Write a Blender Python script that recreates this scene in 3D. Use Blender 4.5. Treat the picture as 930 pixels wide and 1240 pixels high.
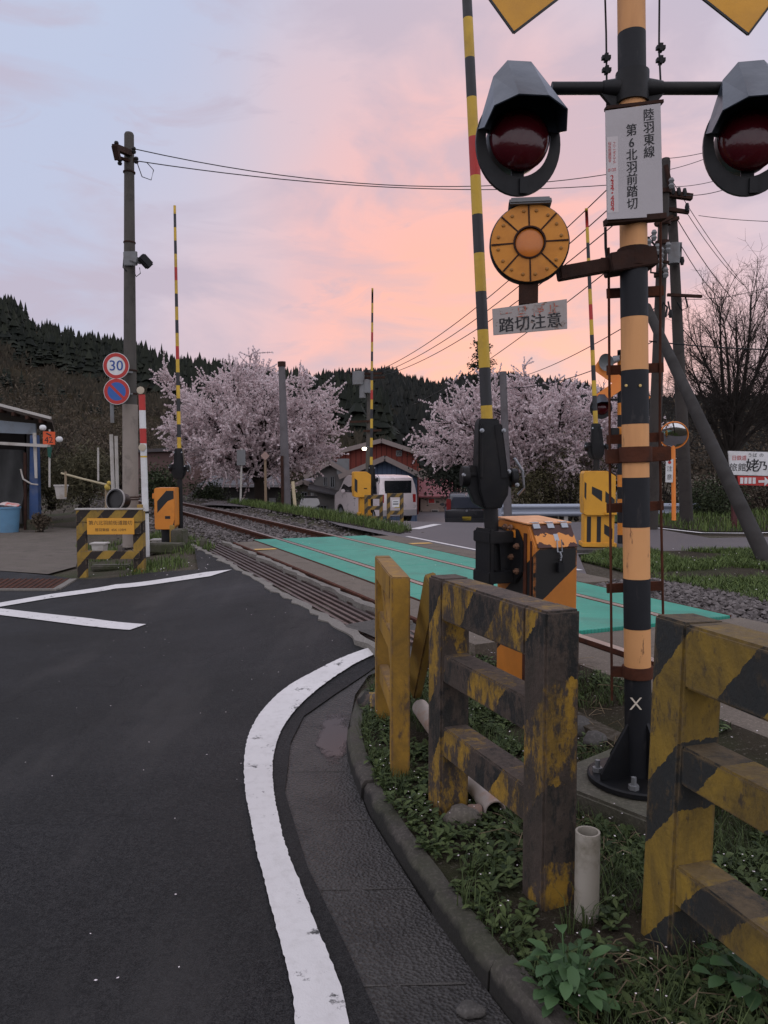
import bpy, bmesh, math, random
from mathutils import Vector, Matrix, noise as mnoise
V = Vector
R = math.radians
sc = bpy.context.scene
COL = sc.collection
for _o in list(bpy.data.objects): bpy.data.objects.remove(_o)

# ------------------------------------------------------------------ camera
F, CX, CY, HOR, CAMZ = 931.0, 465.0, 620.0, 565.0, 1.5
PITCH = math.atan((CY - HOR) / F)
cam = bpy.data.cameras.new('camera'); camo = bpy.data.objects.new('camera', cam); COL.objects.link(camo)
cam.sensor_fit = 'VERTICAL'; cam.sensor_height = 24.0; cam.lens = 24.0 * F / 1240.0
cam.clip_start = 0.05; cam.clip_end = 6000
camo.location = (0, 0, CAMZ); camo.rotation_euler = (math.pi / 2 - PITCH, 0, 0)
sc.camera = camo
sc.render.resolution_x = 768; sc.render.resolution_y = 1024

# ------------------------------------------------------------------ world: dusk sky
GLOW = V((0.13, 0.95, 0.17)).normalized()
world = bpy.data.worlds.new('World'); sc.world = world; world.use_nodes = True
wt = world.node_tree; wt.nodes.clear()
def wn(t, **k):
    n = wt.nodes.new(t)
    for a, b in k.items(): setattr(n, a, b)
    return n
def srgb(r, g, b, m=1.0):
    f = lambda c: (c / 255 / 12.92 if c / 255 <= 0.04045 else ((c / 255 + 0.055) / 1.055) ** 2.4)
    return (f(r) * m, f(g) * m, f(b) * m, 1)
def wl(a, b): wt.links.new(a, b)
tc = wn('ShaderNodeTexCoord'); nrm = wn('ShaderNodeVectorMath', operation='NORMALIZE'); wl(tc.outputs['Generated'], nrm.inputs[0])
dot = wn('ShaderNodeVectorMath', operation='DOT_PRODUCT'); wl(nrm.outputs[0], dot.inputs[0]); dot.inputs[1].default_value = GLOW
ac = wn('ShaderNodeMath', operation='ARCCOSINE'); wl(dot.outputs['Value'], ac.inputs[0])
dv = wn('ShaderNodeMath', operation='DIVIDE'); wl(ac.outputs[0], dv.inputs[0]); dv.inputs[1].default_value = math.pi
# a little noise makes the colour bands drift
nz0 = wn('ShaderNodeTexNoise'); nz0.inputs['Scale'].default_value = 2.2; nz0.inputs['Detail'].default_value = 3
wl(nrm.outputs[0], nz0.inputs['Vector'])
ma = wn('ShaderNodeMath', operation='MULTIPLY_ADD'); wl(nz0.outputs['Fac'], ma.inputs[0]); ma.inputs[1].default_value = 0.14; ma.inputs[2].default_value = -0.07
ad = wn('ShaderNodeMath', operation='ADD'); wl(dv.outputs[0], ad.inputs[0]); wl(ma.outputs[0], ad.inputs[1])
rp = wn('ShaderNodeValToRGB'); wl(ad.outputs[0], rp.inputs[0])
stops = [(0.0, srgb(253, 187, 170)), (0.03, srgb(251, 187, 175)), (0.066, srgb(243, 189, 186)), (0.098, srgb(224, 195, 202)),
         (0.142, srgb(200, 197, 215)), (0.20, srgb(180, 195, 226)), (0.36, srgb(212, 212, 222)), (1.0, srgb(218, 217, 224))]
el = rp.color_ramp.elements
while len(el) < len(stops): el.new(0.5)
for e, (p, c) in zip(el, stops): e.position = p; e.color = c
rp.color_ramp.interpolation = 'B_SPLINE'
# clouds: long soft wisps
mp = wn('ShaderNodeMapping'); mp.inputs['Scale'].default_value = (1.0, 1.0, 2.6); mp.inputs['Location'].default_value = (0.37, 0.1, 0.9); wl(nrm.outputs[0], mp.inputs['Vector'])
nz = wn('ShaderNodeTexNoise'); nz.inputs['Scale'].default_value = 4.6; nz.inputs['Detail'].default_value = 7; nz.inputs['Roughness'].default_value = 0.55; nz.inputs['Distortion'].default_value = 0.5
wl(mp.outputs[0], nz.inputs['Vector'])
cr = wn('ShaderNodeValToRGB'); wl(nz.outputs['Fac'], cr.inputs[0])
cr.color_ramp.elements[0].position = 0.47; cr.color_ramp.elements[0].color = (0, 0, 0, 1)
cr.color_ramp.elements[1].position = 0.62; cr.color_ramp.elements[1].color = (1, 1, 1, 1)
sep = wn('ShaderNodeSeparateXYZ'); wl(nrm.outputs[0], sep.inputs[0])
# thicker cloud bank low on the left
low = wn('ShaderNodeMapRange'); wl(sep.outputs['Z'], low.inputs[0]); low.inputs[1].default_value = 0.30; low.inputs[2].default_value = 0.10; low.inputs[3].default_value = 0.0; low.inputs[4].default_value = 1.0
lef = wn('ShaderNodeMapRange'); wl(sep.outputs['X'], lef.inputs[0]); lef.inputs[1].default_value = 0.02; lef.inputs[2].default_value = -0.30
lm = wn('ShaderNodeMath', operation='MULTIPLY'); wl(low.outputs[0], lm.inputs[0]); wl(lef.outputs[0], lm.inputs[1])
nz2 = wn('ShaderNodeTexNoise'); nz2.inputs['Scale'].default_value = 4.0; nz2.inputs['Detail'].default_value = 6; wl(mp.outputs[0], nz2.inputs['Vector'])
cr2 = wn('ShaderNodeMapRange'); wl(nz2.outputs['Fac'], cr2.inputs[0]); cr2.inputs[1].default_value = 0.36; cr2.inputs[2].default_value = 0.62
lm2 = wn('ShaderNodeMath', operation='MULTIPLY'); wl(lm.outputs[0], lm2.inputs[0]); wl(cr2.outputs[0], lm2.inputs[1])
cf = wn('ShaderNodeMath', operation='MULTIPLY_ADD'); wl(cr.outputs[0], cf.inputs[0]); cf.inputs[1].default_value = 0.62
lm3 = wn('ShaderNodeMath', operation='MULTIPLY'); wl(lm2.outputs[0], lm3.inputs[0]); lm3.inputs[1].default_value = 0.85; wl(lm3.outputs[0], cf.inputs[2])
mp3 = wn('ShaderNodeMapping'); mp3.inputs['Scale'].default_value = (1.0, 1.0, 3.4); mp3.inputs['Rotation'].default_value = (0, 0.35, 0); mp3.inputs['Location'].default_value = (1.3, 0.4, 0.2); wl(nrm.outputs[0], mp3.inputs['Vector'])
nz3 = wn('ShaderNodeTexNoise'); nz3.inputs['Scale'].default_value = 6.5; nz3.inputs['Detail'].default_value = 8; nz3.inputs['Roughness'].default_value = 0.58; nz3.inputs['Distortion'].default_value = 0.9; wl(mp3.outputs[0], nz3.inputs['Vector'])
w3 = wn('ShaderNodeMapRange'); wl(nz3.outputs['Fac'], w3.inputs[0]); w3.inputs[1].default_value = 0.57; w3.inputs[2].default_value = 0.70; w3.inputs[4].default_value = 0.55
cf3 = wn('ShaderNodeMath', operation='MAXIMUM'); wl(cf.outputs[0], cf3.inputs[0]); wl(w3.outputs[0], cf3.inputs[1])
cfc = wn('ShaderNodeClamp'); wl(cf3.outputs[0], cfc.inputs[0]); cfc.inputs['Max'].default_value = 0.8
mx = wn('ShaderNodeMix', data_type='RGBA'); wl(cfc.outputs[0], mx.inputs[0]); wl(rp.outputs[0], mx.inputs[6]); mx.inputs[7].default_value = srgb(190, 178, 195)
# sky brightened overhead and behind the camera, out of view, as added fill
ov = wn('ShaderNodeMapRange'); wl(sep.outputs['Z'], ov.inputs[0]); ov.inputs[1].default_value = 0.50; ov.inputs[2].default_value = 0.80
bk = wn('ShaderNodeMapRange'); wl(sep.outputs['Y'], bk.inputs[0]); bk.inputs[1].default_value = 0.45; bk.inputs[2].default_value = -0.1
mxo = wn('ShaderNodeMath', operation='MAXIMUM'); wl(ov.outputs[0], mxo.inputs[0]); wl(bk.outputs[0], mxo.inputs[1])
st = wn('ShaderNodeMath', operation='MULTIPLY_ADD'); wl(mxo.outputs[0], st.inputs[0]); st.inputs[1].default_value = 0.72; st.inputs[2].default_value = 1.03
sky = wn('ShaderNodeTexSky'); sky.sky_type = 'NISHITA'; sky.sun_disc = False; sky.sun_elevation = R(4); sky.sun_rotation = R(12)
bg1 = wn('ShaderNodeBackground'); wl(mx.outputs[2], bg1.inputs[0]); wl(st.outputs[0], bg1.inputs[1])
bg2 = wn('ShaderNodeBackground'); wl(sky.outputs[0], bg2.inputs[0]); bg2.inputs[1].default_value = 0.006
ads = wn('ShaderNodeAddShader'); wl(bg1.outputs[0], ads.inputs[0]); wl(bg2.outputs[0], ads.inputs[1])
wo = wn('ShaderNodeOutputWorld'); wl(ads.outputs[0], wo.inputs[0])

# ------------------------------------------------------------------ sun, already down at the ridge
sl = bpy.data.lights.new('sun', 'SUN'); sl.energy = 0.5; sl.angle = R(20); sl.color = (1.0, 0.78, 0.62)
so = bpy.data.objects.new('sun', sl); COL.objects.link(so)
_sd = V((math.sin(R(12)) * math.cos(R(4)), math.cos(R(12)) * math.cos(R(4)), math.sin(R(4))))
so.rotation_euler = _sd.to_track_quat('Z', 'Y').to_euler(); so.location = (0, 0, 40)
sc.view_settings.view_transform = 'Standard'; sc.view_settings.look = 'None'
sc.view_settings.gamma = 1.0; sc.view_settings.use_curve_mapping = False
sc.view_settings.exposure = 0.0

# ------------------------------------------------------------------ picture <-> place
_fw = V((0, math.cos(PITCH), -math.sin(PITCH))); _up = V((0, math.sin(PITCH), math.cos(PITCH)))
def ray(px, py): return _fw + V((1, 0, 0)) * ((px - CX) / F) + _up * ((CY - py) / F)
def P(px, py, Y):
    r = ray(px, py); return V((0, 0, CAMZ)) + r * (Y / r.y)
def GZ(px, py, z):
    r = ray(px, py); return V((0, 0, CAMZ)) + r * ((z - CAMZ) / r.z)
TH = 0.3957; _c, _s = math.cos(TH), math.sin(TH)
def cen(t):
    d = t - 6
    if abs(d) > 90: return 3.94 - 0.0018 * (90 * 90 + 180 * (abs(d) - 90))
    return 3.94 - 0.0018 * d * d
def st_(X, Y):
    t = -_s * X + _c * Y; return t, _c * X + _s * Y - cen(t)
def XY(t, s):
    sp = s + cen(t); return _c * sp - _s * t, _s * sp + _c * t
def ss(a, b, x):
    x = (x - a) / (b - a); x = 0 if x < 0 else 1 if x > 1 else x
    return x * x * (3 - 2 * x)
def zb(X, Y):                     # the lie of the land, without the track trench
    t, s = st_(X, Y)
    z = 0.27 * ss(-3.6, -1.4, s) * max(ss(3.4, 5.6, t), ss(-1.25, -0.95, s))
    z -= min(1.7, max(0.0, s - 2.3) * 0.17) * ss(13, 23, t)
    z -= 0.9 * ss(8, 40, -s) * ss(14, 40, t) * 0.3
    return z
def zg(X, Y):
    t, s = st_(X, Y)
    return zb(X, Y) - 0.13 * (1 - ss(1.4, 1.7, abs(s)))
def zv(X, Y):                     # verge between kerb and track
    t, s = st_(X, Y)
    return 0.072 + 0.19 * ss(-1.65, -0.95, s) + 0.018 * mnoise.noise(V((X * 2.3, Y * 2.3, 4))) + 0.008 * mnoise.noise(V((X * 9, Y * 9, 1)))
def GT(px, py, f=zb):
    z = 0.0
    r = ray(px, py)
    lo, hi = 0.2, 400.0
    Y = 0.5; step = 0.05; prev = None
    while Y < hi:
        p = V((0, 0, CAMZ)) + r * (Y / r.y)
        if p.z < f(p.x, p.y): break
        Y += step; step = 0.05 + Y * 0.01
    a, b = Y - step, Y
    for _ in range(30):
        m = (a + b) / 2; p = V((0, 0, CAMZ)) + r * (m / r.y)
        if p.z < f(p.x, p.y): b = m
        else: a = m
    return p

# ------------------------------------------------------------------ things and parts
def tag(o, label=None, cat=None, group=None, kind=None):
    for k, v in (('label', label), ('category', cat), ('group', group), ('kind', kind)):
        if v: o[k] = v
    return o
def mat_of(o):
    return Matrix.Translation(o.location) @ Matrix.Rotation(o.rotation_euler.z, 4, 'Z')
def thing(name, label, cat, loc, rz=0.0, group=None):
    o = bpy.data.objects.new(name, None); COL.objects.link(o)
    o.empty_display_size = 0.2; o.location = loc; o.rotation_euler = (0, 0, rz)
    return tag(o, label, cat, group)
Z3 = V((0, 0, 1))
class MB:
    """collects shapes; build() links them as ONE mesh object"""
    def __init__(s, root=None, local=False):
        s.v = []; s.f = []; s.m = []; s.mi = 0
        s.xf = None if (root is None or local) else mat_of(root).inverted()
    def add(s, vs, fs):
        b = len(s.v); s.v += [tuple(v) for v in vs]
        for f in fs: s.f.append(tuple(i + b for i in f)); s.m.append(s.mi)
    def box(s, c, size, rot=None):
        x, y, z = (q / 2 for q in size); c = V(c)
        vs = [V((i * x, j * y, k * z)) for k in (-1, 1) for j in (-1, 1) for i in (-1, 1)]
        if rot is not None: vs = [rot @ v for v in vs]
        s.add([v + c for v in vs], [(0, 2, 3, 1), (4, 5, 7, 6), (0, 1, 5, 4), (2, 6, 7, 3), (0, 4, 6, 2), (1, 3, 7, 5)])
    def beam(s, p0, p1, w, h, up=Z3):
        p0, p1 = V(p0), V(p1); d = (p1 - p0).normalized()
        sd = d.cross(up).normalized(); u = sd.cross(d).normalized()
        vs = [p + sd * (i * w / 2) + u * (j * h / 2) for p in (p0, p1) for (i, j) in ((-1, -1), (1, -1), (1, 1), (-1, 1))]
        s.add(vs, [(3, 2, 1, 0), (4, 5, 6, 7), (0, 1, 5, 4), (1, 2, 6, 5), (2, 3, 7, 6), (3, 0, 4, 7)])
    def path(s, pts, r, n=8, cap=True, r1=None):
        pts = [V(p) for p in pts]; N = len(pts); base = []
        for i, p in enumerate(pts):
            d = (pts[min(i + 1, N - 1)] - pts[max(i - 1, 0)]).normalized()
            a = d.cross(Z3 if abs(d.z) < 0.95 else V((1, 0, 0))).normalized(); b = d.cross(a)
            rr = r if r1 is None else r + (r1 - r) * i / (N - 1)
            base += [p + (a * math.cos(2 * math.pi * k / n) + b * math.sin(2 * math.pi * k / n)) * rr for k in range(n)]
        fs = [(i * n + k, i * n + (k + 1) % n, (i + 1) * n + (k + 1) % n, (i + 1) * n + k) for i in range(N - 1) for k in range(n)]
        if cap: fs += [tuple(range(n - 1, -1, -1)), tuple(range((N - 1) * n, N * n))]
        s.add(base, fs)
    def tube(s, p0, p1, r0, r1=None, n=12, cap=True): s.path([p0, p1], r0, n, cap, r0 if r1 is None else r1)
    def lathe(s, prof, o, ax, n=24, close=False):
        o, ax = V(o), V(ax).normalized(); a = ax.cross(Z3 if abs(ax.z) < 0.9 else V((1, 0, 0))).normalized(); b = ax.cross(a)
        vs = [o + ax * h + (a * math.cos(2 * math.pi * k / n) + b * math.sin(2 * math.pi * k / n)) * r for (r, h) in prof for k in range(n)]
        m = len(prof)
        fs = [(i * n + k, i * n + (k + 1) % n, ((i + 1) % m) * n + (k + 1) % n, ((i + 1) % m) * n + k) for i in range(m if close else m - 1) for k in range(n)]
        if not close:
            if prof[0][0] > 1e-6: fs.append(tuple(range(n - 1, -1, -1)))
            if prof[-1][0] > 1e-6: fs.append(tuple(range((m - 1) * n, m * n)))
        s.add(vs, fs)
    def prism(s, poly, vec):
        poly = [V(p) for p in poly]; n = len(poly); vec = V(vec)
        s.add(poly + [p + vec for p in poly], [tuple(range(n - 1, -1, -1)), tuple(range(n, 2 * n))] + [(k, (k + 1) % n, n + (k + 1) % n, n + k) for k in range(n)])
    def quad(s, *p): s.add(p, [tuple(range(len(p)))])
    def build(s, name, mats, parent=None, bevel=0.0, smooth=30, seg=2, solid=0.0, normals=True):
        me = bpy.data.meshes.new(name)
        vs = s.v if s.xf is None else [tuple(s.xf @ V(v)) for v in s.v]
        me.from_pydata(vs, [], s.f)
        if not isinstance(mats, (list, tuple)): mats = [mats]
        for m in mats: me.materials.append(m)
        if len(mats) > 1: me.polygons.foreach_set('material_index', s.m)
        if bevel or normals or solid:
            bm = bmesh.new(); bm.from_mesh(me)
            if normals:
                bmesh.ops.remove_doubles(bm, verts=bm.verts, dist=1e-5)
                bmesh.ops.recalc_face_normals(bm, faces=bm.faces)
            if solid: bmesh.ops.solidify(bm, geom=bm.faces, thickness=solid)
            if bevel:
                es = [e for e in bm.edges if len(e.link_faces) == 2 and e.calc_face_angle(0) > R(25)]
                bmesh.ops.bevel(bm, geom=es, offset=bevel, segments=seg, affect='EDGES', clamp_overlap=True)
            bm.to_mesh(me); bm.free()
        if smooth:
            me.polygons.foreach_set('use_smooth', [True] * len(me.polygons)); me.set_sharp_from_angle(angle=R(smooth))
        o = bpy.data.objects.new(name, me); COL.objects.link(o)
        if parent is not None: o.parent = parent
        return o
def text_mesh(mb, body, o, right, up, size, depth=0.0, align='CENTER'):
    """lettering laid on a plane: o = centre of the line"""
    cu = bpy.data.curves.new('lettering', 'FONT'); cu.body = body; cu.size = size; cu.align_x = align; cu.align_y = 'CENTER'; cu.resolution_u = 3
    ob = bpy.data.objects.new('lettering', cu); COL.objects.link(ob)
    me = bpy.data.meshes.new_from_object(ob)
    right, up = V(right).normalized(), V(up).normalized(); o = V(o)
    mb.add([o + right * v.co.x + up * v.co.y for v in me.vertices], [tuple(p.vertices) for p in me.polygons])
    bpy.data.objects.remove(ob); bpy.data.curves.remove(cu); bpy.data.meshes.remove(me)
def vtext(mb, body, o, right, up, size, pitch):
    o = V(o); up = V(up).normalized()
    for i, ch in enumerate(body): text_mesh(mb, ch, o - up * (i * pitch), right, up, size)

# ------------------------------------------------------------------ materials
MATS = {}
class NT:
    def __init__(s, name):
        s.m = bpy.data.materials.new(name); s.m.use_nodes = True; s.t = s.m.node_tree; s.b = s.t.nodes['Principled BSDF']
        s.co = s.n('ShaderNodeTexCoord').outputs['Object']
    def n(s, t, **k):
        q = s.t.nodes.new(t)
        for a, b in k.items(): setattr(q, a, b)
        return q
    def l(s, a, b): s.t.links.new(a, b)
    def noise(s, scale, detail=4, rough=0.55, vec=None, dist=0.0):
        q = s.n('ShaderNodeTexNoise'); q.inputs['Scale'].default_value = scale; q.inputs['Detail'].default_value = detail
        q.inputs['Roughness'].default_value = rough; q.inputs['Distortion'].default_value = dist
        s.l(vec or s.co, q.inputs['Vector']); return q.outputs['Fac']
    def rng(s, x, a, b, lo=0.0, hi=1.0):
        q = s.n('ShaderNodeMapRange'); s.l(x, q.inputs[0])
        for i, w in enumerate((a, b, lo, hi)): q.inputs[i + 1].default_value = w
        return q.outputs[0]
    def mix(s, f, a, b, mode='MIX'):
        q = s.n('ShaderNodeMix', data_type='RGBA', blend_type=mode)
        for i, w in ((0, f), (6, a), (7, b)):
            if hasattr(w, 'is_linked'): s.l(w, q.inputs[i])
            else: q.inputs[i].default_value = w if i == 0 else (tuple(w) + (1,))[:4]
        return q.outputs[2]
    def math(s, op, a, b=None, c=None):
        q = s.n('ShaderNodeMath', operation=op)
        for i, w in enumerate((a, b, c)):
            if w is None: continue
            if hasattr(w, 'is_linked'): s.l(w, q.inputs[i])
            else: q.inputs[i].default_value = w
        return q.outputs[0]
    def scaled(s, sx, sy, sz):
        q = s.n('ShaderNodeMapping'); q.inputs['Scale'].default_value = (sx, sy, sz); s.l(s.co, q.inputs['Vector']); return q.outputs[0]
    def proj(s, d):
        q = s.n('ShaderNodeVectorMath', operation='DOT_PRODUCT'); s.l(s.co, q.inputs[0]); q.inputs[1].default_value = d; return q.outputs['Value']
    def island(s): return s.n('ShaderNodeNewGeometry').outputs['Random Per Island']
    def color(s, c):
        if hasattr(c, 'is_linked'): s.l(c, s.b.inputs['Base Color'])
        else: s.b.inputs['Base Color'].default_value = (tuple(c) + (1,))[:4]
    def rough(s, r):
        if hasattr(r, 'is_linked'): s.l(r, s.b.inputs['Roughness'])
        else: s.b.inputs['Roughness'].default_value = r
    def bump(s, h, strength=0.3, dist=0.01):
        q = s.n('ShaderNodeBump'); q.inputs['Strength'].default_value = strength; q.inputs['Distance'].default_value = dist
        s.l(h, q.inputs['Height']); s.l(q.outputs[0], s.b.inputs['Normal'])
    def done(s, spec=0.4, metal=0.0):
        s.b.inputs['Specular IOR Level'].default_value = spec; s.b.inputs['Metallic'].default_value = metal
        MATS[s.m.name] = s.m; return s.m
def plain(name, c, rough=0.6, var=0.15, scale=6, spec=0.4, metal=0.0, dirt=None, dirt_amt=0.5, dscale=3, bump=0.15, bscale=40):
    """paint / metal / plastic with slight tone drift and optional dirt patches"""
    n = NT(name); c = V(c)
    col = n.mix(n.noise(scale), tuple(c * (1 - var)), tuple(c * (1 + var)))
    if dirt:
        col = n.mix(n.math('MULTIPLY', n.rng(n.noise(dscale, 6, 0.65), 0.48, 0.66), dirt_amt), col, dirt)
    n.color(col); n.rough(n.rng(n.noise(scale * 2), 0.3, 0.7, rough * 0.85, min(1, rough * 1.15)))
    if bump: n.bump(n.noise(bscale, 3), bump, 0.004)
    return n.done(spec, metal)
def stripes(name, d, period, phase, ca, cb, base, wear=0.5, wscale=9, duty=0.5, rough=0.75, bump=0.35, edge=0.015, dirt=(0.03, 0.026, 0.02), grime=0.5, topw=0.0):
    """slanted two-colour hazard paint, flaking off down to `base`"""
    n = NT(name)
    x = n.math('ADD', n.proj(d), n.math('MULTIPLY', n.noise(16, 6, 0.7), edge * 3))
    x = n.math('FRACT', n.math('ADD', n.math('DIVIDE', x, period), phase))
    m = n.math('GREATER_THAN', x, duty)
    col = n.mix(m, ca, cb)
    col = n.mix(n.noise(5), col, n.mix(0.5, col, (0.02, 0.02, 0.015)))
    w1 = n.math('ADD', n.math('MULTIPLY', n.noise(wscale, 8, 0.72, n.scaled(1, 1, 0.4)), 0.7), n.math('MULTIPLY', n.noise(wscale * 5, 5, 0.7, n.scaled(1, 1, 0.5)), 0.3))
    th = 0.66 - 0.24 * wear
    col = n.mix(n.rng(w1, th, th + 0.07), col, n.mix(n.noise(30, 4), tuple(V(base) * 0.6), tuple(V(base) * 1.5)))
    g = n.rng(n.noise(4.5, 9, 0.75, n.scaled(1, 1, 0.6), 0.6), 0.42, 0.66, 0, grime)
    col = n.mix(g, col, dirt)
    ge = n.n('ShaderNodeNewGeometry'); bv = n.n('ShaderNodeBevel'); bv.samples = 4; bv.inputs['Radius'].default_value = 0.016     # knocked corners, weathered top faces
    dp = n.n('ShaderNodeVectorMath', operation='DOT_PRODUCT'); n.l(ge.outputs['Normal'], dp.inputs[0]); n.l(bv.outputs[0], dp.inputs[1])
    chip = n.math('MULTIPLY', n.rng(dp.outputs['Value'], 0.99, 0.86), n.rng(n.noise(24, 5, 0.7), 0.42, 0.56))
    sz = n.n('ShaderNodeSeparateXYZ'); n.l(ge.outputs['Normal'], sz.inputs[0])
    topm = n.math('MULTIPLY', n.rng(sz.outputs['Z'], 0.7, 0.95), n.rng(n.noise(18, 7, 0.75), 0.34, 0.52))
    col = n.mix(n.math('MULTIPLY', n.math('MAXIMUM', chip, n.math('MULTIPLY', topm, topw)), 0.9), col, n.mix(n.noise(50, 3), tuple(V(base) * 0.7), tuple(V(base) * 2.2)))
    n.color(col); n.rough(rough)
    n.bump(n.math('ADD', n.noise(60, 4, 0.6), n.math('MULTIPLY', w1, 1.5)), bump, 0.006)
    return n.done(0.3)
def leafy(name, c1, c2, rough=0.6, trans=0.0, spec=0.25):
    n = NT(name)
    col = n.mix(n.island(), c1, c2); col = n.mix(n.noise(0.8, 3), col, n.mix(0.35, col, c1))
    n.color(col); n.rough(rough)
    m = n.done(spec)
    if trans:                     # thin petals let light through
        tb = n.n('ShaderNodeBsdfTranslucent'); n.l(col, tb.inputs[0]); ms = n.n('ShaderNodeMixShader'); ms.inputs[0].default_value = trans
        n.l(n.b.outputs[0], ms.inputs[1]); n.l(tb.outputs[0], ms.inputs[2]); n.l(ms.outputs[0], n.t.nodes['Material Output'].inputs[0])
    return m

# =================================================================== THE SETTING
def sheet(name, poly, step, zf, mat, kind='structure', lines=None, smooth=60):
    """a polygon cut along a grid and laid on the land"""
    bm = bmesh.new()
    from mathutils.geometry import tessellate_polygon
    vv = [bm.verts.new((p[0], p[1], 0)) for p in poly]
    for tri in tessellate_polygon([[V((p[0], p[1], 0)) for p in poly]]):
        try: bm.faces.new([vv[i] for i in tri])
        except ValueError: pass
    xs = [p[0] for p in poly]; ys = [p[1] for p in poly]
    def cuts(a, b):
        if lines: return [q for q in lines if a < q < b]
        k0 = math.ceil(a / step); return [k * step for k in range(k0, int(math.floor(b / step)) + 1)]
    for q in cuts(min(xs), max(xs)):
        bmesh.ops.bisect_plane(bm, geom=bm.verts[:] + bm.edges[:] + bm.faces[:], plane_co=(q, 0, 0), plane_no=(1, 0, 0))
    for q in cuts(min(ys), max(ys)):
        bmesh.ops.bisect_plane(bm, geom=bm.verts[:] + bm.edges[:] + bm.faces[:], plane_co=(0, q, 0), plane_no=(0, 1, 0))
    bmesh.ops.triangulate(bm, faces=[f for f in bm.faces if len(f.verts) > 4])
    for v in bm.verts: v.co.z = zf(v.co.x, v.co.y)
    bmesh.ops.recalc_face_normals(bm, faces=bm.faces)
    for f in bm.faces:
        if f.normal.z < 0: f.normal_flip()
    me = bpy.data.meshes.new(name); bm.to_mesh(me); bm.free(); me.materials.append(mat)
    me.polygons.foreach_set('use_smooth', [True] * len(me.polygons)); me.set_sharp_from_angle(angle=R(smooth))
    o = bpy.data.objects.new(name, me); COL.objects.link(o)
    return tag(o, kind=kind)

# --- asphalt
n = NT('asphalt')
sp = n.math('ADD', n.math('MULTIPLY', n.noise(210, 1, 0.5), 0.45), n.math('MULTIPLY', n.noise(60, 4, 0.85), 0.55)); big = n.noise(0.55, 5, 0.6); mid = n.noise(3.5, 6, 0.65)
col = n.mix(n.rng(sp, 0.40, 0.66), (0.0025, 0.0025, 0.0028), (0.038, 0.0372, 0.0372))
col = n.mix(n.math('MULTIPLY', n.rng(big, 0.42, 0.62), 0.5), col, (0.019, 0.0185, 0.018)); lng = n.noise(1.1, 5, 0.6, n.scaled(1.6, 0.35, 1)); col = n.mix(n.math('MULTIPLY', n.rng(lng, 0.52, 0.66), 0.7), col, (0.034, 0.032, 0.031))
col = n.mix(n.math('MULTIPLY', n.rng(mid, 0.55, 0.75), 0.5), col, (0.011, 0.011, 0.012))
vor = n.n('ShaderNodeTexVoronoi', feature='DISTANCE_TO_EDGE'); vor.inputs['Scale'].default_value = 0.45
vm = n.n('ShaderNodeVectorMath', operation='ADD'); nq = n.n('ShaderNodeTexNoise'); nq.inputs['Scale'].default_value = 2.5; nq.inputs['Detail'].default_value = 6
n.l(n.co, nq.inputs['Vector']); n.l(n.co, vm.inputs[0]); n.l(nq.outputs['Color'], vm.inputs[1]); n.l(vm.outputs[0], vor.inputs['Vector'])
crk = n.math('MULTIPLY', n.math('LESS_THAN', vor.outputs['Distance'], 0.004), n.rng(n.noise(0.7, 2), 0.42, 0.5))
col = n.mix(n.math('MULTIPLY', crk, 0.7), col, (0.008, 0.008, 0.008))
n.color(col); n.rough(n.rng(big, 0.3, 0.7, 0.52, 0.8)); n.bump(n.math('SUBTRACT', sp, n.math('MULTIPLY', crk, 2.0)), 0.7, 0.008); ASPH = n.done(0.16)
n = NT('far_asphalt')
col = n.mix(n.noise(0.9, 6, 0.6), (0.055, 0.048, 0.052), (0.105, 0.092, 0.097)); col = n.mix(n.rng(n.noise(90, 2), 0.3, 0.8), col, (0.11, 0.1, 0.1))
n.color(col); n.rough(0.7); n.bump(n.noise(120, 3), 0.4, 0.006); FASPH = n.done(0.35)
# --- soil, gravelly earth
n = NT('earth')
col = n.mix(n.noise(1.3, 6, 0.65), (0.035, 0.028, 0.02), (0.085, 0.07, 0.05)); col = n.mix(n.rng(n.noise(35, 4), 0.45, 0.75), col, (0.12, 0.105, 0.085))
col = n.mix(n.math('MULTIPLY', n.rng(n.noise(0.6, 5), 0.5, 0.62), 0.6), col, (0.035, 0.05, 0.016))
n.color(col); n.rough(0.95); n.bump(n.noise(45, 5, 0.7), 0.7, 0.03); EARTH = n.done(0.15)
n = NT('grassy_soil')
col = n.mix(n.noise(3, 6, 0.65), (0.016, 0.013, 0.009), (0.060, 0.050, 0.034)); col = n.mix(n.math('MULTIPLY', n.rng(n.noise(1.1, 4), 0.5, 0.66), 0.6), col, (0.03, 0.042, 0.014)); col = n.mix(n.rng(n.noise(55, 4, 0.7), 0.58, 0.7), col, (0.13, 0.115, 0.095))
n.color(col); n.rough(0.95); n.bump(n.noise(60, 5, 0.7), 0.7, 0.03); SOIL = n.done(0.1)
# --- concretes
def concrete(name, a, b, rough=0.85, moss=0.0, scale=2.2, spots=True):
    n = NT(name)
    col = n.mix(n.noise(scale, 7, 0.65), a, b)
    if spots: col = n.mix(n.rng(n.noise(75, 3), 0.5, 0.8), col, tuple(V(b) * 1.35))
    col = n.mix(n.math('MULTIPLY', n.rng(n.noise(4, 6, 0.7, None, 0.5), 0.52, 0.7), 0.55), col, tuple(V(a) * 0.5))
    if moss: col = n.mix(n.math('MULTIPLY', n.rng(n.noise(2.5, 7, 0.7), 0.42, 0.6), moss), col, (0.035, 0.045, 0.014))
    n.color(col); n.rough(rough); n.bump(n.noise(70, 5, 0.65), 0.45, 0.008); return n.done(0.3)
CONC = concrete('weathered_concrete', (0.10, 0.092, 0.08), (0.2, 0.185, 0.165))
CONCD = concrete('dark_concrete', (0.035, 0.032, 0.029), (0.085, 0.079, 0.072))
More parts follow.
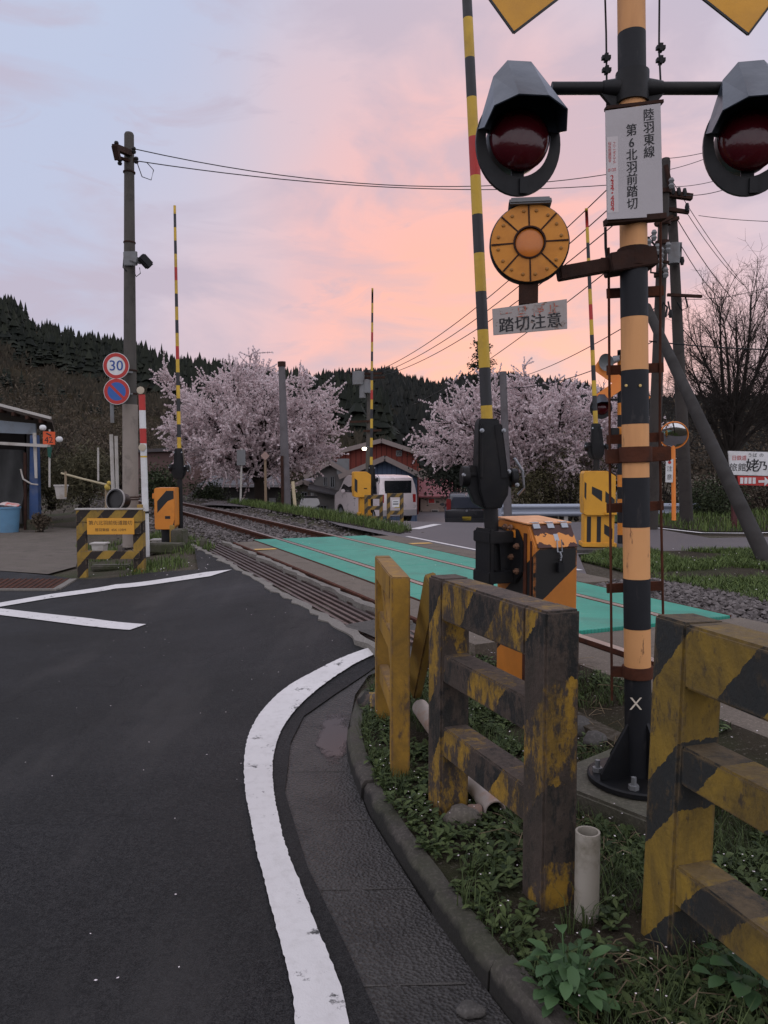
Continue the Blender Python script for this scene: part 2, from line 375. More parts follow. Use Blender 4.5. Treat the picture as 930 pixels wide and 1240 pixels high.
GUTT = concrete('wet_gutter_concrete', (0.012, 0.0112, 0.011), (0.058, 0.054, 0.050), 0.5, 0, 3.5)
_v = GUTT.node_tree; _vo = _v.nodes.new('ShaderNodeTexVoronoi'); _vo.inputs['Scale'].default_value = 85; _tc = _v.nodes.new('ShaderNodeTexCoord'); _v.links.new(_tc.outputs['Object'], _vo.inputs['Vector']); _bm = [q for q in _v.nodes if q.type == 'BUMP'][0]; _bm.inputs['Strength'].default_value = 0.8; _v.links.new(_vo.outputs['Distance'], _bm.inputs['Height'])
MOSSY = concrete('mossy_concrete', (0.05, 0.045, 0.036), (0.12, 0.11, 0.09), 0.9, 0.75)
DRIVE = concrete('driveway_concrete', (0.075, 0.062, 0.05), (0.135, 0.113, 0.094), 0.85, 0.15, 1.1)
SLAB = concrete('brown_slab', (0.085, 0.068, 0.052), (0.15, 0.125, 0.10))
# --- road paint
n = NT('road_paint')
w = n.noise(9, 8, 0.72)
col = n.mix(n.noise(4, 5), (0.50, 0.48, 0.475), (0.66, 0.64, 0.63)); col = n.mix(n.rng(w, 0.60, 0.66), col, (0.05, 0.05, 0.05))
col = n.mix(n.math('MULTIPLY', n.rng(n.noise(25, 4), 0.5, 0.75), 0.25), col, (0.3, 0.28, 0.26))
n.color(col); n.rough(0.7); n.bump(n.noise(150, 2), 0.3, 0.004); PAINT = n.done(0.3)
YPAINT = plain('yellow_road_paint', (0.55, 0.33, 0.09), 0.8, 0.2, 9, dirt=(0.1, 0.085, 0.07), dscale=8)

# ground to the horizon, one sheet
def axis(fine, far):
    a = [i * 0.5 for i in range(-int(fine * 2), int(fine * 2) + 1)]; x = fine
    while x < far: x *= 1.25; a += [x, -x]
    return sorted(a)
ground = sheet('ground', [(-2600, -2600), (2600, -2600), (2600, 2600), (-2600, 2600)], 0, lambda X, Y: zg(X, Y) - 0.012 + 0.05 * mnoise.noise(V((X * 0.35, Y * 0.35, 7))) * ss(3, 7, abs(st_(X, Y)[1])) * ss(14, 20, Y) - 0.02, EARTH, lines=axis(34, 2600))

def strip(t0, t1, s, dt=0.5):
    N = max(1, int(abs(t1 - t0) / dt)); return [XY(t0 + (t1 - t0) * i / N, s) for i in range(N + 1)]
g2 = lambda p: (p.x, p.y)
# --- near road
gl = GT(272, 684); 
gutter_l = [g2(GT(*q)) for q in ((450, 812), (405, 842), (368, 868), (352, 900), (345, 960), (372, 1050), (420, 1150), (460, 1240))] + [(0.30, 1.2), (0.72, 0.1), (1.3, -1.6), (3, -6)]
kerb_r = [g2(GZ(*q, 0)) for q in ((446, 840), (430, 856), (421, 890), (422, 922), (446, 986), (508, 1085), (560, 1158), (611, 1227))] + [(0.60, 1.4), (0.98, 0.4), (1.6, -1.2), (3.4, -5.6)]
road_poly = strip(12.6, 5.6, -1.93) + [g2(GT(470, 795))] + gutter_l + [(-40, -6), (-40, 7.0), g2(GT(-200, 712)), g2(GT(0, 692)), g2(GT(60, 697)), g2(GT(96, 702)), g2(GT(180, 694)), g2(GT(240, 690))]
sheet('road', road_poly, 0.25, lambda X, Y: zb(X, Y) + 0.006, ASPH)
sheet('gutter', gutter_l[::-1] + [g2(GT(472, 800))] + [(0.08, 5.15)] + kerb_r, 0.25, lambda X, Y: zb(X, Y) - 0.002, GUTT)
def smooth_pts(p, k=5, closed=False):
    out = []; N = len(p)
    for i in range(N if closed else N - 1):
        a, b, c, d = (V(p[(i - 1) % N if closed else max(i - 1, 0)]), V(p[i]), V(p[(i + 1) % N]), V(p[(i + 2) % N if closed else min(i + 2, N - 1)]))
        for j in range(k):
            t = j / k; q = 0.5 * ((2 * b) + (c - a) * t + (2 * a - 5 * b + 4 * c - d) * t * t + (3 * b - a - 3 * c + d) * t ** 3); out.append((q.x, q.y))
    if not closed: out.append(tuple(p[-1]))
    return out
def ragged(p, amp, f):
    return [(x + amp * mnoise.noise(V((x * f, y * f, 0.5))), y + amp * mnoise.noise(V((x * f, y * f, 9.5)))) for x, y in p]
# white line that sweeps round the corner
wo = [g2(GT(*q)) for q in ((452, 785), (418, 797), (385, 813), (348, 834), (320, 860), (303, 888), (296, 920), (297, 960), (304, 1000), (312, 1040), (335, 1130), (357, 1240))] + [(-0.145, 1.2), (0.1, -0.3)]
wi = [g2(GT(*q)) for q in ((457, 793), (425, 809), (390, 833), (362, 858), (342, 885), (332, 915), (330, 940), (333, 970), (341, 1010), (350, 1040), (385, 1130), (422, 1240))] + [(0.02, 1.2), (0.27, -0.3)]
wo, wi = ragged(smooth_pts(wo, 20), 0.0045, 70), ragged(smooth_pts(wi, 20), 0.0045, 70)
sheet('road_edge_line', wo + wi[::-1], 0.125, lambda X, Y: zb(X, Y) + 0.016, PAINT)
sheet('stop_line', [g2(GT(*q)) for q in ((281, 691), (255, 699), (200, 707), (140, 714), (60, 726), (-10, 738), (-120, 757), (-120, 750), (-10, 733), (60, 721), (140, 709), (200, 702), (250, 694))], 0.125, lambda X, Y: zb(X, Y) + 0.015, PAINT)
sheet('lane_line', [g2(GT(*q)) for q in ((177, 757.5), (157, 764.5), (100, 759), (50, 752.5), (-10, 745), (-120, 733), (-120, 726), (-10, 737), (50, 744), (110, 750.5))], 0.125, lambda X, Y: zb(X, Y) + 0.0145, PAINT)
# --- driveway
sheet('driveway', [g2(GT(*q)) for q in ((-260, 700), (0, 691), (58, 695), (92, 686), (100, 655), (96, 640), (40, 636), (0, 640), (-200, 650))], 0.5, lambda X, Y: zb(X, Y) + 0.0, DRIVE)
# --- puddle
n = NT('puddle_water'); n.color((0.02, 0.018, 0.018)); n.rough(0.22)
_pc = GT(404, 893); _vm = n.n('ShaderNodeVectorMath', operation='SUBTRACT'); n.l(n.co, _vm.inputs[0]); _vm.inputs[1].default_value = _pc
_sc = n.n('ShaderNodeVectorMath', operation='MULTIPLY'); n.l(_vm.outputs[0], _sc.inputs[0]); _sc.inputs[1].default_value = (8.5, 2.6, 0)
_ln = n.n('ShaderNodeVectorMath', operation='LENGTH'); n.l(_sc.outputs[0], _ln.inputs[0])
_al = n.rng(n.math('ADD', _ln.outputs['Value'], n.math('MULTIPLY', n.noise(11, 6, 0.7), 1.5)), 1.62, 1.30)
_mi = n.n('ShaderNodeMixShader'); _tr = n.n('ShaderNodeBsdfTransparent'); n.l(_al, _mi.inputs[0]); n.l(_tr.outputs[0], _mi.inputs[1]); n.l(n.b.outputs[0], _mi.inputs[2]); n.l(_mi.outputs[0], n.t.nodes['Material Output'].inputs[0])
PUD = n.done(0.4)
_p = [(384, 856), (404, 850), (418, 862), (421, 884), (422, 905), (425, 930), (432, 955), (424, 952), (412, 940), (398, 926), (388, 910), (378, 896), (372, 880), (376, 866)]
sheet('puddle', smooth_pts([g2(GT(*q)) for q in _p], 6, True), 0.25, lambda X, Y: zb(X, Y) + 0.002, PUD)

# mortar joints across the gutter
for (a, b) in (((353, 934), (421, 934)), ((357, 994), (449, 992)), ((377, 1078), (502, 1075)), ((436, 1194), (582, 1190))):
    a, b = GT(*a), GT(*b); d = (b - a).normalized(); sd_ = V((-d.y, d.x, 0)) * 0.006; mbj = MB(); N = 24; L = []; Q = []
    for i in range(N + 1):
        q = a.lerp(b, i / N); w = 0.3 + 0.9 * abs(mnoise.noise(q * 9)); q.z = 0.0005; L.append(q + sd_ * w); Q.append(q - sd_ * w)
    for i in range(N):
        if mnoise.noise(L[i] * 14) > -0.25: mbj.quad(Q[i], Q[i + 1], L[i + 1], L[i])
    tag(mbj.build('gutter_joint', CONCD, normals=False), kind='structure')
# --- kerb stones
kb = MB(); J = 0.009
def arc(pts, d):
    out = [V((*pts[0], 0))]; 
    for a, b in zip(pts, pts[1:]):
        a, b = V((*a, 0)), V((*b, 0)); L = (b - a).length; k = max(1, int(L / d))
        out += [a + (b - a) * (i / k) for i in range(1, k + 1)]
    return out
kl = arc([(0.25, 5.2), (0.02, 5.12)] + smooth_pts(kerb_r, 4), 0.1)
kl = [q + V((0.007 * mnoise.noise(q * 5), 0.007 * mnoise.noise(q * 5 + V((3, 0, 0))), 0)) for q in kl]
def off(pts, i, w):
    d = (pts[min(i + 1, len(pts) - 1)] - pts[max(i - 1, 0)]).normalized(); return pts[i] + V((-d.y, d.x, 0)) * w
rk = random.Random(3)
i = 0
while i < len(kl) - 1:
    j = min(i + 6, len(kl) - 1); dz = rk.uniform(-0.009, 0.009); dw = rk.uniform(-0.007, 0.007)
    rows = []
    for k in range(i, j + 1):
        a = kl[k]; b = off(kl, k, 0.080)
        if k == j: pa = kl[k] + (kl[k - 1] - kl[k]).normalized() * J; pb = off(kl, k, 0.080) + (kl[k - 1] - kl[k]).normalized() * J
        else: pa, pb = a, b
        c = (pb - pa); pa = pa + c * (dw / 0.08)
        w_ = 0.006 * mnoise.noise(pa * 17); dz += 0.0025 * mnoise.noise(pa * 23); pa = pa + V((w_, 0, 0))
        rows.append([pa + V((0, 0, -0.1)), pa + c * 0.12 + V((0, 0, 0.058 + dz)), pa + c * 0.30 + V((0, 0, 0.078 + dz)), pb + V((0, 0, 0.082 + dz)), pb + V((0, 0, -0.1))])
    m = len(rows); fs = [(r * 5 + q, r * 5 + q + 1, (r + 1) * 5 + q + 1, (r + 1) * 5 + q) for r in range(m - 1) for q in range(4)]
    fs += [(0, 1, 2, 3, 4), tuple((m - 1) * 5 + q for q in (4, 3, 2, 1, 0))]
    kb.add([p for r in rows for p in r], fs); i = j
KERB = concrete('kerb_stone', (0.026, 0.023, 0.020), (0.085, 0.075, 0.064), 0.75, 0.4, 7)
_k = KERB.node_tree; _b = _k.nodes['Principled BSDF']; _src = _b.inputs['Base Color'].links[0].from_socket      # wet foot of the stones, darkened further as painted shade on the face
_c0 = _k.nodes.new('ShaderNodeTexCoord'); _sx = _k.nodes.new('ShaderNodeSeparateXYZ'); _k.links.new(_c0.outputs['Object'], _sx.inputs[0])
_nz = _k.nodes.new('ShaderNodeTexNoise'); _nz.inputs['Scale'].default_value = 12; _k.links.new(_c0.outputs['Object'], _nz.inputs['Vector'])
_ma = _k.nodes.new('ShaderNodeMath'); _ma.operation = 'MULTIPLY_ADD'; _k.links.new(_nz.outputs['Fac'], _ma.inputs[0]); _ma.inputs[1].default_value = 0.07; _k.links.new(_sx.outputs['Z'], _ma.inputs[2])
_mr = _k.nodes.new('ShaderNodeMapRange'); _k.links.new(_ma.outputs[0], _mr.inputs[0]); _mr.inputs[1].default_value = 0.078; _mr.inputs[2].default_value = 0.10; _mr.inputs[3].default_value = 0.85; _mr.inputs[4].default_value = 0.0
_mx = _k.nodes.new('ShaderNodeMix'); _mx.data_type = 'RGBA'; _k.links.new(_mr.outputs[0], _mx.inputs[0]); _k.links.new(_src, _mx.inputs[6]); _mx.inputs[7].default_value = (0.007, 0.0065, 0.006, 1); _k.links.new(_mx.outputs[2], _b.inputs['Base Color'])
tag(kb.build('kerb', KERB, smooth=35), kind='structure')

# --- verge between kerb and track
kback = [g2(off(kl, k, 0.075)) for k in range(len(kl))]
kvp = [q for q in kback if q[1] < 4.85][::3]
verge_poly = [(0.35, 5.25), (0.06, 5.0)] + kvp + [(6, -6), (9, -4)] + [XY(-6, -0.97), XY(-3, -0.97)] + strip(-2, 4.4, -0.97) + [XY(4.5, -1.4)] + [(0.55, 5.5)]
sheet('verge', verge_poly, 0.25, zv, SOIL)
# broken asphalt apron between gutter end and crossing
apron = [g2(GT(474, 802)), (0.1, 5.2), (0.55, 5.55)] + [XY(4.6, -1.42)] + strip(4.8, 5.6, -1.42) + strip(5.6, 4.9, -1.9)[:1]
sheet('apron', [XY(5.7, -1.92), (0.0, 5.55), (0.05, 5.15), (0.3, 5.2), (0.6, 5.5), XY(4.5, -1.42), XY(5.7, -1.42)], 0.25, lambda X, Y: zb(X, Y) + 0.009, CONCD)
# --- rough concrete either side of the drain
def slab(name, t0, t1, s0, s1, z0, z1, mat, thick=0.1, kind='structure', parent=None, dt=0.5, jag=0.0, mi=None):
    mb = MB(); N = max(1, int(abs(t1 - t0) / dt)); rr = random.Random(int(s0 * 100) + 7); vs = []
    for i in range(N + 1):
        t = t0 + (t1 - t0) * i / N
        a = XY(t, s0 + rr.uniform(-jag, jag)); b = XY(t, s1 + rr.uniform(-jag, jag))
        vs += [V((*a, z0)), V((*b, z1)), V((*b, z1 - thick)), V((*a, z0 - thick))]
    fs = [(i * 4 + k, i * 4 + (k + 1) % 4, (i + 1) * 4 + (k + 1) % 4, (i + 1) * 4 + k) for i in range(N) for k in range(4)] + [(3, 2, 1, 0), tuple(N * 4 + k for k in range(4))]
    mb.add(vs, fs); o = mb.build(name, mat, parent)
    return tag(o, kind=kind) if kind else o
slab('drain_edge', 4.9, 12.7, -1.98, -1.905, zb(*XY(9, -1.95)) + 0.012, zb(*XY(9, -1.9)) + 0.012, CONC, jag=0.035, dt=0.14)
slab('drain_edge', 5.4, 12.5, -1.525, -1.46, zb(*XY(9, -1.5)) + 0.03, zb(*XY(9, -1.45)) + 0.03, CONC, jag=0.03, dt=0.14)
slab('drain_bed', 4.9, 12.7, -1.905, -1.5, 0.08, 0.08, CONCD)
slab('rubble_strip', 5.6, 12.6, -1.47, -1.33, 0.225, 0.235, CONCD, jag=0.02, dt=0.2)
slab('crossing_shoulder', 4.6, 12.35, -1.335, -0.985, 0.272, 0.282, SLAB, 0.14)
slab('track_bed', -30, 60, -1.45, 1.45, 0.150, 0.150, EARTH, 0.05, dt=1.0)
slab('ballast_bed', -8, 6.6, 1.16, 2.45, 0.215, 0.235, EARTH, 0.1)
slab('track_slab', 1.6, 4.62, -0.44, 0.44, 0.262, 0.262, SLAB, 0.08)
slab('track_slab', 1.2, 4.62, 0.60, 1.15, 0.262, 0.27, SLAB, 0.08)
slab('track_slab', 2.4, 4.62, -0.95, -0.60, 0.255, 0.262, SLAB, 0.08)
slab('crossing_shoulder', 6.6, 12.5, 1.10, 1.55, 0.282, 0.278, SLAB, 0.14)
# yellow corner marks
def mark(t0, t1, s0, s1, z, m=YPAINT, name='yellow_corner_mark'):
    mb = MB(); mb.quad(*[V((*XY(t, s), z)) for t, s in ((t0, s0), (t1, s0), (t1, s1), (t0, s1))]); tag(mb.build(name, m), kind='structure')
mark(11.0, 11.16, -1.32, -1.0, 0.287); mark(10.9, 11.06, 1.14, 1.5, 0.2865)
# --- far road
far = strip(13.0, 7.0, 1.45) + [g2(GT(700, 672)), g2(GT(760, 668)), g2(GT(960, 668)), (24, 12.2), (26, 17), g2(GT(860, 652)), g2(GT(790, 640)), g2(GT(742, 634)), (7.4, 21.5), (6.2, 25), (5.9, 36), (7, 60), (-3, 60), (-1, 40), (-0.6, 31), (-1.2, 27), (-6, 27.5), (-6, 25), (-2.6, 22), g2(GT(412, 637))]
sheet('far_road', far, 0.5, lambda X, Y: zb(X, Y) + 0.008, FASPH)
sheet('far_edge_line', [XY(7.4, 1.62), XY(12.2, 1.62), XY(12.2, 1.70), XY(7.4, 1.70)], 0.5, lambda X, Y: zb(X, Y) + 0.0145, PAINT)
def line_px(pts, w, name, m=PAINT, dz=0.0145):
    c = [GT(*q) for q in pts]; L = []; Rr = []
    for i in range(len(c)):
        d = c[min(i + 1, len(c) - 1)] - c[max(i - 1, 0)]; d.z = 0; d.normalize(); nn = V((-d.y, d.x, 0)) * (w / 2)
        L.append(g2(c[i] + nn)); Rr.append(g2(c[i] - nn))
    sheet(name, L + Rr[::-1], 0.5, lambda X, Y: zb(X, Y) + dz, m)
line_px([(502, 641.5), (516, 638.5), (530, 635.5)], 0.20, 'far_stop_line')
line_px([(760, 636.5), (800, 640.5), (850, 646), (900, 646.5), (960, 645)], 0.13, 'far_kerb_line')
# right-hand lawn and verge across the track
LAWN = [XY(8.4, 2.4)] + [g2(GT(q, 669)) for q in (735, 780, 830, 880, 960)] + [(14, 9.5), (16, 6), (12, 3.0)] + [XY(-4, 2.6), XY(0, 2.4), XY(3, 1.95), XY(5, 1.9), XY(6.4, 2.0), XY(7.4, 2.2)]
sheet('lawn', LAWN, 0.25, lambda X, Y: zb(X, Y) - 0.01 + 0.04 * ss(2.3, 3.2, st_(X, Y)[1]) + 0.03 * mnoise.noise(V((X * 1.2, Y * 1.2, 0))), SOIL)
BANK = [g2(GT(*q)) for q in ((736, 633), (800, 639), (850, 645), (900, 645), (980, 643.5))] + [(40, 30), (30, 45), (9, 45), (7.6, 25)]
sheet('bank', BANK, 0.5, lambda X, Y: zb(X, Y) + 0.02 + 0.25 * ss(16, 24, Y), SOIL)
# grass strip by the middle gate
STRIP = strip(12.7, 16.5, 1.75) + [XY(26, 1.9), XY(26, 3.1), XY(19, 3.0), XY(16.2, 2.6), XY(13.3, 2.3)]
sheet('grass_strip', STRIP, 0.25, lambda X, Y: zb(X, Y) + 0.02, SOIL)

# --- hills
def hill(name, ridge, Yr, Yb, zbase, mat, n_rows=26, amp=6, seed=1, back=160):
    mb = MB(); rr = []
    pxs = []
    for (a, b), (c, d) in zip(ridge, ridge[1:]):
        k = max(1, int((c - a) / 12)); pxs += [(a + (c - a) * i / k, b + (d - b) * i / k) for i in range(k)]
    pxs.append(ridge[-1]); W = len(pxs)
    for (px, py) in pxs:
        p = P(px, py, Yr); row = []
        for r in range(n_rows + 1):
            f = r / n_rows; y = Yb + (Yr - Yb) * f; x = p.x * (y / Yr) ** 0.9
            h = zbase + (p.z - zbase) * (0.25 * f + 0.75 * f * f * (3 - 2 * f)) 
            h += amp * mnoise.noise(V((x * 0.012 + seed, y * 0.012, 0))) * math.sin(math.pi * f) + amp * 0.35 * mnoise.noise(V((x * 0.05, y * 0.05, seed))) * math.sin(math.pi * f)
            row.append(V((x, y, h)))
        for r in range(1, 4): row.append(V((p.x, Yr + back * r / 3, p.z + (zbase - p.z) * (r / 3) ** 1.3)))
        rr.append(row)
    m = n_rows + 4
    mb.add([v for row in rr for v in row], [(i * m + k, (i + 1) * m + k, (i + 1) * m + k + 1, i * m + k + 1) for i in range(W - 1) for k in range(m - 1)])
    o = tag(mb.build(name, mat, smooth=80), kind='structure')
    return rr
n = NT('hillside')
a1 = n.noise(0.02, 6, 0.6); a2 = n.noise(0.11, 8, 0.72)
col = n.mix(n.rng(a1, 0.4, 0.65), (0.048, 0.039, 0.030), (0.105, 0.083, 0.048)); col = n.mix(n.rng(a2, 0.42, 0.68), col, (0.025, 0.021, 0.016))
col = n.mix(n.math('MULTIPLY', n.rng(n.noise(0.035, 4), 0.55, 0.65), 0.5), col, (0.04, 0.045, 0.02))
n.color(col); n.rough(1); n.bump(n.noise(0.5, 8, 0.75), 0.9, 3.0); HILL = n.done(0.0)
n = NT('dark_hillside'); n.color(n.mix(n.noise(0.03, 6), (0.012, 0.014, 0.011), (0.032, 0.028, 0.022))); n.rough(1); HILLD = n.done(0.0)
LR = hill('hill', [(-900, 300), (-500, 330), (-200, 350), (0, 388), (40, 405), (62, 419), (110, 432), (160, 438), (210, 456), (260, 466), (330, 480), (400, 484), (470, 500)], 520, 60, -3, HILL)
MR = hill('hill', [(180, 500), (330, 492), (385, 474), (430, 468), (470, 463), (500, 476), (525, 482), (560, 472), (620, 469), (700, 484), (760, 496), (850, 498), (930, 496), (1150, 480), (1700, 400)], 900, 110, -8, HILLD, amp=9, seed=5)

def raw_thing(name, mb, mats, label=None, cat=None, kind=None, parent=None, smooth=0):
    o = mb.build(name, mats, parent, smooth=smooth, normals=False)
    return tag(o, label, cat, None, kind)
def conifer(mb, p, h, w, rr, tiers=4, n=7):
    for k in range(tiers):
        z0 = p.z + h * (0.06 + 0.8 * k / tiers); z1 = z0 + h * (1.5 / tiers if k < tiers - 1 else 0.2 + 0.94 / tiers) * 0.72
        r = w * 1.2 * (1 - k / tiers) ** 0.8 * rr.uniform(0.7, 1.25); a0 = rr.random() * 6.28
        vs = [V((p.x, p.y, min(z1, p.z + h)))]
        for q in range(n):
            a = a0 + q * 6.283 / n; e = r * rr.uniform(0.6, 1.2)
            vs.append(V((p.x + math.cos(a) * e, p.y + math.sin(a) * e, z0 + rr.uniform(-0.05, 0.03) * h)))
        mb.add(vs, [(0, 1 + q, 1 + (q + 1) % n) for q in range(n)])
def grid_at(rr, u, v):
    W = len(rr) - 1; m = 26
    x = u * W; i = min(int(x), W - 1); fx = x - i; y = v * m; k = min(int(y), m - 1); fy = y - k
    a = rr[i][k].lerp(rr[i + 1][k], fx); b = rr[i][k + 1].lerp(rr[i + 1][k + 1], fx); return a.lerp(b, fy)
CON = leafy('conifer_needles', (0.008, 0.011, 0.008), (0.024, 0.028, 0.018), 0.9)
CON2 = leafy('far_conifer_needles', (0.009, 0.011, 0.010), (0.024, 0.024, 0.020), 0.9)
BARE = leafy('bare_wood', (0.030, 0.027, 0.020), (0.070, 0.058, 0.040), 0.95)
rg = random.Random(11)
mb = MB(); mbw = MB()
for i in range(9500):
    u = rg.random(); v = rg.random() ** 0.62
    p = grid_at(LR, u, v)
    if p.x / p.y * F + CX < -160: continue
    m = mnoise.noise(V((p.x * 0.013, p.y * 0.009, 3.3)))
    if v > 0.93: m += 0.32
    if m > 0.10 and p.y > 150:
        conifer(mb, p, rg.uniform(7, 15), rg.uniform(2.2, 3.6), rg)
    elif p.y > 110:                # bare brown woods
        for q in range(6):
            c = p + V((rg.gauss(0, 2.0), rg.gauss(0, 2.0), 0)); h = rg.uniform(1.5, 5)
            a = rg.random() * 6.28; d = V((math.cos(a), math.sin(a) * 0.5, 0)) * rg.uniform(0.6, 1.8)
            mbw.add([c, c + d * 0.3 + V((0, 0, h * 0.5)), c + d + V((0, 0, h)), c - d * 0.6 + V((0, 0, h * 0.8))], [(0, 1, 2), (0, 3, 1)])
for px in [-60 + i * 4.2 for i in range(120)]:      # the ridge line itself
    i = min(range(len(LR)), key=lambda q: abs(LR[q][26].x / LR[q][26].y * F + CX - px)); p = LR[i][26] + V((rg.uniform(-4, 4), rg.uniform(-12, 0), -2))
    g = mnoise.noise(V((px * 0.03, 0, 0)))
    if (px < 190 or g > 0.0) and rg.random() < 0.75: conifer(mb, p, rg.choice((6, 9, 11, 14, 19)) * rg.uniform(0.8, 1.15), rg.uniform(2.0, 4.0), rg, 5)
def at_px(px, py):
    return min((q for row in LR for q in row[4:26]), key=lambda q: (q.x / q.y * F + CX - px) ** 2 + (HOR + (CAMZ - q.z) / q.y * F - py) ** 2)
for (px, py, k, sp) in ((8, 470, 26, 14), (30, 500, 22, 12), (55, 440, 22, 16), (-20, 490, 16, 14), (100, 452, 16, 16), (135, 500, 10, 10), (44, 516, 8, 6), (95, 490, 8, 10), (180, 470, 12, 14), (75, 420, 20, 16)):
    q = at_px(px, py); s_ = q.y / F
    for _ in range(k): conifer(mb, q + V((rg.gauss(0, sp * s_), rg.gauss(0, 8), rg.gauss(0, sp * s_ * 0.45) - 1)), rg.uniform(13, 26) * s_, rg.uniform(3.5, 6.5) * s_, rg, 5)
raw_thing('conifer_forest', mb, CON, 'dark cedar forest along the ridge of the left hillside', 'forest', 'stuff')
raw_thing('bare_woods', mbw, BARE, 'leafless brown woods covering the slope of the left hillside', 'woods', 'stuff')
mb = MB()
for i in range(12000):
    u = rg.random(); v = rg.random() ** 0.55; p = grid_at(MR, u, v)
    q = p.x / p.y * F + CX
    if q < 330 or q > 1000 or p.y < 250: continue
    conifer(mb, p, rg.uniform(9, 15), rg.uniform(2.8, 4.2), rg, 2, 5)
for k in range(420):
    u = rg.random(); p = grid_at(MR, u, 0.995)
    if not 300 < p.x / p.y * F + CX < 1000: continue
    conifer(mb, p + V((0, 0, -2)), rg.uniform(8, 15), rg.uniform(2.4, 3.6), rg, 3, 6)
raw_thing('conifer_forest', mb, CON2, 'black green conifer forest covering the far hills behind the houses', 'forest', 'stuff')

# =================================================================== MATERIALS FOR THINGS
BLACK = plain('black_paint', (0.012, 0.013, 0.015), 0.55, 0.3, 5, dirt=(0.04, 0.037, 0.034), dirt_amt=0.5)
BLKS = plain('black_steel', (0.007, 0.0075, 0.009), 0.5, 0.3, 8, spec=0.25, dirt=(0.03, 0.026, 0.022), dirt_amt=0.4)
RUST = plain('rusty_steel', (0.075, 0.026, 0.014), 0.9, 0.45, 12, dirt=(0.03, 0.014, 0.010), dirt_amt=0.8, dscale=9, bump=0.5, bscale=80, spec=0.2)
RUSTD = plain('dark_rust', (0.042, 0.02, 0.014), 0.9, 0.4, 12, dirt=(0.02, 0.012, 0.01), dirt_amt=0.7, dscale=7, bump=0.4, bscale=80, spec=0.2)
GALV = plain('galvanised_steel', (0.33, 0.35, 0.38), 0.45, 0.15, 4, metal=0.6, dirt=(0.16, 0.14, 0.12), dirt_amt=0.4)
GREYP = plain('grey_steel', (0.16, 0.165, 0.17), 0.5, 0.2, 6, dirt=(0.09, 0.07, 0.06), dirt_amt=0.5)
WHITE = plain('white_paint', (0.62, 0.62, 0.62), 0.6, 0.08, 4, dirt=(0.3, 0.27, 0.23), dirt_amt=0.35)
OFFW = plain('dirty_white', (0.42, 0.40, 0.37), 0.7, 0.15, 5, dirt=(0.2, 0.16, 0.12), dirt_amt=0.6)
PVC = plain('pvc_grey', (0.30, 0.275, 0.23), 0.55, 0.15, 7, dirt=(0.10, 0.085, 0.05), dirt_amt=0.75, dscale=9)
INK = plain('black_lettering', (0.012, 0.012, 0.014), 0.6, 0.1, bump=0)
REDINK = plain('red_lettering', (0.42, 0.035, 0.035), 0.6, 0.15, bump=0)
BLUEINK = plain('blue_lettering', (0.03, 0.07, 0.26), 0.6, 0.1, bump=0)
ORNG = plain('orange_enamel', (0.62, 0.22, 0.028), 0.45, 0.12, 4, dirt=(0.30, 0.11, 0.03), dirt_amt=0.4)
YORNG = plain('yellow_orange_enamel', (0.62, 0.30, 0.025), 0.5, 0.12, 4, dirt=(0.34, 0.16, 0.03), dirt_amt=0.45)
REDP = plain('red_reflective', (0.42, 0.03, 0.025), 0.5, 0.15, 5, dirt=(0.2, 0.04, 0.03), dirt_amt=0.3)
YELP = plain('yellow_paint', (0.56, 0.36, 0.04), 0.55, 0.15, 5, dirt=(0.25, 0.15, 0.04), dirt_amt=0.5)
GREYBAND = plain('grey_black_band', (0.026, 0.026, 0.029), 0.55, 0.2, 5)
WOODP = plain('weathered_timber', (0.11, 0.095, 0.075), 0.9, 0.3, 5, dirt=(0.05, 0.04, 0.03), dirt_amt=0.7, bump=0.4)
TIRE = plain('tyre_rubber', (0.012, 0.012, 0.012), 0.8, 0.2, 8)
GLASS = plain('dark_glass', (0.012, 0.014, 0.017), 0.08, 0.1, 3, spec=0.6, bump=0)
# faded orange of the signal post, peeling in long vertical flakes
n = NT('faded_orange_post')
c = n.mix(n.noise(4), (0.56, 0.27, 0.10), (0.70, 0.36, 0.15)); v = n.scaled(1, 1, 0.16)
c = n.mix(n.rng(n.noise(22, 6, 0.7, v), 0.63, 0.68), c, (0.10, 0.045, 0.025)); c = n.mix(n.math('MULTIPLY', n.rng(n.noise(9, 5, 0.6, v), 0.5, 0.72), 0.5), c, (0.36, 0.16, 0.07))
n.color(c); n.rough(0.6); n.bump(n.noise(22, 6, 0.7, v), 0.35, 0.003); POSTO = n.done(0.35)
n = NT('post_black')
c = n.mix(n.noise(5), (0.009, 0.0095, 0.012), (0.021, 0.0225, 0.026)); c = n.mix(n.rng(n.noise(30, 4, 0.6, n.scaled(1, 1, 0.3)), 0.6, 0.8), c, (0.055, 0.05, 0.05))
n.color(c); n.rough(0.55); n.bump(n.noise(40, 4), 0.25, 0.003); POSTK = n.done(0.22)
n = NT('green_anti_slip_panel')
c = n.mix(n.noise(1.6, 6, 0.62), (0.010, 0.215, 0.150), (0.034, 0.335, 0.240)); c = n.mix(n.math('MULTIPLY', n.rng(n.noise(7, 7, 0.7), 0.55, 0.72), 0.45), c, (0.17, 0.33, 0.28))
c = n.mix(n.math('MULTIPLY', n.rng(n.noise(2.4, 5, 0.65), 0.5, 0.72), 0.4), c, (0.02, 0.16, 0.12))
tyr = n.noise(2.2, 4, 0.6, n.scaled(1, 1, 1)); c = n.mix(n.math('MULTIPLY', n.rng(n.noise(1.3, 5, 0.65, None, 1.5), 0.5, 0.66), 0.5), c, (0.03, 0.13, 0.10)); c = n.mix(n.math('MULTIPLY', n.rng(n.noise(45, 3, 0.7), 0.62, 0.7), 0.6), c, (0.02, 0.10, 0.08))
